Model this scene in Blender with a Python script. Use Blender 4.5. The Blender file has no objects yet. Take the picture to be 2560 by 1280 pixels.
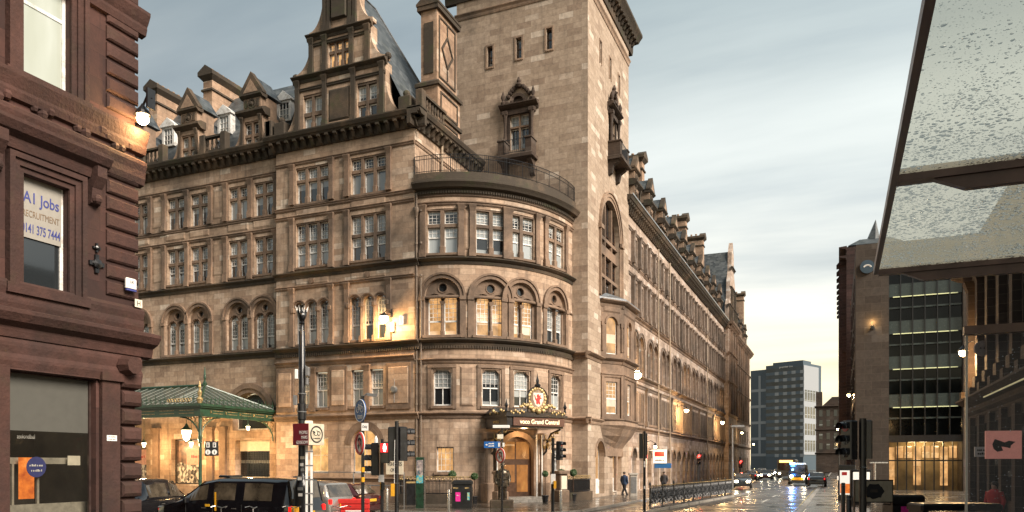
import bpy, bmesh, math, random
from mathutils import Vector, Matrix
from mathutils.geometry import tessellate_polygon
PI = math.pi
random.seed(7)
S = bpy.context.scene
COL = S.collection

# ---------------------------------------------------------------- camera
FPX, UC, HOR, EYE = 1930.0, 1280.0, 1160.0, 2.35
YAW = math.atan(815 / FPX)
SY, CY = math.sin(YAW), math.cos(YAW)
cam = bpy.data.cameras.new('camera')
cam.sensor_width = 36.0
cam.lens = 36.0 * FPX / 2560
cam.shift_y = (HOR - 640) / 2560
cam.clip_start = 0.1
cam.clip_end = 3000
co = bpy.data.objects.new('camera', cam)
COL.objects.link(co)
co.location = (0, 0, EYE)
co.rotation_euler = (PI / 2, 0, YAW)
S.camera = co

# ---------------------------------------------------------------- sky, sun, exposure
SUN_EL, SUN_AZ = math.radians(34), math.radians(107)      # azimuth clockwise from +Y
W = bpy.data.worlds.new('World')
S.world = W
W.use_nodes = True
nt = W.node_tree
for n in list(nt.nodes): nt.nodes.remove(n)
def wn(t, **k):
    n = nt.nodes.new(t)
    for a, b in k.items(): setattr(n, a, b)
    return n
def wl(a, b): nt.links.new(a, b)
def wmath(op, a, b=None):
    n = wn('ShaderNodeMath', operation=op)
    for i, x in enumerate((a, b)):
        if x is None: continue
        if isinstance(x, (int, float)): n.inputs[i].default_value = x
        else: wl(x, n.inputs[i])
    return n.outputs[0]
tc = wn('ShaderNodeTexCoord')
sep = wn('ShaderNodeSeparateXYZ'); wl(tc.outputs['Generated'], sep.inputs[0])
sky = wn('ShaderNodeTexSky', sky_type='NISHITA', sun_disc=False, sun_elevation=math.radians(9), sun_rotation=math.radians(25), air_density=1.3, dust_density=2.0)
sky.sun_elevation = SUN_EL; sky.sun_rotation = SUN_AZ
zz = wmath('MAXIMUM', sep.outputs[2], 0.0)
den = wmath('ADD', zz, 0.22)
comb = wn('ShaderNodeCombineXYZ')
wl(wmath('DIVIDE', sep.outputs[0], den), comb.inputs[0])
wl(wmath('DIVIDE', sep.outputs[1], den), comb.inputs[1])
mp = wn('ShaderNodeMapping'); wl(comb.outputs[0], mp.inputs[0])
mp.inputs['Rotation'].default_value = (0, 0, -YAW); mp.inputs['Scale'].default_value = (0.42, 1.5, 1)
mp.inputs['Location'].default_value = (0.35, 0.4, 0)
ns = wn('ShaderNodeTexNoise'); wl(mp.outputs[0], ns.inputs['Vector'])
ns.inputs['Scale'].default_value = 1.25; ns.inputs['Detail'].default_value = 7; ns.inputs['Roughness'].default_value = 0.52; ns.inputs['Distortion'].default_value = 0.25
# elevation gradient of the overcast
gr = wn('ShaderNodeValToRGB'); wl(zz, gr.inputs[0])
e = gr.color_ramp.elements
e[0].position = 0.0; e[0].color = (0.64, 0.53, 0.33, 1)
e[1].position = 1.0; e[1].color = (0.18, 0.222, 0.236, 1)
for p, c in ((0.13, (0.60, 0.53, 0.37, 1)), (0.20, (0.43, 0.435, 0.405, 1)), (0.33, (0.335, 0.365, 0.365, 1)), (0.52, (0.205, 0.247, 0.262, 1))):
    q = e.new(p); q.color = c
# clouds: brighter streaks and greyer banks
cr = wn('ShaderNodeValToRGB'); wl(ns.outputs['Fac'], cr.inputs[0])
e = cr.color_ramp.elements
e[0].position = 0.34; e[0].color = (0.62, 0.66, 0.70, 1)
e[1].position = 0.72; e[1].color = (1.5, 1.42, 1.34, 1)
q = e.new(0.46); q.color = (0.90, 0.91, 0.92, 1)
q = e.new(0.56); q.color = (1.16, 1.13, 1.09, 1)
mul = wn('ShaderNodeMix', data_type='RGBA', blend_type='MULTIPLY'); mul.inputs[0].default_value = 1
wl(gr.outputs[0], mul.inputs[6]); wl(cr.outputs[0], mul.inputs[7])
# less bright away from the sunset side (left of the view)
dt = wn('ShaderNodeVectorMath', operation='DOT_PRODUCT'); wl(tc.outputs['Generated'], dt.inputs[0]); dt.inputs[1].default_value = (0.35, 0.93, 0.1)
gl = wn('ShaderNodeMapRange'); wl(dt.outputs['Value'], gl.inputs[0])
gl.inputs[1].default_value = 0.35; gl.inputs[2].default_value = 0.95; gl.inputs[3].default_value = 0.72; gl.inputs[4].default_value = 1.05
vs = wn('ShaderNodeVectorMath', operation='SCALE'); wl(mul.outputs[2], vs.inputs[0]); wl(gl.outputs[0], vs.inputs['Scale'])
v10 = wn('ShaderNodeVectorMath', operation='SCALE'); wl(vs.outputs[0], v10.inputs[0]); v10.inputs['Scale'].default_value = 8.4
mx = wn('ShaderNodeMix', data_type='RGBA'); mx.inputs[0].default_value = 0.94
wl(sky.outputs[0], mx.inputs[6]); wl(v10.outputs[0], mx.inputs[7])
bg = wn('ShaderNodeBackground'); wl(mx.outputs[2], bg.inputs[0]); bg.inputs[1].default_value = 0.1
wo = wn('ShaderNodeOutputWorld'); wl(bg.outputs[0], wo.inputs[0])

sl = bpy.data.lights.new('sun', 'SUN'); sl.energy = 2.9; sl.angle = math.radians(30); sl.color = (1.0, 0.88, 0.75)
so = bpy.data.objects.new('sun', sl); COL.objects.link(so)
tosun = Vector((math.sin(SUN_AZ) * math.cos(SUN_EL), math.cos(SUN_AZ) * math.cos(SUN_EL), math.sin(SUN_EL)))
so.rotation_euler = tosun.to_track_quat('Z', 'Y').to_euler()
so.location = (60, -30, 80)
S.view_settings.view_transform = 'Standard'
S.view_settings.look = 'None'
S.view_settings.gamma = 1.0
S.view_settings.exposure = 1.36
S.render.engine = 'CYCLES'
S.cycles.use_denoising = True
S.cycles.max_bounces = 6
S.cycles.diffuse_bounces = 3
S.cycles.glossy_bounces = 3
S.cycles.transmission_bounces = 6
S.cycles.transparent_max_bounces = 8
S.cycles.sample_clamp_indirect = 4
S.cycles.caustics_reflective = False
S.cycles.caustics_refractive = False

# ---------------------------------------------------------------- measuring: a pixel of the photograph as a bearing
def bear(u):
    a = (u - UC) / FPX
    return (-SY + CY * a, CY + SY * a)          # world x, y for one metre of depth
def P(u, D, z=0.0):
    b = bear(u); return Vector((b[0] * D, b[1] * D, z))
def XonY(u, Y):
    b = bear(u); return b[0] / b[1] * Y
def YonX(u, X):
    b = bear(u); return b[1] / b[0] * X
def DonY(u, Y): return Y / bear(u)[1]
def Zat(v, D): return EYE + (HOR - v) * D / FPX
def ppx(x, y):                                   # world to photo column and depth
    D = -x * SY + y * CY
    return UC + FPX * (x * CY + y * SY) / D, D

# ---------------------------------------------------------------- mesh builder
class MB:
    def __init__(s): s.v = []; s.f = []; s.m = []; s.mi = 0
    def face(s, pts):
        k = len(s.v); s.v += [tuple(p) for p in pts]; s.f.append(tuple(range(k, k + len(pts)))); s.m.append(s.mi)
    def faces(s, vs, fs):
        k = len(s.v); s.v += [tuple(p) for p in vs]
        for f in fs: s.f.append(tuple(i + k for i in f)); s.m.append(s.mi)
    def box(s, x0, x1, y0, y1, z0, z1):
        s.faces([(x0, y0, z0), (x1, y0, z0), (x1, y1, z0), (x0, y1, z0), (x0, y0, z1), (x1, y0, z1), (x1, y1, z1), (x0, y1, z1)],
                [(0, 3, 2, 1), (4, 5, 6, 7), (0, 1, 5, 4), (1, 2, 6, 5), (2, 3, 7, 6), (3, 0, 4, 7)])
    def bev(s, x0, x1, y0, y1, z0, z1, b=0.03):      # box with chamfered vertical edges and top
        p = [(x0 + b, y0), (x1 - b, y0), (x1, y0 + b), (x1, y1 - b), (x1 - b, y1), (x0 + b, y1), (x0, y1 - b), (x0, y0 + b)]
        cx, cy = (x0 + x1) / 2, (y0 + y1) / 2
        def ring(z, q): return [(cx + (a - cx) * (1 - q / max(.01, (x1 - x0) / 2)), cy + (c - cy) * (1 - q / max(.01, (y1 - y0) / 2)), z) for a, c in p]
        s.loft([ring(z0, 0), ring(z1 - b, 0), ring(z1, b)])
    def loft(s, rings, cap=True, close=True):
        n = len(rings[0]); k = len(s.v)
        for r in rings: s.v += [tuple(p) for p in r]
        for i in range(len(rings) - 1):
            for j in range(n if close else n - 1):
                a = k + i * n + j; b = k + i * n + (j + 1) % n
                s.f.append((a, b, b + n, a + n)); s.m.append(s.mi)
        if cap:
            s.f.append(tuple(range(k + n - 1, k - 1, -1))); s.m.append(s.mi)
            e = k + (len(rings) - 1) * n
            s.f.append(tuple(range(e, e + n))); s.m.append(s.mi)
    def prism(s, poly, a, b, ax='y'):
        def q(p, t): return (t, p[0], p[1]) if ax == 'x' else ((p[0], t, p[1]) if ax == 'y' else (p[0], p[1], t))
        n = len(poly); k = len(s.v)
        s.v += [q(p, a) for p in poly] + [q(p, b) for p in poly]
        for j in range(n):
            i2 = (j + 1) % n
            s.f.append((k + j, k + i2, k + n + i2, k + n + j)); s.m.append(s.mi)
        tri = tessellate_polygon([[Vector((p[0], p[1], 0)) for p in poly]])
        for t in tri:
            s.f.append(tuple(k + i for i in t)); s.m.append(s.mi)
            s.f.append(tuple(k + n + i for i in reversed(t))); s.m.append(s.mi)
    def cyl(s, p0, p1, r0, r1=None, n=8, cap=True):
        r1 = r0 if r1 is None else r1
        p0, p1 = Vector(p0), Vector(p1); d = (p1 - p0)
        if d.length < 1e-6: return
        d.normalize(); t = d.orthogonal().normalized(); b = d.cross(t)
        rg = lambda c, r: [c + (t * math.cos(2 * PI * i / n) + b * math.sin(2 * PI * i / n)) * r for i in range(n)]
        s.loft([rg(p0, r0), rg(p1, r1)], cap)
    def tube(s, pts, r, n=6):
        pts = [Vector(p) for p in pts]; rings = []
        t = None
        for i, p in enumerate(pts):
            d = (pts[min(i + 1, len(pts) - 1)] - pts[max(i - 1, 0)]).normalized()
            if t is None: t = d.orthogonal().normalized()
            t = (t - d * t.dot(d)).normalized(); b = d.cross(t)
            rr = r[i] if isinstance(r, (list, tuple)) else r
            rings.append([p + (t * math.cos(2 * PI * k / n) + b * math.sin(2 * PI * k / n)) * rr for k in range(n)])
        s.loft(rings)
    def lathe(s, c, prof, n=10, ax='z', sx=1, sy=1):
        rings = []
        for r, z in prof:
            rings.append([(c[0] + r * sx * math.cos(2 * PI * i / n), c[1] + r * sy * math.sin(2 * PI * i / n), c[2] + z) if ax == 'z'
                          else (c[0] + r * math.cos(2 * PI * i / n), c[1] + z, c[2] + r * math.sin(2 * PI * i / n)) for i in range(n)])
        s.loft(rings)
    def ball(s, c, r, n=10, m=6, sc=(1, 1, 1)):
        prof = [(max(0.001, r * math.sin(PI * i / m)), -r * math.cos(PI * i / m) * sc[2]) for i in range(m + 1)]
        s.lathe(c, prof, n, 'z', sc[0], sc[1])
    def torus(s, c, R, r, n=20, m=6, ax='y', a0=0, a1=2 * PI):
        full = abs(a1 - a0 - 2 * PI) < 1e-6; pts = []
        N = n if full else n + 1; rings = []
        for i in range(N):
            a = a0 + (a1 - a0) * i / n; ring = []
            for j in range(m):
                b = 2 * PI * j / m; q = R + r * math.cos(b); h = r * math.sin(b)
                p = (q * math.cos(a), q * math.sin(a), h)
                ring.append((c[0] + p[0], c[1] + p[2], c[2] + p[1]) if ax == 'y' else ((c[0] + p[2], c[1] + p[0], c[2] + p[1]) if ax == 'x' else (c[0] + p[0], c[1] + p[1], c[2] + p[2])))
            rings.append(ring)
        if full: rings.append(rings[0])
        s.loft(rings, not full)
    # ---- facade helpers: x = u along the wall, y = d outwards, z up
    def ring_arch(s, uc, zs, r0, r1, d0, d1, n=12, a0=0.0, a1=PI):
        for i in range(n):
            a, b = a0 + (a1 - a0) * i / n, a0 + (a1 - a0) * (i + 1) / n
            p = lambda r, t, d: (uc + r * math.cos(t), d, zs + r * math.sin(t))
            s.faces([p(r0, a, d0), p(r1, a, d0), p(r1, b, d0), p(r0, b, d0), p(r0, a, d1), p(r1, a, d1), p(r1, b, d1), p(r0, b, d1)],
                    [(4, 5, 6, 7), (1, 2, 6, 5), (0, 4, 7, 3), (0, 1, 5, 4), (2, 3, 7, 6)])
    def wall(s, u0, u1, z0, z1, holes=(), d=0.0, depth=0.35, back=False):
        hs = sorted(holes, key=lambda h: min(p[0] for p in h))
        cuts = [u0]
        for a, b in zip(hs, hs[1:]): cuts.append((max(p[0] for p in a) + min(p[0] for p in b)) / 2)
        cuts.append(u1)
        if not hs: s.face([(u0, d, z0), (u1, d, z0), (u1, d, z1), (u0, d, z1)]); return
        for h, a, b in zip(hs, cuts, cuts[1:]):
            out = [(a, z0), (b, z0), (b, z1), (a, z1)]
            tri = tessellate_polygon([[Vector((p[0], p[1], 0)) for p in out], [Vector((p[0], p[1], 0)) for p in h]])
            pts = [(p[0], d, p[1]) for p in out + list(h)]
            s.faces(pts, [tuple(t) for t in tri])
            n = len(h)
            for i in range(n):
                p, q = h[i], h[(i + 1) % n]
                s.face([(p[0], d, p[1]), (q[0], d, q[1]), (q[0], d - depth, q[1]), (p[0], d - depth, p[1])])
    def mould(s, u0, u1, prof):                      # closed (d, z) profile along u
        s.prism(prof, u0, u1, 'x')
    def build(s, name, mat, parent=None, fn=None, cuts=None, smooth=False, world=True, uv=True):
        me = bpy.data.meshes.new(name)
        bm = bmesh.new()
        vs = [bm.verts.new(p) for p in s.v]
        for f, m in zip(s.f, s.m):
            try:
                if len(set(f)) > 2:
                    q = bm.faces.new([vs[i] for i in f]); q.material_index = m
            except ValueError: pass
        bmesh.ops.remove_doubles(bm, verts=bm.verts, dist=1e-5)
        if cuts:
            for c in cuts:
                bmesh.ops.bisect_plane(bm, geom=list(bm.verts) + list(bm.edges) + list(bm.faces), dist=1e-5, plane_co=(c, 0, 0), plane_no=(1, 0, 0))
        if uv:
            bm.normal_update(); L = bm.loops.layers.uv.new('UVMap')
            for f in bm.faces:
                n = f.normal; ax, ay, az = abs(n.x), abs(n.y), abs(n.z)
                for l in f.loops:
                    c = l.vert.co
                    l[L].uv = (c.x, c.y) if az > .75 else ((c.y, c.z) if ax > ay else (c.x, c.z))
        if fn:
            for v in bm.verts: v.co = Vector(fn(*v.co))
        bmesh.ops.recalc_face_normals(bm, faces=bm.faces)
        bm.to_mesh(me); bm.free()
        for m in (mat if isinstance(mat, (list, tuple)) else [mat]): me.materials.append(m)
        if smooth:
            me.polygons.foreach_set('use_smooth', [True] * len(me.polygons))
            if smooth != 2:
                try: me.set_sharp_from_angle(angle=math.radians(40))
                except Exception: pass
        return link(name, me, parent, world)

WL = {}
def link(name, me, parent=None, world=True, loc=None, rz=0.0):
    o = bpy.data.objects.new(name, me); COL.objects.link(o)
    base = Vector((0, 0, 0))
    if parent is not None:
        o.parent = parent
        base = WL[parent.name]
    if loc is not None: o.location = Vector(loc) - (base if world else Vector())
    else: o.location = -base if world else Vector()
    o.rotation_euler = (0, 0, rz)
    WL[o.name] = base + o.location
    return o
def tag(o, label=None, cat=None, group=None, kind=None):
    if label: o['label'] = label
    if cat: o['category'] = cat
    if group: o['group'] = group
    if kind: o['kind'] = kind
    return o
def thing(name, label, cat, loc=(0, 0, 0), rz=0.0, group=None):
    o = bpy.data.objects.new(name, None); COL.objects.link(o)
    o.location = loc; o.rotation_euler = (0, 0, rz); o.empty_display_size = 0.3
    WL[o.name] = Vector(loc)
    return tag(o, label, cat, group)
def dup(o, parent=None):
    kids = list(KIDS.get(o.name, o.children))
    c = o.copy(); COL.objects.link(c); c.parent = parent
    WL[c.name] = WL.get(o.name, Vector())
    for k in o.children: dup(k, c)
    return c
KIDS = {}
def put(proto, root, loc, rz=0.0, mats=None, sz=None):        # a copy of a part (with its sub-parts) at a world place under root
    c = dup(proto, root)
    c.location = Vector(loc) - WL[root.name]; c.rotation_euler = (0, 0, rz)
    if sz: c.scale = sz
    if mats:
        for k in c.children:
            for nm, m in mats.items():
                if k.name.split('.')[0] == nm:
                    for sl_ in k.material_slots: sl_.link = 'OBJECT'; sl_.material = m
    return c
def rect(u0, u1, z0, z1): return [(u0, z0), (u1, z0), (u1, z1), (u0, z1)]
def arch(u0, u1, z0, zs, n=12, k=1.0):
    c, r = (u0 + u1) / 2, (u1 - u0) / 2
    return [(u0, z0), (u1, z0)] + [(c + r * math.cos(PI * i / n), zs + k * r * math.sin(PI * i / n)) for i in range(n + 1)]
def circ(c, z, r, n=12): return [(c + r * math.cos(2 * PI * i / n), z + r * math.sin(2 * PI * i / n)) for i in range(n)]
def text(name, body, w, h, mat, parent, loc, rz=0.0, ex=0.004, local=True, shear=0, bold=0.0):
    cu = bpy.data.curves.new(name, 'FONT'); cu.body = body; cu.align_x = 'CENTER'; cu.align_y = 'CENTER'; cu.extrude = 0.02; cu.shear = shear; cu.offset = bold
    o = bpy.data.objects.new(name, cu); COL.objects.link(o)
    me = bpy.data.meshes.new_from_object(o.evaluated_get(bpy.context.evaluated_depsgraph_get()))
    bpy.data.objects.remove(o); bpy.data.curves.remove(cu)
    xs = [v.co.x for v in me.vertices]; ys = [v.co.y for v in me.vertices]
    cx, cy = (min(xs) + max(xs)) / 2, (min(ys) + max(ys)) / 2
    kx, ky = w / (max(xs) - min(xs)), h / (max(ys) - min(ys))
    for v in me.vertices:
        x, y, z = (v.co.x - cx) * kx, (v.co.y - cy) * ky, v.co.z / .02 * ex
        v.co = (x, -z, y)
    me.materials.clear(); me.materials.append(mat)
    me.name = name
    return link(name, me, parent, not local, loc, rz)
def scribble(name, w, h, mat, parent, loc, rz=0.0, local=True):
    """lettering too small to read: a row of short strokes"""
    q = MB(); rnd = random.Random(int(w * 1000)); x = -w / 2
    while x < w / 2 - h * .3:
        s_ = h * rnd.uniform(.35, .75); q.box(x, min(x + s_, w / 2), -.003, .003, -h / 2, h / 2 * rnd.choice((.4, .5, 1.0))); x += s_ + h * rnd.choice((.18, .18, .5))
    o = q.build(name, mat, parent, world=False)
    base = WL[parent.name]; o.location = Vector(loc) - (Vector() if local else base); o.rotation_euler = (0, 0, rz); return o
def lamp(name, parent, loc, watts, color=(1.0, 0.62, 0.28), r=0.12, world=False):
    l = bpy.data.lights.new(name, 'POINT'); l.energy = watts; l.color = color; l.shadow_soft_size = r
    o = bpy.data.objects.new(name, l); COL.objects.link(o)
    if parent is not None:
        o.parent = parent
        o.location = Vector(loc) - (WL[parent.name] if world else Vector())
    else: o.location = loc
    return o

# ---------------------------------------------------------------- materials
class NT:
    def __init__(s, name):
        s.m = bpy.data.materials.new(name); s.m.use_nodes = True; s.t = s.m.node_tree
        s.b = s.t.nodes['Principled BSDF']; s.out = s.t.nodes['Material Output']
    def n(s, t, ins=None, **k):
        n = s.t.nodes.new(t)
        for a, b in k.items(): setattr(n, a, b)
        for a, b in (ins or {}).items(): s.set(n.inputs[a], b)
        return n
    def set(s, i, v):
        if hasattr(v, 'is_output'): s.t.links.new(v, i)
        elif isinstance(v, (tuple, list)) and len(v) == 3 and i.type == 'RGBA': i.default_value = (*v, 1)
        else: i.default_value = v
    def ramp(s, f, els):
        n = s.n('ShaderNodeValToRGB', {'Fac': f}); e = n.color_ramp.elements
        while len(e) < len(els): e.new(0.5)
        for q, (p, c) in zip(e, els): q.position = p; q.color = (*c, 1) if len(c) == 3 else c
        return n.outputs['Color']
    def noise(s, vec, scale, detail=4, rough=.55, dist=0.0):
        n = s.n('ShaderNodeTexNoise', {'Scale': scale, 'Detail': detail, 'Roughness': rough, 'Distortion': dist})
        if vec is not None: s.set(n.inputs['Vector'], vec)
        return n.outputs['Fac']
    def mix(s, f, a, b, mode='MIX'):
        n = s.n('ShaderNodeMix', data_type='RGBA', blend_type=mode)
        s.set(n.inputs[0], f); s.set(n.inputs[6], a); s.set(n.inputs[7], b); return n.outputs[2]
    def math(s, op, a, b=0.0, clamp=False):
        n = s.n('ShaderNodeMath', {0: a, 1: b}, operation=op, use_clamp=clamp); return n.outputs[0]
    def map(s, vec, scale=(1, 1, 1), loc=(0, 0, 0), rot=(0, 0, 0)):
        return s.n('ShaderNodeMapping', {'Vector': vec, 'Scale': scale, 'Location': loc, 'Rotation': rot}).outputs[0]
    def pos(s): return s.n('ShaderNodeNewGeometry').outputs['Position']
    def uv(s): return s.n('ShaderNodeUVMap').outputs[0]
    def bump(s, h, st=.4, dist=.02):
        s.set(s.b.inputs['Normal'], s.n('ShaderNodeBump', {'Height': h, 'Strength': st, 'Distance': dist}).outputs[0])
    def p(s, **k):
        for a, b in k.items(): s.set(s.b.inputs[a.replace('_', ' ')], b)
        return s

def stone(name, tones, soot=(.055, .045, .036), soot_lo=.52, soot_hi=.75, bw=.95, bh=.38, mortar=(.13, .10, .075), moss=0.0, rough=.85, coursed=True, streak=.55):
    t = NT(name); pos = t.pos(); uv = t.uv()
    if coursed:
        br = t.n('ShaderNodeTexBrick', {'Vector': uv, 'Color1': (0, 0, 0), 'Color2': (1, 1, 1), 'Mortar': (.5, .5, .5), 'Scale': 1.0, 'Mortar Size': .008, 'Mortar Smooth': .2, 'Bias': 0.0, 'Brick Width': bw, 'Row Height': bh})
        br.offset = .43; br.squash = 1.0
        col = t.ramp(br.outputs['Color'], tones)
    else:
        col = t.ramp(t.noise(t.map(pos, (.8, .8, .5)), 1.0, 5), [(.3, tones[1][1]), (.55, tones[2][1]), (.75, tones[-2][1])])
    n1 = t.noise(pos, .27, 9, .62, .3)
    n2 = t.noise(t.map(pos, (2.2, 2.2, .16)), 1.0, 5, .6)
    n3 = t.noise(pos, 4.0, 6, .65)
    col = t.mix(1.0, col, t.ramp(n3, [(.3, (.72, .70, .68)), (.7, (1.18, 1.17, 1.15))]), 'MULTIPLY')
    s1 = t.ramp(n1, [(soot_lo, (0, 0, 0)), (soot_hi, (1, 1, 1))])
    s2 = t.ramp(n2, [(.53, (0, 0, 0)), (.74, (streak,) * 3)])
    f = t.math('MAXIMUM', s1, s2)
    f = t.math('MULTIPLY', f, .86)
    col = t.mix(f, col, soot)
    if moss:
        mf = t.math('MULTIPLY', t.ramp(t.noise(pos, .9, 6, .7), [(.55, (0, 0, 0)), (.7, (1, 1, 1))]), moss)
        col = t.mix(mf, col, (.045, .055, .018))
    if coursed:
        col = t.mix(t.math('MULTIPLY', br.outputs['Fac'], .75), col, mortar)
        h = t.math('ADD', t.math('MULTIPLY', br.outputs['Fac'], -1.0), t.math('MULTIPLY', n3, .5))
    else: h = t.math('ADD', n3, t.noise(pos, 14, 4))
    if coursed: h = t.math('ADD', h, t.math('MULTIPLY', t.noise(pos, 17, 4), .35))
    t.bump(h, .5 if coursed else .6, .02 if coursed else .03)
    t.p(Base_Color=col, Roughness=rough)
    return t.m
def plain(name, c, rough=.5, metal=0.0, var=.25, scale=6.0, coat=0.0, emit=None, bump=0.0, dirt=None, spec=.5):
    t = NT(name); pos = t.pos()
    n = t.noise(pos, scale, 5, .6)
    col = t.mix(1.0, c, t.ramp(n, [(.3, (1 - var,) * 3), (.7, (1 + var,) * 3)]), 'MULTIPLY')
    if dirt: col = t.mix(t.ramp(t.noise(pos, scale * .4, 7, .7), [(.5, (0, 0, 0)), (.68, (.8, .8, .8))]), col, dirt)
    t.p(Base_Color=col, Roughness=t.ramp(n, [(.2, (rough * .8,) * 3), (.8, (min(1, rough * 1.2),) * 3)]), Metallic=metal, Coat_Weight=coat, Specular_IOR_Level=spec)
    if bump: t.bump(n, bump, .01)
    if emit: t.p(Emission_Color=emit[0], Emission_Strength=emit[1])
    return t.m
def glow(name, c, st):
    t = NT(name); t.p(Base_Color=c, Emission_Color=c, Emission_Strength=st, Roughness=.4); return t.m
M = {}
TAN = [(0, (.29, .20, .142)), (.2, (.37, .258, .18)), (.5, (.425, .305, .218)), (.85, (.465, .342, .25)), (.93, (.48, .365, .28)), (.97, (.58, .48, .385))]
TOW = [(0, (.29, .215, .16)), (.2, (.345, .265, .198)), (.5, (.385, .30, .228)), (.86, (.415, .325, .25)), (.93, (.44, .35, .275)), (.965, (.57, .48, .395))]
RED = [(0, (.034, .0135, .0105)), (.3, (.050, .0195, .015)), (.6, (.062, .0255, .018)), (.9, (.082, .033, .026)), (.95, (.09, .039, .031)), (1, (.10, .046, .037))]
M['stone'] = stone('sandstone_ashlar', TAN, soot_lo=.49, soot_hi=.76, streak=.8)
M['tower'] = stone('tower_ashlar', TOW, soot_lo=.62, soot_hi=.9, streak=.3, bw=1.05, bh=.42)
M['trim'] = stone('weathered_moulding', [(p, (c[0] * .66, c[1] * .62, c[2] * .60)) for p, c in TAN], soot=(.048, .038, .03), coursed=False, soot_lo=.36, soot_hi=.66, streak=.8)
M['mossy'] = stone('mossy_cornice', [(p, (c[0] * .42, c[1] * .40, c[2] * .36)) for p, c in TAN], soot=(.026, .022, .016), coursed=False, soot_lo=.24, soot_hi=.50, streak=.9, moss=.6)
M['clean'] = stone('cleaned_stone', [(p, (c[0] * .78, c[1] * .76, c[2] * .75)) for p, c in TAN], coursed=False, soot_lo=.46, soot_hi=.74, streak=.75)
M['warmst'] = stone('ground_ashlar', TAN, soot_lo=.56, soot_hi=.8, bw=1.1, bh=.45)
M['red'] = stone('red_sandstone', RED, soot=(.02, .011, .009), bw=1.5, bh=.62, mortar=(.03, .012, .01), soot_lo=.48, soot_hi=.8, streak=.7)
M['redrust'] = stone('red_quoin', RED, soot=(.014, .009, .008), coursed=False, soot_lo=.45, soot_hi=.75, streak=.5, moss=.15)
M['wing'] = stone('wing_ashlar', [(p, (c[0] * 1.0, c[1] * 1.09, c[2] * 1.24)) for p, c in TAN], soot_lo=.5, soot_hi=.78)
M['wingtrim'] = stone('wing_moulding', [(p, (c[0] * .50, c[1] * .54, c[2] * .61)) for p, c in TAN], coursed=False, soot_lo=.44, soot_hi=.72, streak=.8)  # darker tone holds soot plus the shade of the reveals put into the colour
M['dark'] = stone('sooty_sandstone', [(p, (c[0] * .13, c[1] * .12, c[2] * .12)) for p, c in TAN], soot=(.02, .017, .014), soot_lo=.45, soot_hi=.7)
M['darkred'] = stone('dark_red_stone', [(p, (c[0] * .7, c[1] * .8, c[2] * .9)) for p, c in RED], soot=(.02, .014, .012), soot_lo=.45, soot_hi=.75)
M['pier'] = stone('cladding_stone', [(p, (c[0] * .16, c[1] * .16, c[2] * .165)) for p, c in TOW], soot=(.03, .026, .022), soot_lo=.6, soot_hi=.95, bw=1.4, bh=.7, streak=.3)  # base tone darkened to carry the shade on the office front
M['chim'] = stone('chimney_stone', [(p, (c[0] * .9, c[1] * .84, c[2] * .80)) for p, c in TAN], soot_lo=.5, soot_hi=.8, moss=.15)

t = NT('roof_slate'); uv = t.uv()
br = t.n('ShaderNodeTexBrick', {'Vector': uv, 'Color1': (0, 0, 0), 'Color2': (1, 1, 1), 'Mortar': (.2, .2, .2), 'Scale': 1.0, 'Mortar Size': .012, 'Brick Width': .42, 'Row Height': .26})
col = t.ramp(br.outputs['Color'], [(0, (.035, .042, .048)), (.5, (.065, .075, .08)), (1, (.11, .12, .125))])
col = t.mix(t.ramp(t.noise(t.pos(), .8, 7, .7), [(.52, (0, 0, 0)), (.75, (.5, .5, .5))]), col, (.05, .055, .03))
t.p(Base_Color=col, Roughness=.45); t.bump(t.math('MULTIPLY', br.outputs['Fac'], -1), .6, .03); M['slate'] = t.m

M['white'] = plain('white_paint', (.74, .73, .70), .45, var=.15, dirt=(.30, .25, .2))
M['cream'] = plain('cream_board', (.75, .68, .54), .5, var=.1)
M['black'] = plain('black_iron', (.012, .012, .013), .32, var=.5, coat=.2)
M['blackgloss'] = plain('black_gloss_paint', (.006, .006, .008), .12, coat=1.0, var=.3)
M['green'] = plain('green_iron', (.022, .062, .034), .35, var=.4, coat=.2, dirt=(.02, .022, .015))
M['gold'] = plain('gold_leaf', (.46, .33, .15), .5, .45, var=.7, scale=14, dirt=(.05, .035, .015))
M['lead'] = plain('lead_sheet', (.16, .17, .18), .45, .3, var=.3)
M['pipe'] = plain('pipe_paint', (.16, .12, .09), .5, var=.35)
M['pipelit'] = plain('pale_pipe_paint', (.36, .28, .2), .5, var=.3)
M['steel'] = plain('stainless_steel', (.50, .48, .45), .28, .9, var=.2)
M['concrete'] = plain('pale_concrete', (.36, .33, .29), .7, var=.25, bump=.2)
M['grey'] = plain('grey_metal', (.22, .22, .22), .4, .5, var=.2)
M['bronze'] = plain('bronze', (.10, .082, .06), .3, .75, var=.6, scale=9, bump=.5)
M['redp'] = plain('red_plastic', (.55, .03, .025), .4, var=.15)
M['yellow'] = plain('yellow_plastic', (.75, .36, .02), .4, var=.15)
M['blue'] = plain('blue_sign_face', (.012, .11, .36), .35, var=.08)
M['signwhite'] = plain('white_sign_face', (.78, .76, .72), .35, var=.06)
M['signred'] = plain('red_sign_face', (.55, .03, .03), .35, var=.08)
M['crimson'] = plain('crimson_sign_panel', (.19, .012, .022), .6, var=.2, scale=3)
M['inkblack'] = plain('black_lettering', (.012, .012, .014), .5, var=.1)
M['inkblue'] = plain('blue_lettering', (.05, .06, .22), .5, var=.1)
M['leaf'] = plain('box_leaf', (.035, .075, .02), .6, var=.6, scale=30)
M['tyre'] = plain('tyre_rubber', (.015, .015, .015), .7, var=.2)
M['pink'] = plain('magenta_poster', (.75, .03, .30), .5, var=.25, scale=9)
M['skin'] = plain('skin', (.42, .24, .17), .5, var=.08)
M['navy'] = plain('navy_cloth', (.018, .04, .09), .8, var=.3)
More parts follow.
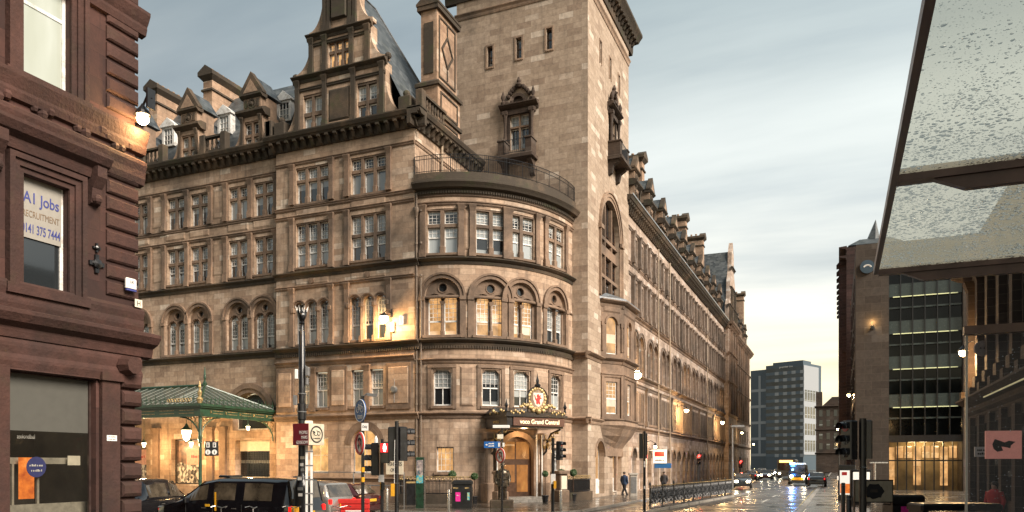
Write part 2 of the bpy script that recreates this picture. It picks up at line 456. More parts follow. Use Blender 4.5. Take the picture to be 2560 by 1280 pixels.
M['darkcloth'] = plain('charcoal_cloth', (.02, .02, .024), .85, var=.3)
M['redcloth'] = plain('red_cloth', (.42, .03, .03), .8, var=.25)
M['hair'] = plain('brown_hair', (.03, .018, .012), .6, var=.3)
M['silver'] = plain('silver_paint', (.42, .38, .34), .25, .7, var=.06, coat=1.0)
M['bus_grey'] = plain('grey_bus_paint', (.16, .17, .18), .3, var=.1, coat=.6)
M['carred'] = plain('dark_red_paint', (.05, .01, .01), .2, var=.1, coat=1.0)
M['grey_car'] = plain('dark_grey_paint', (.03, .033, .036), .2, .3, var=.1, coat=1.0)
M['plate'] = plain('number_plate_yellow', (.8, .42, .03), .35, var=.05)
M['farglass'] = plain('far_glass', (.022, .036, .05), .15, var=.6, scale=.25)
M['modern'] = plain('dark_cladding', (.045, .075, .105), .35, var=.2)
M['modern2'] = plain('grey_cladding', (.075, .11, .145), .4, var=.15)
M['modwhite'] = plain('white_cladding', (.30, .32, .34), .5, var=.06)
M['brownsign'] = plain('brown_sign_board', (.10, .045, .03), .35, var=.15)
M['gum'] = plain('dark_timber', (.06, .028, .014), .4, var=.4)
M['frame'] = plain('rusty_dark_frame', (.07, .045, .04), .35, .4, var=.3)
M['taill'] = glow('red_tail_lamp', (.8, .012, .01), .6)
M['tailoff'] = plain('red_lens', (.35, .01, .01), .15, coat=1)
M['head'] = glow('headlamp', (1, .86, .6), 22)
M['redsig'] = glow('red_signal_lens', (1, .03, .025), 6)
M['bulb'] = glow('lamp_bulb', (1, .66, .30), 26)
M['bulbw'] = glow('lantern_glass', (1, .80, .50), 4)
M['strip'] = glow('led_strip', (.9, .95, .55), .05)
M['bluelight'] = glow('blue_beacon', (.05, .25, 1), 30)
M['screen'] = glow('lit_panel', (.85, .85, .80), .22)
M['amberlit'] = glow('amber_display', (1, .45, .1), 2.5)

def pane(name, lit=None, dark=(.012, .014, .016), pale=(.50, .53, .53), thr=.36, rough=.06, est=.26):
    t = NT(name); oi = t.n('ShaderNodeObjectInfo').outputs['Random']
    uv = t.uv()
    folds = t.n('ShaderNodeTexWave', {'Vector': t.map(uv, (1, .12, 1)), 'Scale': 5.0, 'Distortion': 2.5, 'Detail': 2.0}).outputs['Fac']
    pv_ = t.math('ADD', .55, t.math('MULTIPLY', t.math('FRACT', t.math('MULTIPLY', oi, 3.77)), .6)); cs_ = t.n('ShaderNodeVectorMath', {0: pale, 'Scale': pv_}, operation='SCALE').outputs[0]
    cloth = t.mix(folds, tuple(x * .5 for x in pale), cs_)
    sep = t.n('ShaderNodeSeparateXYZ', {0: uv}).outputs[1]
    rnd = t.math('FRACT', t.math('MULTIPLY', oi, 7.31))
    blind = t.math('GREATER_THAN', t.math('FRACT', t.math('ADD', t.math('MULTIPLY', sep, .31), oi)), thr)
    col = t.mix(blind, dark, cloth)
    col = t.mix(t.math('MULTIPLY', rnd, .45), col, (.05, .06, .065))
    t.p(Base_Color=col, Roughness=rough, Specular_IOR_Level=.8, Coat_Weight=.6, Coat_Roughness=.03)
    if lit:
        n = t.noise(t.map(t.pos(), (1.2, 1.2, .9)), 1.3, 4)
        t.p(Emission_Color=t.ramp(n, [(.3, tuple(x * .35 for x in lit)), (.6, lit), (.75, tuple(min(1.2, x * 1.5) for x in lit))]), Emission_Strength=est)
    t.bump(t.noise(t.pos(), 1.1, 2), .04, .02)
    return t.m
M['pane'] = pane('window_pane')
M['panedark'] = pane('dark_window_pane', thr=.93)
M['panepale'] = pane('curtained_pane', pale=(.55, .60, .61), thr=.2)
M['panewarm'] = pane('warm_window_pane', lit=(1.0, .50, .15), thr=.8, est=.5)
M['doorpane'] = pane('door_pane_glass', lit=(.95, .36, .08), thr=.97, est=.22)
M['panelit'] = pane('lit_window_pane', lit=(1.0, .52, .19), thr=.8, est=.36)
M['officeglass'] = plain('office_glass', (.006, .008, .008), .08, var=.5, scale=.5, spec=.25)
M['carglass'] = plain('car_glass', (.075, .06, .042), .06, coat=1, var=.9, scale=1.6)  # opaque; the amber blotches are painted in for light seen through

def wet(name, c, lo, hi, sc=.5, bricks=None, bump=.08):
    t = NT(name); pos = t.pos()
    n = t.noise(pos, sc, 7, .6, .4); f = t.noise(pos, 9, 5, .6); g = t.noise(t.map(pos, (.25, .25, 1)), 1, 5)
    col = t.mix(1.0, c, t.ramp(f, [(.3, (.6, .6, .6)), (.7, (1.4, 1.4, 1.4))]), 'MULTIPLY')
    col = t.mix(1.0, col, t.ramp(g, [(.35, (.7, .7, .7)), (.65, (1.25, 1.25, 1.25))]), 'MULTIPLY')
    h = t.math('MULTIPLY', f, .5)
    if bricks:
        br = t.n('ShaderNodeTexBrick', {'Vector': t.map(pos, (1, 1, 1)), 'Color1': (.65, .65, .65), 'Color2': (1.3, 1.3, 1.3), 'Mortar': (.35, .35, .35), 'Scale': 1.0, 'Mortar Size': .012, 'Brick Width': bricks[0], 'Row Height': bricks[1]})
        col = t.mix(1.0, col, br.outputs['Color'], 'MULTIPLY'); h = t.math('SUBTRACT', h, br.outputs['Fac'])
    t.p(Base_Color=col, Roughness=t.ramp(n, [(.38, (lo,) * 3), (.62, (hi,) * 3)]), Specular_IOR_Level=.7)
    t.bump(h, bump, .008)
    return t.m
M['asphalt'] = wet('wet_asphalt', (.04, .036, .034), .17, .48, bump=.05)
M['paving'] = wet('wet_paving', (.10, .085, .07), .10, .32, bricks=(.9, .6))
M['kerb'] = wet('wet_kerb', (.30, .28, .25), .25, .5, bricks=(1.0, 5))
M['line'] = wet('road_paint', (.55, .54, .50), .2, .45, sc=2)
M['yline'] = wet('yellow_road_paint', (.5, .36, .05), .2, .45, sc=2)
# ================================================================ THE SETTING
def sheet(name, poly, z, mat, th=0.0):
    mb = MB()
    if th: mb.prism(poly, z - th, z, 'z')
    else: mb.face([(x, y, z) for x, y in poly])
    return tag(mb.build(name, mat), kind='structure')
sheet('ground', [(-900, -300), (900, -300), (900, 1500), (-900, 1500)], -0.14, M['asphalt'])
sheet('road', [(-90, -30), (60, -30), (60, 420), (-90, 420)], -0.132, M['asphalt'])
KX = -12.1                             # kerb of the hotel pavement along the side street
rad = [(KX - 4.5 + 4.5 * math.cos(a), 38.1 + 4.5 * math.sin(a)) for a in [(-PI / 2) + PI / 2 * i / 8 for i in range(9)]]
pav = [(-75, 33.6)] + rad + [(KX, 300), (-30, 300), (-30, 60), (-75, 60)]
sheet('pavement', pav, 0.0, M['paving'], 0.13)
def kerb_line(name, pts, w=.16):
    mb = MB()
    for a, b in zip(pts, pts[1:]):
        d = Vector((b[0] - a[0], b[1] - a[1])).normalized(); n = Vector((d.y, -d.x)) * w
        mb.loft([[(a[0], a[1], -.13), (a[0] + n.x, a[1] + n.y, -.13), (a[0] + n.x, a[1] + n.y, .012), (a[0], a[1], .012)],
                 [(b[0], b[1], -.13), (b[0] + n.x, b[1] + n.y, -.13), (b[0] + n.x, b[1] + n.y, .012), (b[0], b[1], .012)]])
    return tag(mb.build(name, M['kerb']), kind='structure')
kerb_line('pavement_kerb', [(-75, 33.6)] + rad + [(KX, 300)])
RKX = -1.6
sheet('side_pavement', [(RKX, 34), (60, 34), (60, 300), (RKX, 300)], 0.0, M['paving'], .13)
kerb_line('side_kerb', [(RKX, 300), (RKX, 34), (60, 34)], .3)
sheet('near_pavement', [(-9.0, -30), (60, -30), (60, 12), (-9.0, 12)], 0.0, M['paving'], .13)
sheet('left_pavement', [(-60, -30), (-12.4, -30), (-12.4, 17.5), (-60, 17.5)], 0.0, M['paving'], .13)
# fenced island in the side street
ISL = [(-10.7, 36), (-9.1, 36), (-6.9, 66), (-8.6, 66)]
sheet('traffic_island', ISL, 0.0, M['paving'], .13)
kerb_line('island_kerb', ISL + ISL[:1], .14)
for i in range(9):
    y = 52 + i * 9
    sheet('lane_line', [(-4.6, y), (-4.45, y), (-4.45, y + 4), (-4.6, y + 4)], -.126, M['line'])
sheet('stop_line', [(-6.6, 68), (-2.3, 68), (-2.3, 68.35), (-6.6, 68.35)], -.126, M['line'])
for k in range(2):
    sheet('kerb_line', [(RKX - .35 - k * .2, 36), (RKX - .27 - k * .2, 36), (RKX - .27 - k * .2, 200), (RKX - .35 - k * .2, 200)], -.126, M['yline'])
def arrow(x, y):
    sheet('road_arrow', [(x - .08, y), (x + .08, y), (x + .08, y + 2.6), (x + .35, y + 2.6), (x, y + 4.4), (x - .35, y + 2.6), (x - .08, y + 2.6)], -.126, M['line'])
arrow(-6.5, 78); arrow(-3.5, 80)

# ================================================================ THE HOTEL
YM, YL, XR, YT, XT, YTB, XW = 41.86, 42.3, -24.24, 50.65, -15.76, 61.8, -16.15
XML = XonY(690, YM)
S1, S2, S3, S4, CO, EAV = 5.53, 10.06, 15.08, 19.56, 22.7, 24.0
hotel = thing('hotel_building', 'grand sandstone railway hotel with curved corner bay, tall square tower and long side wing', 'hotel', (-24, 46, 0))
fM = lambda u, d, z: (u, YM - d, z)
fL = lambda u, d, z: (u, YL - d, z)
fR = lambda u, d, z: (XR + d, u, z)
fT = lambda u, d, z: (u, YT - d, z)
fTR = lambda u, d, z: (XT + d, u, z)
fW = lambda u, d, z: (XW + d, u, z)
# the bay: a quarter ellipse from the main block's corner to the tower
EA, EB = 7.34, YT - (YM + .15)
NB = 400; ES = [0.0]; ET = [0.0]
for i in range(1, NB + 1):
    t0, t1 = (i - 1) / NB * PI / 2, i / NB * PI / 2
    ES.append(ES[-1] + math.hypot(EA * (math.sin(t1) - math.sin(t0)), EB * (math.cos(t1) - math.cos(t0)))); ET.append(t1)
BL = ES[-1]
def bay_t(s):
    if s <= 0: return 0.0
    if s >= BL: return PI / 2
    lo, hi = 0, NB
    while hi - lo > 1:
        m = (lo + hi) // 2
        if ES[m] <= s: lo = m
        else: hi = m
    return ET[lo] + (ET[hi] - ET[lo]) * (s - ES[lo]) / (ES[hi] - ES[lo])
def bay_pt(s):
    t = bay_t(s)
    n = Vector((math.sin(t) / EA, -math.cos(t) / EB)).normalized()
    p = Vector((XR + EA * math.sin(t), YT - EB * math.cos(t)))
    return p, n
def fB(u, d, z):
    p, n = bay_pt(u); q = p + n * d; return (q.x, q.y, z)
BCUT = [BL * i / 44 for i in range(1, 44)]
def bay_s(u):                                   # arc length seen at photo column u
    best = min(range(0, 401), key=lambda i: abs(ppx(*bay_pt(BL * i / 400)[0])[0] - u)); return BL * best / 400
def bay_rz(s):
    n = bay_pt(s)[1]; return math.atan2(n.x, -n.y)

# ---- window kinds: local x across, -y outwards, z up from the sill
def frame_rect(mb, x0, x1, z0, z1, y, bw=.055, dp=.06, nx=0, nz=0, bar=.022, mid=None):
    mb.box(x0, x0 + bw, y, y + dp, z0, z1); mb.box(x1 - bw, x1, y, y + dp, z0, z1)
    mb.box(x0 + bw, x1 - bw, y, y + dp, z0, z0 + bw * 1.3); mb.box(x0 + bw, x1 - bw, y, y + dp, z1 - bw, z1)
    if mid: mb.box(x0 + bw, x1 - bw, y - .02, y + dp - .005, mid - .04, mid + .04)
    for i in range(1, nx):
        x = x0 + (x1 - x0) * i / nx; mb.box(x - bar / 2, x + bar / 2, y + .012, y + dp - .012, (mid if mid else z0) + bw, z1 - bw)
    for i in range(1, nz):
        zb = mid if mid else z0
        z = zb + (z1 - zb) * i / nz; mb.box(x0 + bw, x1 - bw, y + .014, y + dp - .014, z - bar / 2, z + bar / 2)
HIDE = []
def proto(mb_st, mb_sa, mb_pa, mst=None, name='window', pm='pane', sash='white'):
    o = mb_st.build(name, M[mst or 'trim'], hotel, world=False)
    a = mb_sa.build('sash', M[sash], o, world=False)
    b = mb_pa.build('pane', M[pm], o, world=False)
    HIDE.append(o)
    return o
def qpane(mb, x0, x1, z0, z1, y): mb.face([(x0, y, z0), (x1, y, z0), (x1, y, z1), (x0, y, z1)])
def win_mull(w, h, nl, zt, gx=2, gz=3, mu=.20, name='window', pm='pane', low_grid=False):
    st, sa, pa = MB(), MB(), MB()
    lw = (w - mu * (nl - 1)) / nl
    for i in range(nl - 1):
        x = -w / 2 + lw * (i + 1) + mu * i
        st.box(x, x + mu, .06, .28, .25, h)
        st.bev(x - .05, x + mu + .05, .0, .30, 0, .45, .04)
    st.box(-w / 2, w / 2, .09, .28, zt - .1, zt + .1)
    st.box(-w / 2 - .12, w / 2 + .12, -.09, .25, -.14, 0)
    st.box(-w / 2, w / 2, .05, .28, h - .1, h)
    for i in range(nl):
        x0 = -w / 2 + (lw + mu) * i; x1 = x0 + lw
        frame_rect(sa, x0, x1, zt + .1, h - .1, .24, .06, .06, gx, gz)
        mid = (zt - .1) * (.62 if low_grid else .97) if low_grid else None
        frame_rect(sa, x0, x1, 0, zt - .1, .24, .07, .06, gx if low_grid else 0, 2 if low_grid else 0, mid=mid)
        qpane(pa, x0, x1, zt + .1, h - .1, .29); qpane(pa, x0, x1, 0, zt - .1, .285)
    return proto(st, sa, pa, 'trim', name, pm)
def win_sash(w, h, name='sash_window', pm='pane', gx=4, gz=4, cut=True, mid=.5, mulv=1):
    st, sa, pa = MB(), MB(), MB()
    st.box(-w / 2 - .12, w / 2 + .12, -.1, .25, -.16, 0)
    if cut:
        for s_ in (-1, 1): st.prism([(s_ * w / 2, h), (s_ * w / 2, h - .28), (s_ * (w / 2 - .07), h - .2), (s_ * (w / 2 - .2), h - .07), (s_ * (w / 2 - .28), h)], .05, .26, 'y')
    frame_rect(sa, -w / 2, w / 2, 0, h, .22, .08, .07, gx, gz, mid=h * mid)
    if mulv: sa.box(-.03, .03, .225, .285, .08, h * mid)
    qpane(pa, -w / 2, w / 2, 0, h, .27)
    return proto(st, sa, pa, 'trim', name, pm)
def arch_light(sa, pa, x0, x1, z0, zs, y, gx=3, gz=6, mid=.42):
    c, r = (x0 + x1) / 2, (x1 - x0) / 2
    h = zs - z0; m = z0 + h * mid
    sa.box(x0, x0 + .06, y, y + .06, z0, zs); sa.box(x1 - .06, x1, y, y + .06, z0, zs)
    sa.box(x0 + .06, x1 - .06, y, y + .06, z0, z0 + .08); sa.box(x0 + .06, x1 - .06, y - .02, y + .05, m - .05, m + .05)
    sa.ring_arch(c, zs, r - .06, r, y, y + .06, 10)
    for i in range(1, gx): sa.box(x0 + 2 * r * i / gx - .012, x0 + 2 * r * i / gx + .012, y + .014, y + .05, m, zs + r * (.85 if gx % 2 == 0 and i == gx // 2 else .78))
    for i in range(1, gz):
        z = m + (zs + r - m) * i / gz
        q = r if z < zs else math.sqrt(max(0, r * r - (z - zs) ** 2))
        sa.box(c - q + .03, c + q - .03, y + .016, y + .048, z - .012, z + .012)
    pa.face([(x, y + .055, z) for x, z in arch(x0, x1, z0, zs, 10)])
def win_twin(R, zs_big, h_sp, name='arched_window', pm='pane', lw=None):
    """two round-headed lights and a roundel under one big arch; spring of the big arch at zs_big"""
    st, sa, pa = MB(), MB(), MB()
    lw = lw or R * .74; g = (2 * R - 2 * lw) / 3 * .62; cx = lw / 2 + g / 2 + .02
    big = arch(-R, R, 0, zs_big, 16)
    holes = [arch(-cx - lw / 2, -cx + lw / 2, .0001, h_sp, 10), arch(cx - lw / 2, cx + lw / 2, .0001, h_sp, 10), circ(0, zs_big + R * .50, R * .23, 12)]
    tri = tessellate_polygon([[Vector((p[0], p[1], 0)) for p in big]] + [[Vector((p[0], p[1], 0)) for p in h] for h in holes])
    allp = [(p[0], .18, p[1]) for h in [big] + holes for p in h]
    st.faces(allp, [tuple(t) for t in tri])
    for h in holes:
        for i in range(len(h)):
            p, q = h[i], h[(i + 1) % len(h)]
            st.face([(p[0], .18, p[1]), (q[0], .18, q[1]), (q[0], .40, q[1]), (p[0], .40, p[1])])
    for s_ in (-1, 1): st.ring_arch(s_ * cx, h_sp, lw / 2 + .02, lw / 2 + .09, .12, .18, 8)
    st.torus((0, .17, zs_big + R * .5), R * .27, .035, 14, 5)
    st.cyl((0, .10, .32), (0, .10, h_sp - .22), .075, .07, 8)
    st.bev(-.13, .13, -.02, .24, 0, .32, .04)
    st.loft([[(-.08, .02, h_sp - .22), (.08, .02, h_sp - .22), (.08, .2, h_sp - .22), (-.08, .2, h_sp - .22)], [(-.16, -.04, h_sp), (.16, -.04, h_sp), (.16, .2, h_sp), (-.16, .2, h_sp)]])
    st.box(-R - .1, R + .1, -.12, .18, -.16, 0)
    for s_ in (-1, 1): arch_light(sa, pa, s_ * cx - lw / 2, s_ * cx + lw / 2, 0, h_sp, .28)
    o = proto(st, sa, pa, 'trim', name, pm)
    rp = MB(); rp.face([(x, .36, z) for x, z in circ(0, zs_big + R * .5, R * .24, 12)]); rp.build('roundel_pane', M['panedark'], o, world=False)
    return o
def win_arch1(w, h_sp, name='arched_window', pm='pane', gx=3, gz=6, mid=.42):
    st, sa, pa = MB(), MB(), MB()
    st.box(-w / 2 - .1, w / 2 + .1, -.08, .2, -.14, 0)
    arch_light(sa, pa, -w / 2, w / 2, 0, h_sp, .22, gx, gz, mid)
    return proto(st, sa, pa, 'trim', name, pm)

WN = {}
WN['two4'] = win_mull(1.62, 2.35, 2, 1.5, 3, 3)
WN['two3'] = win_mull(1.62, 2.6, 2, 1.5, 3, 3, low_grid=True)
WN['three4'] = win_mull(2.62, 2.4, 3, 1.52, 3, 3)
WN['three3'] = win_mull(2.62, 2.95, 3, 1.62, 3, 4, low_grid=True)
WN['bay3'] = win_mull(1.9, 2.75, 2, 1.72, 3, 4, mu=.24, low_grid=True, pm='panepale')
WN['twin'] = win_twin(.98, 2.35, 2.05)
WN['baytwin'] = win_twin(1.12, 2.40, 2.10)
WN['tri'] = win_arch1(.74, 2.35, gz=7)
WN['sash'] = win_sash(1.15, 2.25)
WN['sash2'] = win_sash(.98, 2.3, cut=False)
WN['g3'] = win_mull(1.45, 1.75, 2, .85, 3, 2, mu=.16)
WN['gable'] = win_mull(1.55, 1.75, 3, 1.05, 2, 2, mu=.15)
WN['dorm'] = win_mull(1.35, 1.85, 2, .88, 2, 2, mu=.16)
WN['low'] = win_sash(1.1, 1.55, cut=False, gx=4, gz=4, mid=.04, mulv=0, pm='panelit')

# ---- facade furniture
def modillions(mb, u0, u1, z, d0, d1, h=.55, w=.24, step=.62):
    n = max(1, int((u1 - u0) / step)); s_ = (u1 - u0) / n
    for i in range(n):
        u = u0 + s_ * (i + .5)
        mb.prism([(d0, z), (d0, z - h), (d0 + (d1 - d0) * .35, z - h * .85), (d1 * .75, z - h * .35), (d1, z - h * .25), (d1, z)], u - w / 2, u + w / 2, 'x')
CORN = lambda z, o=0.0: [(-.1, z - .75), (.12, z - .75), (.16, z - .62), (.16, z - .2), (.58 + o, z - .2), (.62 + o, z - .12), (.70 + o, z - .08), (.80 + o, z + .12), (.80 + o, z + .2), (.1, z + .3), (-.1, z + .3)]
STR = lambda z, o=.22, h=.34: [(-.05, z - h), (.05, z - h), (.09, z - h * .7), (.09, z - h * .55), (o * .6, z - h * .4), (o, z - h * .15), (o, z), (-.05, z + .09)]
def string_part(name, fn, segs, z, o=.22, h=.34, mat='mossy', cuts=None, dent=False, dmat=None):
    mb = MB()
    for a, b in segs:
        mb.mould(a, b, STR(z, o, h))
        if dent:
            n = int((b - a) / .16)
            for i in range(n):
                u = a + (b - a) * (i + .5) / n; mb.box(u - .045, u + .045, 0, .13, z - h - .16, z - h + .02)
    return mb.build(name, M[mat], hotel, fn, cuts)
def pilaster(mb, u, z0, z1, w=.32, d=.14, cap=True):
    mb.box(u - w * .62, u + w * .62, 0, d + .07, z0, z0 + .42); mb.box(u - w * .55, u + w * .55, 0, d + .03, z0 + .42, z0 + .55)
    mb.box(u - w / 2, u + w / 2, 0, d, z0 + .55, z1 - .42)
    if cap:
        mb.loft([[(u - w / 2, 0, z1 - .42), (u + w / 2, 0, z1 - .42), (u + w / 2, d, z1 - .42), (u - w / 2, d, z1 - .42)],
                 [(u - w * .55, 0, z1 - .25), (u + w * .55, 0, z1 - .25), (u + w * .55, d + .05, z1 - .25), (u - w * .55, d + .05, z1 - .25)],
                 [(u - w * .72, 0, z1 - .06), (u + w * .72, 0, z1 - .06), (u + w * .72, d + .12, z1 - .06), (u - w * .72, d + .12, z1 - .06)],
                 [(u - w * .72, 0, z1), (u + w * .72, 0, z1), (u + w * .72, d + .12, z1), (u - w * .72, d + .12, z1)]])
def panel_raised(mb, u0, u1, z0, z1, d=.05, b=.12):
    mb.loft([[(u0, 0, z0), (u1, 0, z0), (u1, 0, z1), (u0, 0, z1)], [(u0 + b, d, z0 + b), (u1 - b, d, z0 + b), (u1 - b, d, z1 - b), (u0 + b, d, z1 - b)]])
def baluster_run(name, fn, a, b, z, h=.85, step=.36, mat='mossy', d=.0, peds=()):
    mb = MB()
    mb.box(a, b, d - .2, d + .12, z, z + .14); mb.box(a, b, d - .2, d + .14, z + h - .14, z + h)
    n = max(1, int((b - a) / step))
    for i in range(n):
        u = a + (b - a) * (i + .5) / n
        mb.lathe((u, d - .04, z + .14), [(.07, 0), (.11, .16), (.05, .34), (.06, .42), (.09, .5), (.07, h - .28)], 6)
    for u in peds: mb.bev(u - .25, u + .25, d - .3, d + .2, z, z + h + .12, .04)
    return mb.build(name, M[mat], hotel, fn, smooth=False)
UVB = {}
# ================= left wing
u0L, u1L = -64.0, XML
bays = [-37.55 - 5.8 * i for i in range(5)]
wc = sorted([b + s_ * 1.13 for b in bays for s_ in (-1, 1)])
wall = MB(); tr = MB()
# ground zone: plain wall with one big arch and recesses under the canopy
ga = XonY(625, YL)
gw = [arch(ga - 1.55, ga + 1.55, 4.7, 5.75, 14), rect(XonY(588, YL), XonY(674, YL), .75, 4.0), rect(XonY(428, YL), XonY(502, YL), .9, 4.15), rect(XonY(290, YL), XonY(366, YL), .9, 4.1)]
wall.wall(u0L, u1L, 0, 4.4, [gw[1], gw[2], gw[3]], depth=.7)
wall.wall(u0L, u1L, 4.4, S2, [gw[0]], depth=.6)
wall.wall(u0L, u1L, S2, S3, [arch(c - .98, c + .98, S2 + .25, S2 + 2.6, 16) for c in wc], depth=.3)
wall.wall(u0L, u1L, S3, S4 - .55, [rect(c - .81, c + .81, S3 + .35, S3 + 2.95) for c in wc], depth=.34)
wall.wall(u0L, u1L, S4 - .55, CO, [rect(c - .81, c + .81, S4 - .12, S4 + 2.23) for c in wc], depth=.34)
wall.wall(u0L, u1L, CO, EAV + .3)
for c in wc:
    tr.ring_arch(c, S2 + 2.6, .98, 1.2, -.02, .09, 16); tr.ring_arch(c, S2 + 2.6, 1.2, 1.32, -.02, .16, 16)
for b in bays:
    for x in (b - 2.28, b, b + 2.28):
        tr.box(x - .15, x + .15, 0, .10, S2 + .1, S2 + 2.4); tr.box(x - .18, x + .18, 0, .17, S2 + 2.4, S2 + 2.62)
    for x in (b - 2.2, b, b + 2.2):
        pilaster(tr, x, S3 + .08, S3 + 3.25); pilaster(tr, x, S4 + .05 - .2, S4 + 2.55)
    for s_ in (-1, 1):
        panel_raised(wall, b + s_ * 1.13 - .95, b + s_ * 1.13 + .95, S4 - .95, S4 - .35)
    panel_raised(wall, b + 2.42, b + 3.38, S3 + .6, S3 + 3.0, .04); panel_raised(wall, b + 2.42, b + 3.38, S4 + .15, S4 + 2.3, .04)
for z, o, h in ((S3 + 3.4, .14, .2), (S4 + 2.72, .14, .2)): tr.mould(u0L, u1L, STR(z, o, h))
tr.ring_arch(ga, 5.75, 1.55, 1.85, -.02, .1, 16); tr.ring_arch(ga, 5.75, 1.85, 2.2, -.02, .18, 16)
for c in (XonY(528, YL), XonY(560, YL), XonY(393, YL)): pilaster(tr, c, 0.1, 5.0, .55, .2)
wall.mi = 0
hotel_l = wall.build('facade', M['stone'], hotel, fL)
tr.build('window_surround', M['trim'], hotel, fL)
string_part('string_course', fL, [(u0L, u1L)], S2, .32, .42)
string_part('string_course', fL, [(u0L, u1L)], S3, .26, .38)
string_part('string_course', fL, [(u0L, u1L)], S4 - .2, .12, .22, 'trim')
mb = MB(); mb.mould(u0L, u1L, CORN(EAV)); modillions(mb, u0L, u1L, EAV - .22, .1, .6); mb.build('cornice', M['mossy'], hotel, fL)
for c in wc:
    if ppx(c, YL)[0] < 250: continue
    put(WN['twin'], hotel, (c, YL, S2 + .25)); put(WN['two3'], hotel, (c, YL, S3 + .35)); put(WN['two4'], hotel, (c, YL, S4 - .12))
fan, fp = MB(), MB()
arch_light(fan, fp, ga - 1.5, ga + 1.5, 4.75, 5.75, -.55, 8, 5, .02)
o = fan.build('fanlight', M['white'], hotel, fL); fp.build('pane', M['panedark'], o, fL)

# ================= main gabled block
u0, u1 = XML, XR
m1, m2 = XonY(780, YM), XonY(920, YM)
wall, tr = MB(), MB()
tri_c = [m + k * .98 for m in (m1, m2) for k in (-1, 0, 1)]
fw = [XonY(762, YM), XonY(803, YM), XonY(894, YM), XonY(941, YM)]
ag = XonY(914, YM) - .1
dl = XonY(795, YM)
wall.wall(u0, u1, 0, S1, [arch(ag - 1.0, ag + 1.0, 1.75, 3.6, 14), rect(dl - .8, dl + .8, 1.75, 4.1)], depth=.45)
wall.wall(u0, u1, S1, S2, [rect(c - .49, c + .49, 6.05, 8.4) for c in fw], depth=.34)
wall.wall(u0, u1, S2, S3, [arch(c - .37, c + .37, S2 + .25, S2 + 2.65, 10) for c in tri_c], depth=.34)
wall.wall(u0, u1, S3, S4 - .3, [rect(m - 1.31, m + 1.31, S3 + .35, S3 + 3.3) for m in (m1, m2)], depth=.34)
wall.wall(u0, u1, S4 - .3, CO, [rect(m - 1.31, m + 1.31, S4 + .1, S4 + 2.5) for m in (m1, m2)], depth=.34)
wall.wall(u0, u1, CO, EAV + .3)
wall.box(u0, u0 + .02, -.45, 0, 0, EAV)
for m in (m1, m2):
    for x in (m - 1.58, m + 1.58):
        pilaster(tr, x, S3 + .1, S3 + 3.65); pilaster(tr, x, S4 + .05, S4 + 2.75); pilaster(tr, x, S2 + .1, S2 + 4.0)
    panel_raised(wall, m - 1.35, m + 1.35, S4 - .85, S4 - .2)
    panel_raised(wall, m - 1.35, m + 1.35, S2 + 4.15, S3 - .4)
    tr.lathe((m, .06, S2 + 4.4), [(.001, -.05), (.2, -.05), (.2, .06), (.001, .08)], 12, 'y')
    for k in (-1, 0, 1):
        c = m + k * .98
        tr.ring_arch(c, S2 + 2.65, .37, .49, -.02, .07, 12); tr.ring_arch(c, S2 + 2.65, .49, .56, -.02, .13, 12)
    for k in (-1.5, -.5, .5, 1.5):
        tr.cyl((m + k * .98, .06, S2 + .5), (m + k * .98, .06, S2 + 2.4), .08, .07, 8); tr.bev(m + k * .98 - .13, m + k * .98 + .13, -.05, .19, S2 + .1, S2 + .5, .03); tr.bev(m + k * .98 - .14, m + k * .98 + .14, -.05, .2, S2 + 2.36, S2 + 2.65, .05)
for z in (S3 + 3.8, S4 + 2.9, S2 + 4.12): tr.mould(u0, u1, STR(z, .14, .2))
for c in (fw[0] + fw[1]) / 2, (fw[2] + fw[3]) / 2:
    pilaster(tr, c, 5.8, 8.7, .42, .1)
for a, b in ((XonY(825, YM), XonY(868, YM)), (XonY(966, YM), XR - .25), (u0 + .1, XonY(735, YM))):
    tr.box(a, b, 0, .08, 5.8, 8.7); panel_raised(wall, a + .12, b - .12, 6.1, 8.5, .12, .08)
tr.mould(u0, u1, STR(9.15, .2, .3))
tr.ring_arch(ag, 3.6, 1.0, 1.22, -.02, .06, 16); tr.ring_arch(ag, 3.6, 1.22, 1.5, -.02, .03, 16)
tr.box(u0, u1, 0, .14, 0, 1.2); tr.mould(u0, u1, STR(1.45, .2, .25))
wall.build('facade', M['stone'], hotel, fM)
tr.build('window_surround', M['trim'], hotel, fM)
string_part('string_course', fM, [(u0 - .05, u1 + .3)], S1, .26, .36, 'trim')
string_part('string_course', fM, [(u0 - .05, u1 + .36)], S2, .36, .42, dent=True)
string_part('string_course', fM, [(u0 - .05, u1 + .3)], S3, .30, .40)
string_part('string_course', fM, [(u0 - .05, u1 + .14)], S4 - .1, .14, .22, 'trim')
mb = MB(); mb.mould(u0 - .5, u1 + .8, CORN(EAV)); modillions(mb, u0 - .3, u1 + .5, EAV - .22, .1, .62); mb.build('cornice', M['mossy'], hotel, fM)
for m in (m1, m2): put(WN['three3'], hotel, (m, YM, S3 + .35)); put(WN['three4'], hotel, (m, YM, S4 + .1))
for c in tri_c: put(WN['tri'], hotel, (c, YM, S2 + .25))
for c in fw: put(WN['sash2'], hotel, (c, YM, 6.05))
aw, ap = MB(), MB()
arch_light(aw, ap, ag - .95, ag + .95, 1.8, 3.6, -.35, 4, 3, .72); aw.box(ag - .03, ag + .03, -.34, -.29, 1.8, 4.5)
o = aw.build('archway_window', M['white'], hotel, fM); ap.build('pane', M['panewarm'], o, fM)
aw, ap = MB(), MB()
frame_rect(aw, dl - .78, dl + .78, 1.78, 4.08, -.36, .08, .07, 2, 2); qpane(ap, dl - .78, dl + .78, 1.78, 4.08, -.31)
o = aw.build('ground_window', M['white'], hotel, fM); ap.build('pane', M['panewarm'], o, fM)

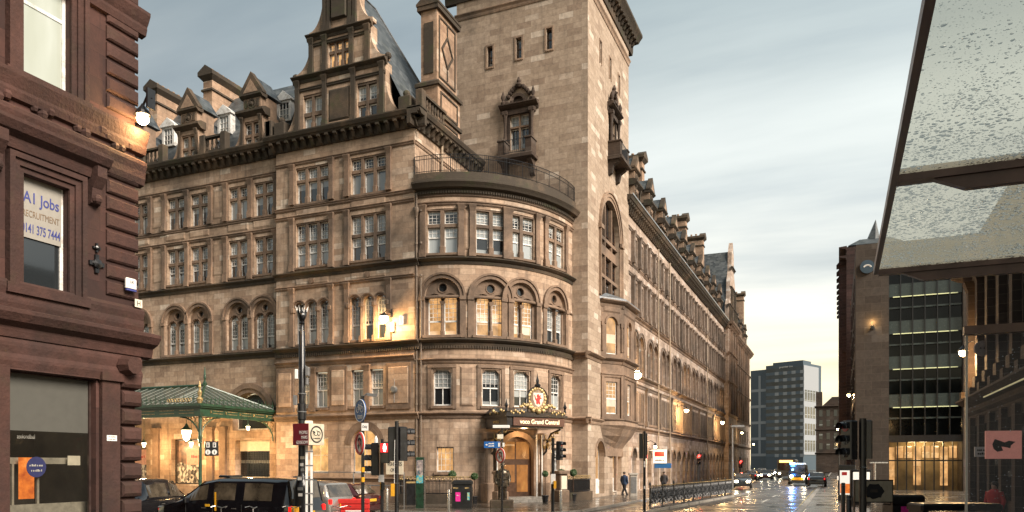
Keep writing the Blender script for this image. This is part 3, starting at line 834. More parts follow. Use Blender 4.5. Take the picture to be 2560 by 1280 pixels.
# gable above the main cornice
gb, gt = MB(), MB()
gx0, gx1 = XonY(738, YM), XonY(963, YM)
gx2, gx3 = XonY(773, YM), XonY(926, YM)
gx4, gx5 = XonY(806, YM), XonY(894, YM)
gm = (gx0 + gx1) / 2 + .1
wA, wB = XonY(781, YM), XonY(917, YM)
Z1, Z2, Z3, Z4 = 24.2, 27.9, 30.5, 34.6
gb.wall(gx0, gx1, Z1, Z1 + .1, []); gb.wall(gx0, gx1, Z1 + .1, Z2, [rect(wA - .74, wA + .74, Z1 + .2, Z1 + 2.6), rect(wB - .74, wB + .74, Z1 + .2, Z1 + 2.6)], depth=.34)
wC = XonY(846, YM)
gb.wall(gx2, gx3, Z2, Z3, [rect(wC - .78, wC + .78, Z2 + .3, Z2 + 2.05)], depth=.34)
gb.wall(gx4, gx5, Z3, Z4)
for a, b, z0, z1 in ((gx0, gx1, Z1, Z2), (gx2, gx3, Z2, Z3), (gx4, gx5, Z3, Z4)): gb.box(a, a + .02, -.8, 0, z0, z1); gb.box(b - .02, b, -.8, 0, z0, z1); gb.box(a + .02, b - .02, -.8, -.5, z0, z1)
# side scrolls of the three stages
def scroll(mb, x0, x1, z0, z1, s_, n=8):
    """concave sweep from (x1, z1) at the body down to (x0, z0) outside"""
    pts = [(x1, z0)]
    for i in range(n + 1):
        t_ = i / n; a = t_ * PI / 2
        pts.append((x1 + (x0 - x1) * (1 - math.cos(a)), z1 + (z0 + .25 - z1) * math.sin(a)))
    pts.append((x0, z0))
    mb.prism(pts, -.5, -.05, 'y')
scroll(gb, gx0 - 1.1, gx0 + .01, Z1, Z1 + 2.9, -1); scroll(gb, gx1 + 1.35, gx1 - .01, Z1, Z1 + 2.9, 1)
scroll(gb, gx2 - 1.25, gx2 + .01, Z2 + .15, Z2 + 2.2, -1); scroll(gb, gx3 + 1.15, gx3 - .01, Z2 + .15, Z2 + 2.2, 1)
scroll(gb, gx4 - 1.1, gx4 + .01, Z3 + .15, Z3 + 2.7, -1); scroll(gb, gx5 + 1.1, gx5 - .01, Z3 + .15, Z3 + 2.7, 1)
for x in (gx0 + .22, wA + 1.0, wB - 1.0, gx1 - .22): pilaster(gt, x, Z1 + .1, Z2 - .1)
for x in (gx2 + .2, wC - 1.05, wC + 1.05, gx3 - .2): pilaster(gt, x, Z2 + .15, Z3 - .1)
for x in (gx4 + .2, gx4 + .55, gx5 - .2, gx5 - .55): pilaster(gt, x, Z3 + .15, Z4, .26)
gt.mould(gx0 - .15, gx1 + .15, STR(Z2 + .12, .34, .4)); gt.mould(gx2 - .15, gx3 + .15, STR(Z3 + .12, .3, .36))
gt.mould(gx0, gx1, STR(Z2 - .65, .12, .2)); gt.mould(gx2, gx3, STR(Z3 - .45, .12, .2))
panel_raised(gt, wA + 1.3, wB - 1.3, Z1 + .5, Z1 + 2.6, .07); panel_raised(gt, (gx4 + gx5) / 2 - .62, (gx4 + gx5) / 2 + .62, Z3 + .75, Z3 + 2.4, .22, .1)
for s_, x in ((-1, gx0 - 1.25), (1, gx1 + 1.45)): gt.bev(x - .45, x + .45, -.6, .12, Z1, Z1 + 1.15, .05); gt.ball((x, -.2, Z1 + 1.35), .25, 8, 6)
for x, z in ((gx0 - .1, Z2), (gx1 + .1, Z2)): gt.ball((x + (.0), -.2, z + .35), .22, 8, 6)
gt.prism([(gx4 - .25, Z4), (gx5 + .25, Z4), ((gx4 + gx5) / 2, Z4 + 1.6)], -.55, .15, 'y')
o = gb.build('gable', M['stone'], hotel, fM); gt.build('gable_moulding', M['mossy'], o, fM)
for c in (wA, wB): put(WN['dorm'], hotel, (c, YM, Z1 + .2), sz=(1.08, 1, 1.29))
put(WN['gable'], hotel, (wC, YM, Z2 + .3), mats={'pane': M['panelit']})
# steep slate roof behind it
mb = MB(); rx = (gx0 + gx1) / 2
rA, rB, RZ = YM + .5, YM + 4.3, 34.2
mb.face([(XR - .6, rA, 24.3), (XR - .6, YT - .3, 24.3), (rx, rB, RZ), (rx, rA, RZ)])
mb.face([(XML + .2, rA, 24.3), (rx, rA, RZ), (rx, rB, RZ), (XML + .2, YT - .3, 24.3)])
mb.face([(XR - .6, YT - .3, 24.3), (XML + .2, YT - .3, 24.3), (rx, rB, RZ)])
ms = mb.build('roof', M['slate'], hotel)
mb = MB(); mb.tube([(rx, rA, RZ + .05), (rx, rB, RZ + .05), (XR - .6, YT - .3, 24.35)], .07); mb.build('ridge', M['lead'], ms)

# ================= return wall to the tower
mb, tr = MB(), MB()
a, b = YM, YT + .3
mb.face(list(map(lambda p: (p[0], 0, p[1]), rect(a, b, S4 - 3, EAV + .3))))
mb.face(list(map(lambda p: (p[0], 0, p[1]), rect(a, a + .35, 0, S4 - 3))))
mb.build('facade', M['stone'], hotel, fR)
for z in (S4 + 2.9,): tr.mould(a, b, STR(z, .14, .2))
tr.mould(a - .14, b, STR(S4 - .1, .14, .22))
panel_raised(tr, a + .5, a + 2.8, S4 + .4, S4 + 2.6, .05); panel_raised(tr, a + 3.8, b - .3, S4 + .4, S4 + 2.6, .05)
tr.build('string_course', M['clean'], hotel, fR)
mb = MB(); mb.mould(a - .8, b, CORN(EAV)); modillions(mb, a - .4, b, EAV - .22, .1, .62); mb.build('cornice', M['mossy'], hotel, fR)
baluster_run('balustrade', fR, a + .3, a + 3.2, EAV + .3, 1.15, d=.42, peds=(a + .1,))
# tall panelled chimney
ch, ct = MB(), MB()
cx0, cx1, cy0, cy1 = -25.75, -24.55, 45.3, 48.2
ch.box(cx0 - .15, cx1 + .15, cy0 - .15, cy1 + .2, 23.6, 27.6); ch.box(cx0, cx1, cy0, cy1, 27.6, 32.9)
for z, o_ in ((25.6, .3), (27.6, .32)): ct.loft([[(cx0 - o_, cy0 - o_, z - .12), (cx1 + o_, cy0 - o_, z - .12), (cx1 + o_, cy1 + o_, z - .12), (cx0 - o_, cy1 + o_, z - .12)], [(cx0 - o_, cy0 - o_, z + .1), (cx1 + o_, cy0 - o_, z + .1), (cx1 + o_, cy1 + o_, z + .1), (cx0 - o_, cy1 + o_, z + .1)], [(cx0 - .02, cy0 - .02, z + .35), (cx1 + .02, cy0 - .02, z + .35), (cx1 + .02, cy1 + .02, z + .35), (cx0 - .02, cy1 + .02, z + .35)]])
ct.box(cx0 - .2, cx1 + .2, cy0 - .2, cy1 + .2, 32.6, 32.9)
cm = (cx0 + cx1) / 2; ct.prism([(cx0 - .25, 32.9), (cx1 + .25, 32.9), (cx1 + .25, 33.05), (cm, 33.75), (cx0 - .25, 33.05)], cy0 - .25, cy1 + .25, 'y')
def fr(mb, X, y0, y1, z0, z1, w=.12, d=.07):
    mb.box(X, X + d, y0, y1, z0, z0 + w); mb.box(X, X + d, y0, y1, z1 - w, z1); mb.box(X, X + d, y0, y0 + w, z0 + w, z1 - w); mb.box(X, X + d, y1 - w, y1, z0 + w, z1 - w)
fr(ct, cx1 - .01, cy0 + .25, cy1 - .25, 28.2, 32.3); fr(ct, cx1 + .14, cy0 + .2, cy1 - .2, 25.85, 27.2); fr(ct, cx1 + .14, cy0 + .2, cy1 - .2, 24.1, 25.3)
yc = (cy0 + cy1) / 2
for k in range(4):
    a_ = PI / 4 + k * PI / 2; p = [(yc + math.cos(q) * r_, 30.3 + math.sin(q) * r_ * 1.35) for r_ in (.85, .68) for q in (a_ - PI / 4, a_ + PI / 4)]
    ct.faces([(cx1 + dd, *p[i]) for dd in (0, .08) for i in (0, 1, 3, 2)], [(4, 5, 6, 7), (0, 1, 5, 4), (2, 3, 7, 6), (1, 2, 6, 5), (3, 0, 4, 7)])
ct.box(cx1, cx1 + .06, yc - .06, yc + .06, 28.4, 29.1); ct.box(cx1, cx1 + .06, yc - .06, yc + .06, 31.5, 32.2)
ct.box(cx0 + .25, cx1 - .25, cy0 - .05, cy0, 28.4, 31.8)
o = ch.build('chimney', M['chim'], hotel); ct.build('chimney_cap', M['mossy'], o)

# ================= curved bay
wall, tr = MB(), MB()
b3 = [bay_s(1105), bay_s(1228), bay_s(1305), bay_s(1391)]
bg_ = bay_s(1112)
en = (bay_s(1222), bay_s(1338))
wall.wall(0, BL, 0, 1.2)
es = (en[0] + en[1]) / 2
wall.wall(0, BL, 1.2, S1, [rect(bg_ - .55, bg_ + .55, 1.85, 3.4), rect(bay_s(1390) - .45, bay_s(1390) + .45, 1.85, 3.4)], depth=.3)
wall.wall(0, BL, S1, S2, [rect(c - .575, c + .575, 5.95, 8.2) for c in b3], depth=.34)
wall.wall(0, BL, S2, S3, [arch(c - 1.12, c + 1.12, S2 + .25, S2 + 2.65, 16) for c in b3], depth=.3)
wall.wall(0, BL, S3, S4, [rect(c - .95, c + .95, S3 + .3, S3 + 3.05) for c in b3], depth=.34)
for c in b3:
    tr.ring_arch(c, S2 + 2.65, 1.12, 1.34, -.02, .09, 16); tr.ring_arch(c, S2 + 2.65, 1.34, 1.46, -.02, .17, 16)
    for s_ in (-1, 1):
        tr.box(c + s_ * 1.3 - .18, c + s_ * 1.3 + .18, 0, .11, S2 + .1, S2 + 2.42); tr.box(c + s_ * 1.3 - .2, c + s_ * 1.3 + .2, 0, .18, S2 + 2.42, S2 + 2.65)
        pilaster(tr, c + s_ * 1.2, S3 + .08, S3 + 3.3, .34, .16)
        tr.box(c + s_ * .78 - .12, c + s_ * .78 + .12, 0, .07, 5.75, 8.45)
    tr.box(c - .9, c + .9, 0, .1, 8.3, 8.5)
for a, b in ((b3[0] + 1.35, b3[1] - 1.35), (b3[2] + 1.35, b3[3] - 1.35)):
    if b - a > .3: panel_raised(wall, a, b, S3 + .5, S3 + 3.0, .05); panel_raised(wall, a, b, S2 + .6, S2 + 2.2, .05); panel_raised(wall, a - .25, b + .25, 5.9, 8.4, .08)
tr.mould(0, BL, STR(S3 + 3.45, .16, .2)); tr.mould(0, BL, STR(8.85, .2, .28)); tr.mould(0, BL, STR(S2 + 2.65, .03, .12))
tr.mould(0, BL, STR(S3 + 3.95, .1, .16))
wall.build('bay_wall', M['stone'], hotel, fB, BCUT)
tr.build('window_surround', M['trim'], hotel, fB, BCUT)
string_part('string_course', fB, [(0, BL)], S1, .28, .36, 'trim', BCUT)
string_part('string_course', fB, [(0, BL)], S2, .36, .42, 'mossy', BCUT, dent=True)
string_part('string_course', fB, [(0, BL)], S3, .34, .40, 'mossy', BCUT)
mb = MB(); z = S4
mb.mould(0, BL, [(-.4, z - .62), (.06, z - .62), (.12, z - .5), (.16, z - .3), (.42, z - .22), (.5, z - .1), (.62, z + .05), (.62, z + .15), (.3, z + .28), (.28, z + .75), (-.4, z + .75)])
n = int(BL / .16)
for i in range(n): u = BL * (i + .5) / n; mb.box(u - .045, u + .045, .05, .2, z - .52, z - .36)
mb.build('cornice', M['mossy'], hotel, fB, BCUT)
mb = MB(); mb.face([fB(BL * i / 30, 0, S4 + .7) for i in range(31)] + [(XR, YT, S4 + .7)]); mb.build('roof_deck', M['lead'], hotel)
mb = MB()
for z_ in (S4 + .86, S4 + 1.62, S4 + 1.85): mb.tube([fB(BL * i / 40, .18, z_) for i in range(41)], .022, 5)
for i in range(111): p = fB(BL * i / 110, .18, 0); mb.cyl((p[0], p[1], S4 + .72), (p[0], p[1], S4 + 1.85), .013 if i % 10 else .028, n=4)
mb.build('balcony_railing', M['black'], hotel)
for i, c in enumerate(b3):
    p = bay_pt(c)[0]; rz = bay_rz(c)
    put(WN['bay3'], hotel, (p.x, p.y, S3 + .3), rz)
    put(WN['baytwin'], hotel, (p.x, p.y, S2 + .25), rz, {'pane': M['panelit']} if i in (0, 1, 2) else None)
    put(WN['sash'], hotel, (p.x, p.y, 5.95), rz)
p = bay_pt(bg_)[0]; put(WN['low'], hotel, (p.x, p.y, 1.85), bay_rz(bg_))
p = bay_pt(bay_s(1390))[0]; put(WN['low'], hotel, (p.x, p.y, 1.85), bay_rz(bay_s(1390)), {'pane': M['panepale']})
# downpipes in the corner
mb = MB()
for q, m in ((.12, 0), (.42, 1)):
    p = fB(q, .14, 0); mb.cyl((p[0], p[1], 0), (p[0], p[1], S4 - .4 if q < .3 else S3 - 1.2), .065, n=8)
    for z in range(2, 19, 2): mb.cyl((p[0], p[1], z), (p[0], p[1], z + .12), .09, n=8)
p = fB(.12, .16, 0); mb.lathe((p[0], p[1], S4 - 1.9), [(.07, 0), (.16, .3), (.22, .4), (.22, .6), (.05, .65)], 8)
mb.build('downpipe', M['pipe'], hotel, smooth=True)
p = fR(YM + 3.3, .16, 0); mb = MB(); mb.cyl((p[0], p[1], S4), (p[0], p[1], EAV - .6), .08, n=8); mb.build('downpipe', M['pipelit'], hotel, smooth=True)

# ================= tower
ZT = 35.2
TX0, TX1 = -25.8, XT
wall, tr = MB(), MB()
slit = [(XonY(u, YT), Zat(v, DonY(u, YT))) for u, v in ((1225, 168), (1297, 147), (1373, 124))]
bw_ = XonY(1299, YT); bz0 = Zat(372, DonY(1299, YT)); bz1 = Zat(286, DonY(1299, YT))
wall.wall(TX0, TX1, 0, 19.0)
wall.wall(TX0, TX1, 19.0, 28.5, [rect(bw_ - .72, bw_ + .72, bz0, bz1)], depth=.35)
wall.wall(TX0, TX1, 28.5, ZT + 1.2, [rect(x - .22, x + .22, z, z + 1.5) for x, z in slit], depth=.4)
for x, z in slit: fr2 = [tr.box(x - .34, x - .22, 0, .05, z - .12, z + 1.62), tr.box(x + .22, x + .34, 0, .05, z - .12, z + 1.62), tr.box(x - .22, x + .22, 0, .05, z + 1.5, z + 1.62), tr.box(x - .22, x + .22, 0, .08, z - .12, z)]
tr.mould(TX0 - .1, TX1 + .1, STR(ZT, .2, .4)); tr.mould(TX0, TX1, STR(S2 - .05, .36, .42)); tr.mould(bay_pt(BL)[0].x, TX1 + .26, STR(S1, .26, .4))
wall.build('tower_wall', M['tower'], hotel, fT); tr.build('tower_moulding', M['clean'], hotel, fT)
sl_, sp_ = MB(), MB()
def slit_win(x, z, fn):
    a, b = MB(), MB(); frame_rect(a, x - .22, x + .22, z, z + 1.5, -.3, .05, .05, 0, 0, mid=z + .8); qpane(b, x - .22, x + .22, z, z + 1.5, -.29)
    o = a.build('slit_window', M['gum'], hotel, fn); b.build('pane', M['panedark'], o, fn)
for x, z in slit: slit_win(x, z, fT)
# right face
wall, tr = MB(), MB()
rs = [(YonX(u, XT), v) for u, v in ((1501, 157), (1525, 197), (1547, 238))]
slr = []
for y, v in rs: D = ppx(XT, y)[1]; slr.append((y, Zat(v, D)))
ay0, ay1 = YonX(1503, XT), YonX(1548, XT); ac = (ay0 + ay1) / 2; ar = (ay1 - ay0) / 2
az0 = Zat(755, ppx(XT, ac)[1]); az1 = Zat(505, ppx(XT, ac)[1]) - ar
yb = YonX(1531, XT); zb0 = Zat(372, ppx(XT, yb)[1]) - .3; zb1 = zb0 + 2.5
oy0, oy1 = YonX(1502, XT), YonX(1566, XT)
gy = [YonX(1500, XT), YonX(1538, XT)]
yh = [arch(YonX(1489, XT), YonX(1511, XT), .2, 2.9, 12), arch(YonX(1532, XT), YonX(1554, XT), .2, 2.9, 12)]
wall.wall(YT, YTB, 0, S1, yh, depth=.6)
wall.wall(YT, YTB, S1, S2 + 2.0)
wall.wall(YT, YTB, S2 + 2.0, 22.5, [arch(ay0, ay1, max(az0, S2 + 2.1), az1, 18)], depth=.5)
wall.wall(YT, YTB, 22.5, 29.5, [rect(yb - .72, yb + .72, zb0, zb1)], depth=.35)
wall.wall(YT, YTB, 29.5, ZT + 1.2, [rect(y - .22, y + .22, z, z + 1.55) for y, z in slr], depth=.4)
for r0, r1, d in ((0, .25, .06), (.25, .5, .12), (.5, .62, .2)):
    tr.ring_arch(ac, az1, ar + r0, ar + r1, -.02, d, 18)
    for s_ in (-1, 1): a = ac + s_ * (ar + r0); b = ac + s_ * (ar + r1); tr.box(min(a, b), max(a, b), -.02, d, az0, az1)
tr.box(ac - ar - .75, ac - ar, -.02, .25, az1 - .3, az1); tr.box(ac + ar, ac + ar + .75, -.02, .25, az1 - .3, az1)
for y, z in slr: tr.box(y - .32, y - .22, 0, .05, z - .1, z + 1.65); tr.box(y + .22, y + .32, 0, .05, z - .1, z + 1.65); tr.box(y - .22, y + .22, 0, .05, z + 1.55, z + 1.65)
tr.mould(YT - .2, YTB, STR(ZT, .2, .4)); tr.mould(YT - .36, YTB, STR(S2 - .05, .36, .42)); tr.mould(YT - .26, YTB, STR(S1, .26, .4))
for c in yh: cc = (c[0][0] + c[1][0]) / 2; rr = (c[1][0] - c[0][0]) / 2; tr.ring_arch(cc, 2.9, rr, rr + .2, -.02, .08, 14)
wall.build('tower_wall', M['tower'], hotel, fTR); tr.build('tower_moulding', M['clean'], hotel, fTR)
for y, z in slr: slit_win(y, z, fTR)
mb = MB()
for a, b, fn, lo in ((TX0 - .9, TX1 + .9, fT, .9), (YT - .9, YTB + .9, fTR, .9)):
    q = MB(); q.mould(a, b, [(-.2, ZT + .9), (.1, ZT + .9), (.16, ZT + 1.2), (.16, ZT + 1.7), (.62, ZT + 1.75), (.75, ZT + 1.95), (.95, ZT + 2.2), (.95, ZT + 2.4), (-.2, ZT + 2.6)])
    modillions(q, a + .4, b - .3, ZT + 1.74, .1, .62, .5, .26, .66)
    q.build('tower_cornice', M['mossy'], hotel, fn)
mb.box(TX0 + .3, TX1 - .3, YT + .3, YTB - .3, ZT + 2.4, ZT + 3.4); mb.build('tower_parapet', M['mossy'], hotel)
mb = MB(); mb.face([(TX0, YT, 0), (TX0, YTB, 0), (TX0, YTB, ZT + 2), (TX0, YT, ZT + 2)]); mb.face([(TX0, YTB, 0), (TX1, YTB, 0), (TX1, YTB, ZT + 2), (TX0, YTB, ZT + 2)]); mb.build('tower_wall', M['tower'], hotel)
# big arched stair window
a, b, c = MB(), MB(), MB()
for k in (-1, 1): a.box(ac + k * ar * .36 - .1, ac + k * ar * .36 + .1, -.4, -.15, az0, az1 + ar * .85)
for zf in (.28, .56, .74): z = az0 + (az1 - az0) * zf * 1.2; a.box(ac - ar, ac + ar, -.4, -.14, z - .12, z + (.55 if zf > .5 and zf < .7 else .12))
b.box(ac - ar, ac - ar + .08, -.42, -.36, az0, az1); b.box(ac + ar - .08, ac + ar, -.42, -.36, az0, az1); b.ring_arch(ac, az1, ar - .08, ar, -.42, -.36, 14)
for k in range(1, 9): y = ac - ar + 2 * ar * k / 9; b.box(y - .015, y + .015, -.42, -.38, az0, az1 + math.sqrt(max(0, ar * ar - (y - ac) ** 2)))
for k in range(1, 14): z = az0 + (az1 - az0) * k / 13; b.box(ac - ar, ac + ar, -.42, -.385, z - .015, z + .015)
c.face([(x, -.43, z) for x, z in arch(ac - ar, ac + ar, az0, az1, 16)])
o = a.build('stair_window', M['trim'], hotel, fTR); b.build('sash', M['gum'], o, fTR); c.build('pane', M['panedark'], o, fTR)

# windows with balcony and carved hood (front and right face)
def aedicule(fn, u, z0, z1):
    o_, q, g = MB(), MB(), MB()
    w = .72; h = z1 - z0
    for s_ in (-1, 1):
        x = u + s_ * 1.02
        o_.lathe((x, .22, z0), [(.16, 0), (.16, .3), (.1, .4), (.13, .8), (.09, 1.2), (.11, h * .75), (.16, h - .1), (.2, h)], 8)
        o_.box(x - .2, x + .2, -.02, .4, h + z0, z1 + .25)
        o_.lathe((x + s_ * .12, .3, z1 + .75), [(.14, 0), (.18, .12), (.08, .25), (.17, .5), (.1, .7), (.02, .95)], 8)
        o_.box(u + s_ * .84 - .12, u + s_ * .84 + .12, -.02, .08, z0, z1)
        o_.box(x - .24, x + .24, .0, .95, z0 - .75, z0 + .3); o_.bev(x - .3, x + .3, -.02, 1.02, z0 + .3, z0 + .42, .03)
        o_.prism([(0, z0 - 2.1), (.28, z0 - 1.95), (.4, z0 - 1.4), (.8, z0 - 1.15), (.85, z0 - .75), (0, z0 - .75)], x - .18, x + .18, 'x')
    o_.mould(u - 1.45, u + 1.45, STR(z1 + .7, .5, .5)); o_.box(u - 1.25, u + 1.25, -.02, .2, z1, z1 + .3)
    o_.bev(u - 1.4, u + 1.4, -.02, 1.12, z0 - 1.0, z0 - .72, .05)
    # curved pediment with cartouche
    o_.ring_arch(u, z1 + .75, .42, .62, -.02, .35, 12); o_.box(u - .42, u + .42, -.02, .16, z1 + .7, z1 + 1.05)
    for s_ in (-1, 1):
        for k in range(5):
            a0 = k / 5
            o_.ball((u + s_ * (.95 - a0 * .75), .15, z1 + .9 + a0 ** .6 * 1.1), .17, 7, 5)
    o_.lathe((u, .15, z1 + 1.85), [(.18, 0), (.28, .15), (.1, .3), (.16, .45), (.04, .75)], 8)
    q.box(u - .05, u + .05, -.2, 0, z0, z1); q.box(u - w, u + w, -.2, -.02, z0 + h * .62, z0 + h * .62 + .12)
    o = o_.build('balcony_window', M['dark'], hotel, fn, smooth=True)
    q.build('mullion', M['trim'], o, fn)
    sa, pa = MB(), MB()
    for a, b in ((u - w, u - .05), (u + .05, u + w)):
        frame_rect(sa, a, b, z0, z0 + h * .62, -.28, .06, .05, 2, 0); frame_rect(sa, a, b, z0 + h * .62 + .12, z1, -.28, .06, .05, 2, 2)
    qpane(pa, u - w, u + w, z0, z1, -.3)
    sa.build('sash', M['white'], o, fn); pa.build('pane', M['pane'], o, fn)
    r = MB()
    for z in (z0 - .6, z0 + .28): r.box(u - .8, u + .8, .95, .98, z, z + .04)
    for i in range(11): x = u - .8 + 1.6 * i / 10; r.box(x - .012, x + .012, .955, .975, z0 - .6, z0 + .28)
    r.build('balcony_railing', M['black'], o, fn)
aedicule(fT, bw_, bz0, bz1)
aedicule(fTR, yb, zb0, zb1)

# oriel on the tower's right face, three sides, two storeys, on a carved corbel
oc = (oy0 + oy1) / 2; ow = (oy1 - oy0) / 2
O = [(oc - ow, 0.0), (oc - ow * .52, 1.15), (oc + ow * .52, 1.15), (oc + ow, 0.0)]
def oriel_ring(z, k=0.0, s_=1.0): return [(XT + d * s_ + (k if d > 0 else 0), oc + (y - oc) * (1 + k * .25) * (s_ * .5 + .5 if s_ < 1 else 1), z) for y, d in O]
om, ot = MB(), MB()
sides = list(zip(O, O[1:]))
owins = []
for (ya, da), (yb_, db) in sides:
    L_ = math.hypot(yb_ - ya, db - da); ux, ud = (yb_ - ya) / L_, (db - da) / L_
    nx, nd = -ud, ux
    if nd < 0: nx, nd = -nx, -nd
    fn = lambda u, d, z, ya=ya, da=da, ux=ux, ud=ud, nx=nx, nd=nd: (XT + da + ud * u + nd * d, ya + ux * u + nx * d, z)
    q, r = MB(), MB(); c = L_ / 2
    hw = min(.52, L_ / 2 - .3)
    q.wall(0, L_, S1, S2 - .2, [rect(c - hw, c + hw, 6.0, 8.35)], depth=.25); q.wall(0, L_, S2 - .2, S2 + 4.1, [arch(c - hw, c + hw, S2 + .3, S2 + 2.5, 10)], depth=.25)
    r.mould(-.1, L_ + .1, STR(S1 + .1, .26, .4)); r.mould(-.15, L_ + .15, STR(S2, .34, .42)); r.mould(-.12, L_ + .12, STR(S2 + 4.2, .4, .5)); r.mould(-.05, L_ + .05, STR(8.9, .16, .25))
    for x in (.12, L_ - .12): r.cyl((x, .04, S2 + .5), (x, .04, S2 + 2.3), .09, n=8); r.box(x - .12, x + .12, 0, .12, S2 + 2.3, S2 + 2.6); r.box(x - .12, x + .12, 0, .12, S1 + .1, 8.8)
    r.ring_arch(c, S2 + 2.5, hw, hw + .16, -.02, .08, 12); panel_raised(r, .2, L_ - .2, S2 + 3.3, S2 + 3.8, .07)
    ob = q.build('oriel', M['trim'], hotel, fn); r.build('oriel_moulding', M['trim'], ob, fn)
    sa, pa = MB(), MB(); frame_rect(sa, c - hw, c + hw, 6.0, 8.35, -.18, .07, .06, 3, 4, mid=7.1); qpane(pa, c - hw, c + hw, 6.0, 8.35, -.15)
    s2, p2 = MB(), MB(); arch_light(s2, p2, c - hw, c + hw, S2 + .3, S2 + 2.5, -.2, 3, 6)
    for (s3, p3) in ((sa, pa), (s2, p2)):
        w_ = s3.build('oriel_window', M['white'], hotel, fn); p3.build('pane', M['panelit'], w_, fn)
mb = MB(); mb.loft([oriel_ring(S1 + .12, .1), oriel_ring(S1 - .35, .25), oriel_ring(S1 - .6, .05), oriel_ring(S1 - 1.1, 0, .82), oriel_ring(S1 - 1.6, 0, .5), oriel_ring(S1 - 2.0, 0, .28), oriel_ring(S1 - 2.6, 0, .2)])
mb.box(XT, XT + .22, oc - .22, oc + .22, .3, S1 - 2.5)
mb.build('oriel_corbel', M['clean'], hotel)
mb = MB(); mb.loft([oriel_ring(S2 + 4.2, .35), oriel_ring(S2 + 4.35, .3), oriel_ring(S2 + 4.9, 0, .3)]); mb.build('oriel_roof', M['lead'], hotel)
for h in yh:
    sa, pa = MB(), MB(); arch_light(sa, pa, h[0][0] + .05, h[1][0] - .05, 1.2, 2.9, -.5, 2, 3, .75); sa.box(h[0][0], h[1][0], -.5, -.4, .2, 1.2)
    w_ = sa.build('archway_window', M['white'], hotel, fTR); pa.build('pane', M['panelit'], w_, fTR)

# ================= long side wing
y0, y1 = YTB - .5, 122.0
pcs = [66.6 + 5.8 * i for i in range(10)]
wall, tr = MB(), MB()
gnd = []
for i, c in enumerate(pcs):
    gnd += [arch(c - 2.2, c - .55, .1, 2.9, 12), arch(c + .55, c + 2.2, .1, 2.9, 12)]
wall.wall(y0, y1, 0, S1, gnd, depth=.55)
wall.wall(y0, y1, S1, S2, [rect(c + s_ * 1.25 - .95, c + s_ * 1.25 + .95, 6.0, 8.6) for c in pcs for s_ in (-1, 1)], depth=.5)
wall.wall(y0, y1, S2, S3, [arch(c + s_ * 1.13 - .98, c + s_ * 1.13 + .98, S2 + .25, S2 + 2.6, 16) for c in pcs for s_ in (-1, 1)], depth=.3)
wall.wall(y0, y1, S3, S4 - .55, [rect(c + s_ * 1.13 - .81, c + s_ * 1.13 + .81, S3 + .35, S3 + 2.95) for c in pcs for s_ in (-1, 1)], depth=.34)
wall.wall(y0, y1, S4 - .55, CO, [rect(c + s_ * 1.13 - .81, c + s_ * 1.13 + .81, S4 - .12, S4 + 2.23) for c in pcs for s_ in (-1, 1)], depth=.34)
wall.wall(y0, y1, CO, EAV + .3)
def wing_trim(tr, c):
    for s_ in (-1, 1):
        m = c + s_ * 1.13
        tr.ring_arch(m, S2 + 2.6, .98, 1.2, -.02, .09, 12); tr.ring_arch(m, S2 + 2.6, 1.2, 1.32, -.02, .16, 12)
        panel_raised(wall, m - .95, m + .95, S4 - .95, S4 - .35)
        n_ = c + s_ * 1.25
        for q in (-.95, -.32, .32, .95): tr.box(n_ + q - .1, n_ + q + .1, -.35, .06, 6.0, 8.7)
        g_ = c + s_ * 1.375; tr.ring_arch(g_, 2.9, .825, 1.0, -.02, .08, 12)
    for x in (c - 2.25, c, c + 2.25):
        tr.box(x - .13, x + .13, 0, .12, S2 + .1, S2 + 2.6); pilaster(tr, x, S3 + .08, S3 + 3.25, .36, .3); pilaster(tr, x, S4 - .15, S4 + 2.55, .36, .3)
    pilaster(tr, c + 2.9, S1 + .2, 9.2, .4, .2)
for c in pcs: wing_trim(tr, c)
for z, o_, h in ((S3 + 3.4, .14, .2), (S4 + 2.72, .14, .2), (9.3, .2, .3)): tr.mould(y0, y1, STR(z, o_, h))
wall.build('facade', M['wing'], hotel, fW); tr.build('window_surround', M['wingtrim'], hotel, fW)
for z, o_, h in ((S1, .28, .36), (S2, .32, .42), (S3, .26, .38)): string_part('string_course', fW, [(y0, y1)], z, o_, h, 'trim')
string_part('string_course', fW, [(y0, y1)], S4 - .2, .12, .22, 'trim')
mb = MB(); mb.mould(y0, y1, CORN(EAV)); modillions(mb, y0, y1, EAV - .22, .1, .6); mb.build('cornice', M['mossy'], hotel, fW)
mb = MB(); mb.mould(y0, y1, [(.7, EAV + .2), (.88, EAV + .2), (.88, EAV + .32), (.7, EAV + .32)]); mb.build('gutter', M['steel'], hotel, fW)
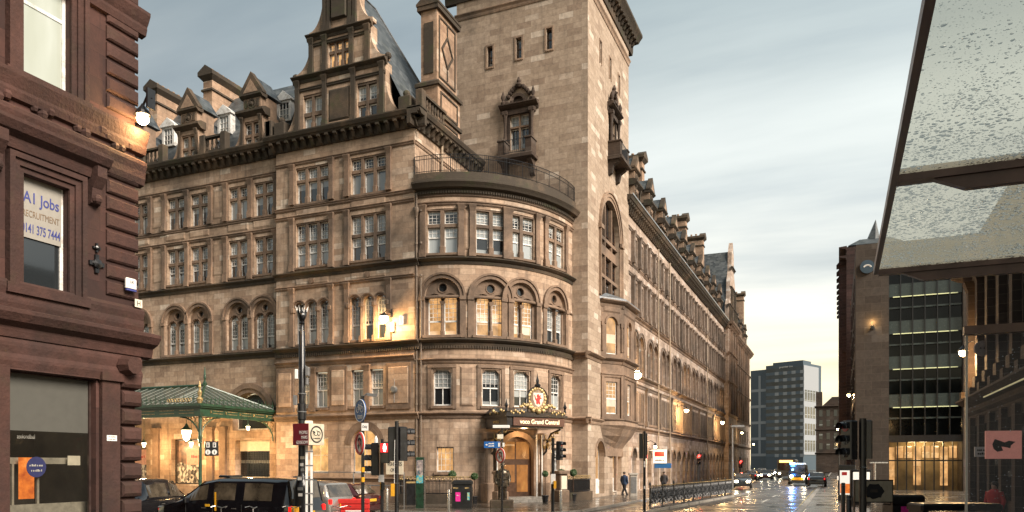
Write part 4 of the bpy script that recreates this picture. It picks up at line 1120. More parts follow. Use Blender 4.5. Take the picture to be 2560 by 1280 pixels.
# one window per pair, four lights, shared by all the bays
def win_pair(kind):
    st, sa, pa = MB(), MB(), MB()
    for s_ in (-1, 1):
        c = s_ * 1.13
        if kind == 'tw':
            R = .98; big = arch(c - R, c + R, 0, 2.35, 12); hs = [arch(c + q * .42 - .34, c + q * .42 + .34, .001, 2.0, 8) for q in (-1, 1)] + [circ(c, 2.85, .2, 8)]
            tri = tessellate_polygon([[Vector((*p, 0)) for p in big]] + [[Vector((*p, 0)) for p in h] for h in hs]); st.faces([(p[0], .18, p[1]) for h in [big] + hs for p in h], [tuple(t_) for t_ in tri])
            for q in (-1, 1): arch_light(sa, pa, c + q * .42 - .34, c + q * .42 + .34, 0, 2.0, .26, 2, 4)
            st.cyl((c, .1, 0), (c, .1, 2.0), .08, n=6)
            pa.face([(x, .3, z) for x, z in circ(c, 2.85, .22, 8)])
        else:
            h, zt = (2.6, 1.5) if kind == '3' else (2.35, 1.5)
            st.box(c - .1, c + .1, .06, .28, 0, h); st.box(c - .81, c + .81, .09, .28, zt - .1, zt + .1); st.box(c - .9, c + .9, -.09, .2, -.14, 0)
            for q in (-1, 1):
                a, b = sorted((c + q * .1, c + q * .81)); frame_rect(sa, a, b, zt + .1, h, .24, .06, .05, 2, 2); frame_rect(sa, a, b, 0, zt - .1, .24, .06, .05); qpane(pa, a, b, 0, h, .3)
    return proto(st, sa, pa, 'trim', 'paired_window', 'panedark', 'pipelit')
PW = {k: win_pair(k) for k in ('tw', '3', '4')}
st, sa, pa = MB(), MB(), MB()
for s_ in (-1, 1):
    for q in (-1, 0, 1):
        c = s_ * 1.25 + q * .63; frame_rect(sa, c - .25, c + .25, 0, 2.6, .35, .06, .05, 0, 0, mid=1.4); qpane(pa, c - .25, c + .25, 0, 2.6, .4)
st.box(-2.3, 2.3, -.1, .3, -.2, 0)
PW['1'] = proto(st, sa, pa, 'trim', 'tall_window', 'panedark', 'pipe')
for i, c in enumerate(pcs):
    for k, z in (('1', 6.0), ('tw', S2 + .25), ('3', S3 + .35), ('4', S4 - .12)):
        put(PW[k], hotel, (XW, c, z), PI / 2, {'pane': M['panelit']} if k == '1' and i in (0, 3) else None)
    for s_ in (-1, 1):
        g_ = c + s_ * 1.375; sa, pa = MB(), MB()
        arch_light(sa, pa, g_ - .8, g_ + .8, 1.0, 2.9, -.45, 2, 3, .72); sa.box(g_ - .8, g_ + .8, -.45, -.35, .1, 1.0)
        w_ = sa.build('archway_window', M['white'], hotel, fW); pa.build('pane', M['panelit' if (i * 2 + s_) % 5 == 0 else 'panedark'], w_, fW)
for y in (YonX(1640, XW), YonX(1669, XW), YonX(1764, XW)):
    mb = MB(); mb.cyl((XW + .25, y, 0), (XW + .25, y, EAV - 1), .07, n=6); mb.build('downpipe', M['pipelit'], hotel)
# far pavilion and end block
wall, tr = MB(), MB(); fP = lambda u, d, z: (XW + .7 + d, u, z)
ya, yb2 = y1, 132.0
fP2 = lambda u, d, z: (XW + d, u, z)
def block(fn, a, b, top, wins, nm, mat='wing'):
    w, t_ = MB(), MB()
    w.wall(a, b, 0, S1, [arch(c - .8, c + .8, .2, 2.9, 10) for c in wins], depth=.5)
    w.wall(a, b, S1, S2, [rect(c - .7, c + .7, 6.0, 8.6) for c in wins], depth=.4)
    w.wall(a, b, S2, S3, [arch(c - .8, c + .8, S2 + .3, S2 + 2.6, 10) for c in wins], depth=.4)
    w.wall(a, b, S3, S4, [rect(c - .8, c + .8, S3 + .4, S3 + 3.0) for c in wins], depth=.35)
    w.wall(a, b, S4, top, [rect(c - .8, c + .8, S4 + .4, S4 + 2.5) for c in wins], depth=.35)
    w.face([(a, 0, 0), (a, -1, 0), (a, -1, top), (a, 0, top)])
    for z in (S1, S2, S3, S4): t_.mould(a - .2, b, STR(z, .3, .4))
    t_.mould(a - .5, b, CORN(EAV)); modillions(t_, a, b, EAV - .22, .1, .6)
    for c in wins:
        for q in (-1.1, 1.1): t_.box(c + q - .15, c + q + .15, 0, .2, S2, EAV - .8)
    w.build(nm, M[mat], hotel, fn); t_.build('window_surround', M['trim'], hotel, fn)
    for c in wins:
        for z, k in ((6.0, 2.6), (S2 + .3, 2.3), (S3 + .4, 2.6), (S4 + .4, 2.1)):
            sa, pa = MB(), MB(); frame_rect(sa, c - .78, c + .78, z, z + k, -.3, .08, .06, 2, 2); qpane(pa, c - .8, c + .8, z, z + k + .8 * (z == S2 + .3), -.27)
            q = sa.build('far_window', M['white'], hotel, fn); pa.build('pane', M['panedark'], q, fn)
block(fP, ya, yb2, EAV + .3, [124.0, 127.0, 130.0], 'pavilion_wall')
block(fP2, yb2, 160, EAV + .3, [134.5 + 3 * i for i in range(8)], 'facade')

# ================= roofs, dormers, chimneys
def ridge_roof(fn, a, b, e, rd, rz, name='roof'):
    mb = MB(); mb.face([(a, -.5, e), (b, -.5, e), (b, -rd, rz), (a, -rd, rz)]); mb.face([(a, -rd, rz), (b, -rd, rz), (b, -2 * rd, e), (a, -2 * rd, e)])
    return mb.build(name, M['slate'], hotel, fn)
ridge_roof(fL, u0L, XML + .3, 24.25, 6.7, 32.0)
ridge_roof(fW, y0, y1, 24.25, 6.7, 31.0); ridge_roof(fP2, y1 - 1, 160, 24.25, 6.7, 31.0)
mb = MB(); mb.face([(-64, 43, 0), (-64, 57, 0), (-64, 57, 24.3), (-64, 43, 24.3)]); mb.build('facade', M['stone'], hotel)
def stone_dormer(fn, c, top=29.2, w=.92):
    b, t_, r = MB(), MB(), MB()
    b.wall(c - w, c + w, EAV + .25, 26.75, [rect(c - .67, c + .67, EAV + .35, EAV + 2.2)], d=-.12, depth=.35)
    for s_ in (-1, 1): b.box(c + s_ * w - .01, c + s_ * w + .01, -2.2, -.12, EAV + .25, 26.75); scroll(b, c + s_ * (w + .75), c + s_ * w, EAV + .3, 26.4, s_)
    k = w * .82
    b.box(c - k, c + k, -1.8, -.14, 26.75, 28.0)
    t_.mould(c - w - .28, c + w + .28, [(-.6, 26.5), (-.1, 26.5), (.22, 26.75), (.22, 26.9), (-.1, 27.05), (-.6, 27.05)])
    t_.mould(c - k - .2, c + k + .2, [(-.6, 27.8), (-.1, 27.8), (.1, 27.95), (.1, 28.05), (-.6, 28.1)])
    t_.prism([(c - k - .25, 28.05), (c + k + .25, 28.05), (c + k + .25, 28.18), (c, top + .4), (c - k - .25, 28.18)], -.42, .02, 'y'); b.prism([(c - k + .12, 28.14), (c + k - .12, 28.14), (c, top - .15)], -.3, .05, 'y'); r.prism([(c - k - .2, 28.1), (c + k + .2, 28.1), (c, top + .25)], -2.1, -.42, 'y')
    t_.torus((c, -.13, 27.4), .3, .09, 12, 5); t_.ball((c, -.15, 27.4), .2, 6, 5); t_.box(c - .62, c - .42, -.2, -.08, 27.15, 27.7); t_.box(c + .42, c + .62, -.2, -.08, 27.15, 27.7)
    for q in (-w + .12, w - .12): pilaster(t_, c + q, EAV + .3, 26.5, .2, .02)
    r.prism([(c - w - .15, 26.2), (c + w + .15, 26.2), (c, 27.9)], -4.0, -1.85, 'y'); r.box(c - w, c + w, -3.4, -2.2, EAV, 26.2)
    o = b.build('stone_dormer', M['clean'], hotel, fn); t_.build('pediment', M['mossy'], o, fn); r.build('dormer_roof', M['slate'], o, fn)
for b in bays[:3]:
    stone_dormer(fL, b); put(WN['dorm'], hotel, (b, YL + .12, EAV + .35))
def timber_dormer(fn, c, d, z=27.0):
    b, r, p = MB(), MB(), MB()
    b.box(c - .62, c - .42, d - .5, d, z, z + 1.5); b.box(c + .42, c + .62, d - .5, d, z, z + 1.5); b.box(c - .42, c + .42, d - .5, d, z, z + .15); b.box(c - .42, c + .42, d - .5, d, z + 1.35, z + 1.5)
    b.prism([(c - .75, z + 1.5), (c + .75, z + 1.5), (c + .75, z + 1.62), (c, z + 2.2), (c - .75, z + 1.62)], d - .45, d + .12, 'y')
    for q in (-.14, .14): b.box(c + q - .02, c + q + .02, d - .1, d - .05, z + .15, z + 1.35)
    for q in (.5, .9): b.box(c - .42, c + .42, d - .1, d - .06, z + q - .02, z + q + .02)
    p.face([(c - .42, d - .12, z + .15), (c + .42, d - .12, z + .15), (c + .42, d - .12, z + 1.35), (c - .42, d - .12, z + 1.35)])
    r.prism([(c - .78, z + 1.62), (c, z + 2.24), (c + .78, z + 1.62)], d - 2.8, d - .46, 'y'); r.box(c - .6, c + .6, d - 2.4, d - .5, z, z + 1.6)
    o = b.build('timber_dormer', M['white'], hotel, fn); p.build('pane', M['panepale'], o, fn); r.build('dormer_roof', M['slate'], o, fn)
for c in (-36.75, -42.3, -47.9): timber_dormer(fL, c, -2.5)
mb = MB()
ends = [XML, bays[0] + 1.75, bays[0] - 1.75, bays[1] + 1.75, bays[1] - 1.75, bays[2] + 1.75]
for a, b in ((bays[0] + 1.75, XML - .3), (bays[1] + 1.75, bays[0] - 1.75), (bays[2] + 1.75, bays[1] - 1.75), (-54, bays[2] - 1.75)):
    baluster_run('balustrade', fL, a, b, EAV + .3, 1.15, d=.42, peds=(a + .2, b - .2))
def slab_chimney(fn, c, d0, d1, z0, z1, w=.45, pots=7, foot=True):
    b, t_, q = MB(), MB(), MB()
    b.box(c - w, c + w, -d1, -d0, z0, z1)
    if foot: b.loft([[(c - w - .02, -d0, z0 + 3.2), (c + w + .02, -d0, z0 + 3.2), (c + w + .02, -d0 - .3, z0 + 3.2), (c - w - .02, -d0 - .3, z0 + 3.2)], [(c - w - .02, -d0 + .7, z0), (c + w + .02, -d0 + .7, z0), (c + w + .02, -d0 - .3, z0), (c - w - .02, -d0 - .3, z0)]])
    t_.box(c - w - .12, c + w + .12, -d1 - .12, -d0 + .12, z1 - .9, z1 - .75)
    t_.loft([[(c - w, -d1, z1 - .1), (c + w, -d1, z1 - .1), (c + w, -d0, z1 - .1), (c - w, -d0, z1 - .1)], [(c - w - .3, -d1 - .3, z1 + .25), (c + w + .3, -d1 - .3, z1 + .25), (c + w + .3, -d0 + .3, z1 + .25), (c - w - .3, -d0 + .3, z1 + .25)], [(c - w - .3, -d1 - .3, z1 + .55), (c + w + .3, -d1 - .3, z1 + .55), (c + w + .3, -d0 + .3, z1 + .55), (c - w - .3, -d0 + .3, z1 + .55)]])
    t_.prism([(c - w - .3, z1 + .55), (c + w + .3, z1 + .55), (c, z1 + 1.05)], -d0 - .5, -d0 + .3, 'y')
    for i in range(pots): y = -d0 - .4 - (d1 - d0 - .5) * i / max(1, pots - 1); q.lathe((c, y, z1 + .5), [(.13, 0), (.11, .35), (.15, .4), (.15, .5), (.1, .5)], 7)
    o = b.build('chimney', M['chim'], hotel, fn); t_.build('chimney_cap', M['mossy'], o, fn); q.build('chimney_pot', M['chim'], o, fn)
slab_chimney(fL, -45.55, 4.2, 8.2, 26.5, 32.5); slab_chimney(fL, -51.35, 4.2, 8.0, 26.5, 32.5); slab_chimney(fL, -45.2, 8.3, 9.3, 27, 32.2, .7, 3, False)
for i, c in enumerate(pcs):
    stone_dormer(fW, c, 29.0); put(WN['dorm'], hotel, (XW - .12, c, EAV + .35), PI / 2)
for c, k in ((75.4, 32.2), (99, 33.2), (112.6, 34.4)): slab_chimney(fW, c, 1.6, 5.4, 25, k, .55, 6, False)
for i in range(9):
    if i % 2: baluster_run('balustrade', fW, pcs[i] + 1.8, pcs[i + 1] - 1.8, EAV + .3, 1.05, .5, d=.4)
# far pavilion gable with its roof
mb, t_ = MB(), MB(); c = 127.0
mb.prism([(122.3, EAV), (131.7, EAV), (131.7, 27), (130.5, 28), (130.0, 31), (128.6, 32.8), (128.3, 35.8), (127, 37.6), (125.7, 35.8), (125.4, 32.8), (124, 31), (123.5, 28), (122.3, 27)], -.6, 0, 'y')
for a, b, z in ((122.1, 131.9, 27), (123.8, 130.2, 30), (125.2, 128.8, 33.4)): t_.mould(a, b, STR(z, .3, .4))
for a in (122.7, 124.4, 125.9, 128.1, 129.6, 131.3): t_.box(a - .2, a + .2, 0, .2, EAV + .3, 26.8 if a in (122.7, 131.3) else 29.8)
o = mb.build('gable', M['wing'], hotel, fP); t_.build('gable_moulding', M['mossy'], o, fP)
mb = MB(); mb.prism([(122.4, 24.5), (131.6, 24.5), (127.8, 36), (126.2, 36)], -9, -.6, 'y'); mb.build('roof', M['slate'], hotel, fP)
for c in (135, 141, 147, 153): stone_dormer(fP2, c, 28.6)
for c, z in ((138, 33.0), (158.5, 35.5)): slab_chimney(fP2, c, 1.0, 4.4, 25, z, .5, 4, False)
for o in HIDE:                                        # the prototypes stay only as their copies
    for k in list(o.children): bpy.data.objects.remove(k)
    bpy.data.objects.remove(o)
HIDE.clear()
# ================================================================ HOTEL PORCH (part of the hotel)
pc, pn = bay_pt(es)[0], bay_pt(es)[1]
prz = math.atan2(pn.x, -pn.y)
PU, PN = Vector((math.cos(prz), math.sin(prz))), Vector((math.sin(prz), -math.cos(prz)))
fP = lambda u, d, z: (pc.x + PU.x * u + PN.x * d, pc.y + PU.y * u + PN.y * d, z)
st = MB()
for s_ in (-1, 1):
    st.bev(s_ * 1.9 - .35, s_ * 1.9 + .35, -.4, .75, 0, 1.2, .05)
    st.cyl((s_ * 1.95, .42, 1.2), (s_ * 1.95, .42, 3.9), .26, .22, 12); st.bev(s_ * 1.95 - .34, s_ * 1.95 + .34, .05, .78, 3.9, 4.3, .06)
    st.cyl((s_ * 1.35, .42, 1.2), (s_ * 1.35, .42, 3.9), .17, .15, 10)
st.ring_arch(0, 2.9, 1.15, 1.5, .0, .55, 14); st.box(-1.5, -1.15, 0, .55, 0, 2.9); st.box(1.15, 1.5, 0, .55, 0, 2.9)
st.build('porch', M['clean'], hotel, fP)
dr, dp = MB(), MB()
dr.box(-1.15, 1.15, .12, .2, 0, 4.05)
dr.build('doorway', M['gum'], hotel, fP)
for x0, x1, z0, z1 in ((-1.0, -.05, 2.65, 3.75), (.05, 1.0, 2.65, 3.75), (-1.0, -.05, 1.2, 2.3), (.1, .9, .6, 2.3)):
    dp = MB(); dp.face([(x0, .215, z0), (x1, .215, z0), (x1, .215, z1), (x0, .215, z1)]); dp.build('door_pane', M['doorpane'], hotel, fP)
for x in (-1.62, 1.58, 1.2):
    q = MB(); q.cyl((x, .82, .2), (x, .82, 4.2), .05, n=8); q.build('downpipe', M['white'], hotel, fP)
cn, gd = MB(), MB()
cn.box(-1.95, 1.95, .0, 2.7, 4.5, 4.62)
for z0, z1, e_ in ((4.62, 5.15, 0), (5.15, 5.28, .14), (5.28, 5.45, .05)): cn.box(-2.0 - e_, 2.0 + e_, 2.55, 2.75 + e_, z0, z1); cn.box(-2.0 - e_, -1.85, 0, 2.55, z0, z1); cn.box(1.85, 2.0 + e_, 0, 2.55, z0, z1)
cn.loft([[(-2.1, 0, 5.45), (2.1, 0, 5.45), (2.1, 2.85, 5.45), (-2.1, 2.85, 5.45)], [(-1.4, 0, 5.9), (1.4, 0, 5.9), (1.4, 1.8, 5.6), (-1.4, 1.8, 5.6)]])
for s_ in (-1, 1):
    x = s_ * 1.85; pts = [(x, .2, 3.0), (x, .5, 2.9), (x, .9, 3.15), (x, 1.0, 3.7), (x, 1.5, 4.25), (x, 2.5, 4.45)]
    cn.tube(pts, .07, 6); cn.tube([(x, .2, 4.3), (x, .2, 3.0)], .06, 6)
    for i in range(9):
        t_ = i / 8; gd.ball((x, .35 + t_ * 1.9, 3.2 + t_ * 1.1 + .12 * math.sin(i * 2)), .14 - .05 * t_, 7, 5); gd.torus((x, .45 + t_ * 1.2, 3.75 + .35 * math.sin(i)), .14, .03, 8, 4, 'x')
    cn.lathe((s_ * 2.05, 2.75, 5.45), [(.09, 0), (.05, .2), (.12, .35), (.05, .5), (.02, .7)], 7)
canopy = cn.build('porch_canopy', M['black'], hotel, fP)
gd.build('gilded_bracket', M['gold'], canopy, fP)
q = MB(); q.bev(-1.62, 1.98, 2.75, 2.82, 4.62, 5.12, .02); q.build('fascia_sign', M['brownsign'], hotel, fP)
p = fP(.2, 2.826, 4.87); text('sign_lettering', 'voco Grand Central', 2.75, .27, glow('lit_lettering', (1, .78, .5), .3), hotel, p, prz, .02, False, bold=.012)
p = fP(-2.01, 1.4, 4.87); text('sign_lettering', 'voco', .75, .16, M['gold'], hotel, p, prz - PI / 2, .02, False)
# crest with red lion shield, wreath and plumes
cr_, cg, cb, sh, li = MB(), MB(), MB(), MB(), MB()
cz, cd = 6.25, 2.72
cb.torus((.1, cd, cz), .72, .05, 24, 6, 'y', 0, PI); cb.box(-.62, -.55, cd - .05, cd + .05, 5.45, cz + .2); cb.box(.75, .82, cd - .05, cd + .05, 5.45, cz + .2)
for i in range(20):
    a = 2 * PI * i / 20; cg.ball((.1 + .56 * math.cos(a), cd, cz + .62 * math.sin(a)), .085 + .03 * (i % 3 == 0), 5, 4, (1, .6, 1.2))
for s_ in (-1, 1):
    for i in range(8):
        t_ = i / 7; cg.ball((.1 + s_ * (.35 + t_ * .85), cd + .04, 5.55 + .28 * math.sin(t_ * 2.6) + .06 * (i % 2)), .15 - .06 * t_, 6, 5)
    for i in range(7): t_ = i / 6; cg.ball((.1 + s_ * (1.0 + t_ * .85), cd + .06, 5.42 + .09 * math.sin(i * 2.1)), .09, 6, 4)
cg.ball((.1, cd + .06, 5.5), .2, 8, 5)
for i in range(6): t_ = i / 5; cg.ball((-2.05, 2.4 - t_ * 1.6, 5.45 + .1 * math.sin(i * 2)), .1, 6, 4)
cb.lathe((.1, cd, cz + .74), [(.18, 0), (.2, .1), (.08, .2), (.1, .35), (.03, .6), (.01, .8)], 8)
shp = [(-.34, .36), (.34, .36), (.34, -.05), (.2, -.35), (0, -.48), (-.2, -.35), (-.34, -.05)]
sh.prism([(x + .1, z + cz) for x, z in shp], cd + .06, cd + .1, 'y')
lion = [(-.14, -.3), (-.05, -.34), (-.02, -.2), (.06, -.34), (.14, -.3), (.08, -.12), (.12, .02), (.22, .0), (.2, .08), (.1, .1), (.2, .2), (.12, .22), (.06, .16), (.02, .28), (-.08, .26), (-.12, .16), (-.06, .1), (-.14, -.02), (-.2, .1), (-.24, .24), (-.28, .2), (-.22, -.02), (-.14, -.12)]
li.prism([(x + .1, z + cz) for x, z in lion], cd + .1, cd + .125, 'y')
o = cb.build('crest', M['black'], hotel, fP, smooth=True); cg.build('gilded_wreath', M['gold'], o, fP, smooth=True); sh.build('shield', M['cream'], o, fP); li.build('lion', M['signred'], o, fP)
lamp('porch_light', hotel, fP(0, 1.3, 4.2), 40, (1, .62, .3), .2, True)
# steps
q = MB(); q.box(-1.5, 1.5, .3, 1.5, 0, .16); q.box(-1.5, 1.5, .3, 1.15, .16, .32); q.build('step', M['kerb'], hotel, fP)
# board on the main block's wall
bx = XonY(990, YM) ; q = MB(); q.box(bx - .62, bx + .62, .14, .18, Zat(1186, 48.4), Zat(1138, 48.4)); ob = q.build('notice_board', M['cream'], hotel, fM)
for k, s_ in enumerate(('MOTORING', 'VEHICLES', 'ONLY')):
    text('board_lettering', s_, 1.05 if k < 2 else .55, .24, M['inkblack'], ob, (bx, YM - .185, Zat(1145 + k * 15, 48.4)), 0, .004, False)
# round plaque and flood lamp on the corner
q = MB(); x = XonY(988, YM); q.lathe((x, .12, Zat(974, 48.5)), [(.001, -.03), (.24, -.03), (.24, .08), (.15, .13), (.001, .13)], 14, 'y'); q.tube([(x, .12, 7.7), (x, .12, 6.2)], .02, 5); q.build('roundel', M['grey'], hotel, fM)
# shop fronts under the canopy
def shopfill(u0, u1, z0, z1, d=-.62):
    q = MB(); qpane(q, u0, u1, z0, z1, d); return q
q = MB(); q.box(gw[1][0][0], gw[1][1][0], -.62, -.5, 3.25, 4.0); q.build('shutter_panel', M['cream'], hotel, fL); q = MB(); q.box(gw[1][0][0], gw[1][1][0], -.62, -.5, .75, 1.45); q.build('shutter_panel', M['cream'], hotel, fL)
q = MB(); qpane(q, gw[1][0][0], gw[1][1][0], 1.45, 3.25, -.6)
q.build('pane', M['panedark'], hotel, fL)
q = MB()
for i in range(22): x = gw[1][0][0] + (gw[1][1][0] - gw[1][0][0]) * i / 21; q.box(x - .012, x + .012, -.56, -.54, 1.45, 3.25)
for i in range(14): z = 1.45 + 1.8 * i / 13; q.box(gw[1][0][0], gw[1][1][0], -.56, -.545, z - .012, z + .012)
q.build('shutter_grille', M['black'], hotel, fL)
# posters in two shop windows: a crowd photograph under a pink panel
t = NT('crowd_poster'); uv = t.uv(); v = t.n('ShaderNodeTexVoronoi', {'Vector': t.map(uv, (1, .8, 1)), 'Scale': 5.5, 'Randomness': 1.0})
crowd = t.ramp(v.outputs['Color'], [(.2, (.05, .045, .04)), (.45, (.25, .22, .19)), (.7, (.75, .70, .62))])
nz = t.noise(uv, 2.2, 3); zz_ = t.n('ShaderNodeSeparateXYZ', {0: uv}).outputs[1]
edge = t.math('ADD', zz_, t.math('MULTIPLY', nz, .5)); top = t.math('GREATER_THAN', edge, 2.65)
t.p(Base_Color=t.mix(top, crowd, t.ramp(nz, [(.35, (.10, .07, .055)), (.6, (.32, .20, .15))])), Roughness=.3); M['poster'] = t.m
for i, g in enumerate((gw[2], gw[3])):
    q = MB(); qpane(q, g[0][0] + .06, g[1][0] - .06, .95, g[2][1] - .08, -.5)
    o = tag(q.build('poster', M['poster'], None, fL), ('large crowd photograph poster with pink panel in the shop window beside the green column', 'crowd photograph poster in the shop window next to the red sandstone corner')[i], 'poster', 'crowd posters in the shop windows')
    q = MB(); xm = g[0][0] * .35 + g[1][0] * .65; q.box(xm - .85, xm + .75, -.495, -.485, 2.3, 3.45); pk = q.build('panel', plain('salmon_panel_%d' % i, (.72, .42, .33), .5), o, fL)
    scribble('lettering', .8, .2, M['signred'], pk, (xm, YL + .48, 2.9), 0, False)
    q = MB(); frame_rect(q, g[0][0], g[1][0], .9, g[2][1], -.45, .06, .06); q.build('shop_window', M['black'], hotel, fL)

# ================================================================ RAILED FENCE ROUND THE BAY
def low_fence(label, fn, segs, ends=()):
    r = thing('railing', label, 'railing', fn(*segs[0], 0), 0, 'railings in front of the curved bay')
    pl, rl, gl = MB(), MB(), MB()
    (s0, d0), (s1, d1) = segs
    n = 24
    pts = [fn(s0 + (s1 - s0) * i / n, d0 + (d1 - d0) * i / n, 0) for i in range(n + 1)]
    def off(p, q, w):
        d = Vector((q[0] - p[0], q[1] - p[1])).normalized(); return Vector((-d.y, d.x)) * w
    for z0, z1, w, mb in ((0, .55, .2, pl), (.58, .64, .05, rl), (1.32, 1.38, .05, rl), (1.56, 1.61, .04, gl)):
        rings = []
        for i, p in enumerate(pts):
            o_ = off(pts[max(i - 1, 0)], pts[min(i + 1, n)], w); rings.append([(p[0] - o_.x, p[1] - o_.y, z0), (p[0] + o_.x, p[1] + o_.y, z0), (p[0] + o_.x, p[1] + o_.y, z1), (p[0] - o_.x, p[1] - o_.y, z1)])
        mb.loft(rings)
    L_ = sum(math.dist(pts[i], pts[i + 1]) for i in range(n)); k = int(L_ / .075)
    for i in range(k + 1):
        t_ = i / k * n; j = min(int(t_), n - 1); p = [pts[j][q] + (pts[j + 1][q] - pts[j][q]) * (t_ - j) for q in (0, 1)]
        rl.cyl((p[0], p[1], .55), (p[0], p[1], 1.58 if i % 12 == 0 else 1.34), .03 if i % 12 == 0 else .024, n=5)
        if i % 6 == 3: gl.torus((p[0], p[1], 1.47), .075, .018, 10, 4, 'y')
        if i % 6 == 0: gl.ball((p[0], p[1], 1.47), .05, 6, 4)
    pl.build('plinth', M['mossy'], r); rl.build('bars', M['black'], r); gl.build('gilded_rail', M['gold'], r)
low_fence('black railing with gilded top rail left of the hotel entrance', fB, ((-.4, 1.9), (es - 2.9, 2.0)))
low_fence('short black railing with gilded top rail right of the hotel entrance', fB, ((es + 2.5, 2.0), (BL - .8, 1.6)))
for s_, lb in ((-1, 'stone gate pier with cream panel left of the hotel entrance'), (1, 'stone gate pier with cream panel right of the hotel entrance')):
    r = thing('gate_pier', lb, 'pier', fP(s_ * 2.15, 2.2, 0), prz, 'gate piers at the hotel entrance')
    q = MB(); q.bev(-.38, .38, -.38, .38, 0, .75, .06); q.bev(-.28, .28, -.28, .28, .75, 1.75, .03); q.bev(-.4, .4, -.4, .4, 1.75, 1.95, .06); q.build('shaft', M['clean'], r, world=False)
    q = MB(); q.box(-.2, .2, -.31, -.285, .8, 1.62); q.build('panel', M['cream'], r, world=False)
def topiary(u, D, r, z, label):
    p = P(u, D); o = thing('topiary', label, 'clipped shrub', p, 0, 'clipped shrubs behind the bay railings')
    q = MB(); rnd = random.Random(int(u))
    for i in range(420):
        a, b = rnd.uniform(0, 2 * PI), math.acos(rnd.uniform(-1, 1)); rr = r * rnd.uniform(.82, 1.05)
        c = Vector((math.sin(b) * math.cos(a), math.sin(b) * math.sin(a), math.cos(b))) * rr + Vector((0, 0, z))
        t1 = Vector((rnd.uniform(-1, 1), rnd.uniform(-1, 1), rnd.uniform(-1, 1))).normalized() * .045; t2 = t1.orthogonal().normalized() * .035
        q.face([c - t1, c + t2, c + t1, c - t2])
    q.ball((0, 0, z), r * .85, 10, 8); q.build('foliage', M['leaf'], o, world=False)
    q = MB(); q.cyl((0, 0, .4), (0, 0, z - r * .8), .03, n=6); q.build('stem', M['gum'], o, world=False)
    q = MB(); q.lathe((0, 0, 0), [(.16, 0), (.2, .35), (.24, .42), (.22, .45), (.02, .42)], 10); q.build('pot', M['black'], o, world=False)
topiary(1131, 46.3, .23, 1.72, 'largest round clipped shrub left of the hotel entrance'); topiary(1186, 45.6, .2, 1.62, 'smaller clipped shrub half sunk behind the railing beside the bin')
topiary(1363, 47, .18, 1.75, 'smallest clipped shrub just right of the entrance pier'); topiary(1404, 48, .25, 1.78, 'round clipped shrub beside the traffic signal'); topiary(1433, 49, .22, 1.8, 'round clipped shrub nearest the tower corner')

# ================================================================ STATION CANOPY
KXr, KYf = -35.35, 35.5
kc = thing('glass_canopy', 'green cast iron glass canopy with gilded brackets against the hotel wall', 'canopy', (KXr, KYf, 0))
KXl, KYb, KYr, KZ = -62, YL - .2, 38.95, 7.45
HX = -38.4
fr_, gl_ = MB(), MB()
gs = [((KXl, KYf, 5.95), (KXr, KYf, 5.95), (HX, KYr, KZ), (KXl, KYr, KZ)), ((KXr, KYf, 5.95), (KXr, KYb, 5.95), (HX, KYr, KZ)), ((KXl, KYr, KZ), (HX, KYr, KZ), (KXr, KYb, 5.95), (KXl, KYb, 5.95))]
for g in gs: gl_.face(g)
t = NT('canopy_glass'); t.p(Base_Color=(.10, .13, .12), Roughness=.15, Specular_IOR_Level=.8)
tr_ = t.n('ShaderNodeBsdfTransparent', {'Color': (.35, .42, .38)}); ms_ = t.n('ShaderNodeMixShader', {0: .45, 1: t.b.outputs[0], 2: tr_.outputs[0]}); t.set(t.out.inputs[0], ms_.outputs[0]); M['cglass'] = t.m
gl_.build('roof_glass', M['cglass'], kc)
n = 34
bars = MB()
for i in range(n):
    x = KXl + (HX - KXl) * i / (n - 1); bars.cyl((x, KYf, 6.0), (x, KYr, KZ + .05), .02, n=4)
for i in range(7): t_ = (i + .5) / 7; bars.cyl((HX + (KXr - HX) * t_, KYf, 6.0), (HX, KYr, KZ + .05), .0, n=3) if False else bars.cyl((HX + (KXr - HX) * t_, KYf, 6.0), (HX + (KXr - HX) * t_, KYf + (KYr - KYf) * (1 - t_), 6.0 + (KZ - 5.95) * (1 - t_)), .035, n=4)
for i in range(13):
    t_ = i / 12; y = KYf + (KYb - KYf) * t_; k = 1 - abs(y - KYr) / ((KYr - KYf) if y < KYr else (KYb - KYr)); bars.cyl((KXr, y, 6.0), (KXr + (HX - KXr) * k, y, 6.0 + (KZ - 5.95) * k), .035, n=4)
bars.build('glazing_bar', plain('glazing_bar_paint', (.2, .22, .2), .5), kc)
fr_.tube([(KXl, KYr, KZ + .08), (HX, KYr, KZ + .08), (KXr, KYf, 6.02)], .09); fr_.tube([(HX, KYr, KZ + .08), (KXr, KYb, 6.02)], .07)
for z0, z1, e_ in ((5.3, 5.75, 0), (5.75, 5.85, .12), (5.85, 6.0, .2), (5.22, 5.3, .06)):
    fr_.box(KXl, KXr + e_, KYf - e_, KYf + .12, z0, z1); fr_.box(KXr - .12, KXr + e_, KYf + .12, KYb, z0, z1)
k = 60
for i in range(k):                                          # cresting along the gutter
    x = KXl + 4 + (KXr - KXl - 4) * i / (k - 1); fr_.cyl((x, KYf - .16, 6.0), (x, KYf - .16, 6.55 - .12 * (i % 2)), .018, n=4); fr_.torus((x, KYf - .16, 6.2), .1, .016, 8, 4)
for i in range(20): y = KYf + (KYb - KYf) * i / 19; fr_.cyl((KXr + .16, y, 6.0), (KXr + .16, y, 6.55 - .12 * (i % 2)), .018, n=4); fr_.torus((KXr + .16, y, 6.2), .1, .016, 8, 4, 'x')
fr_.box(KXl, KXr, KYf - .18, KYf - .15, 6.28, 6.31); fr_.box(KXr + .15, KXr + .18, KYf, KYb, 6.28, 6.31)
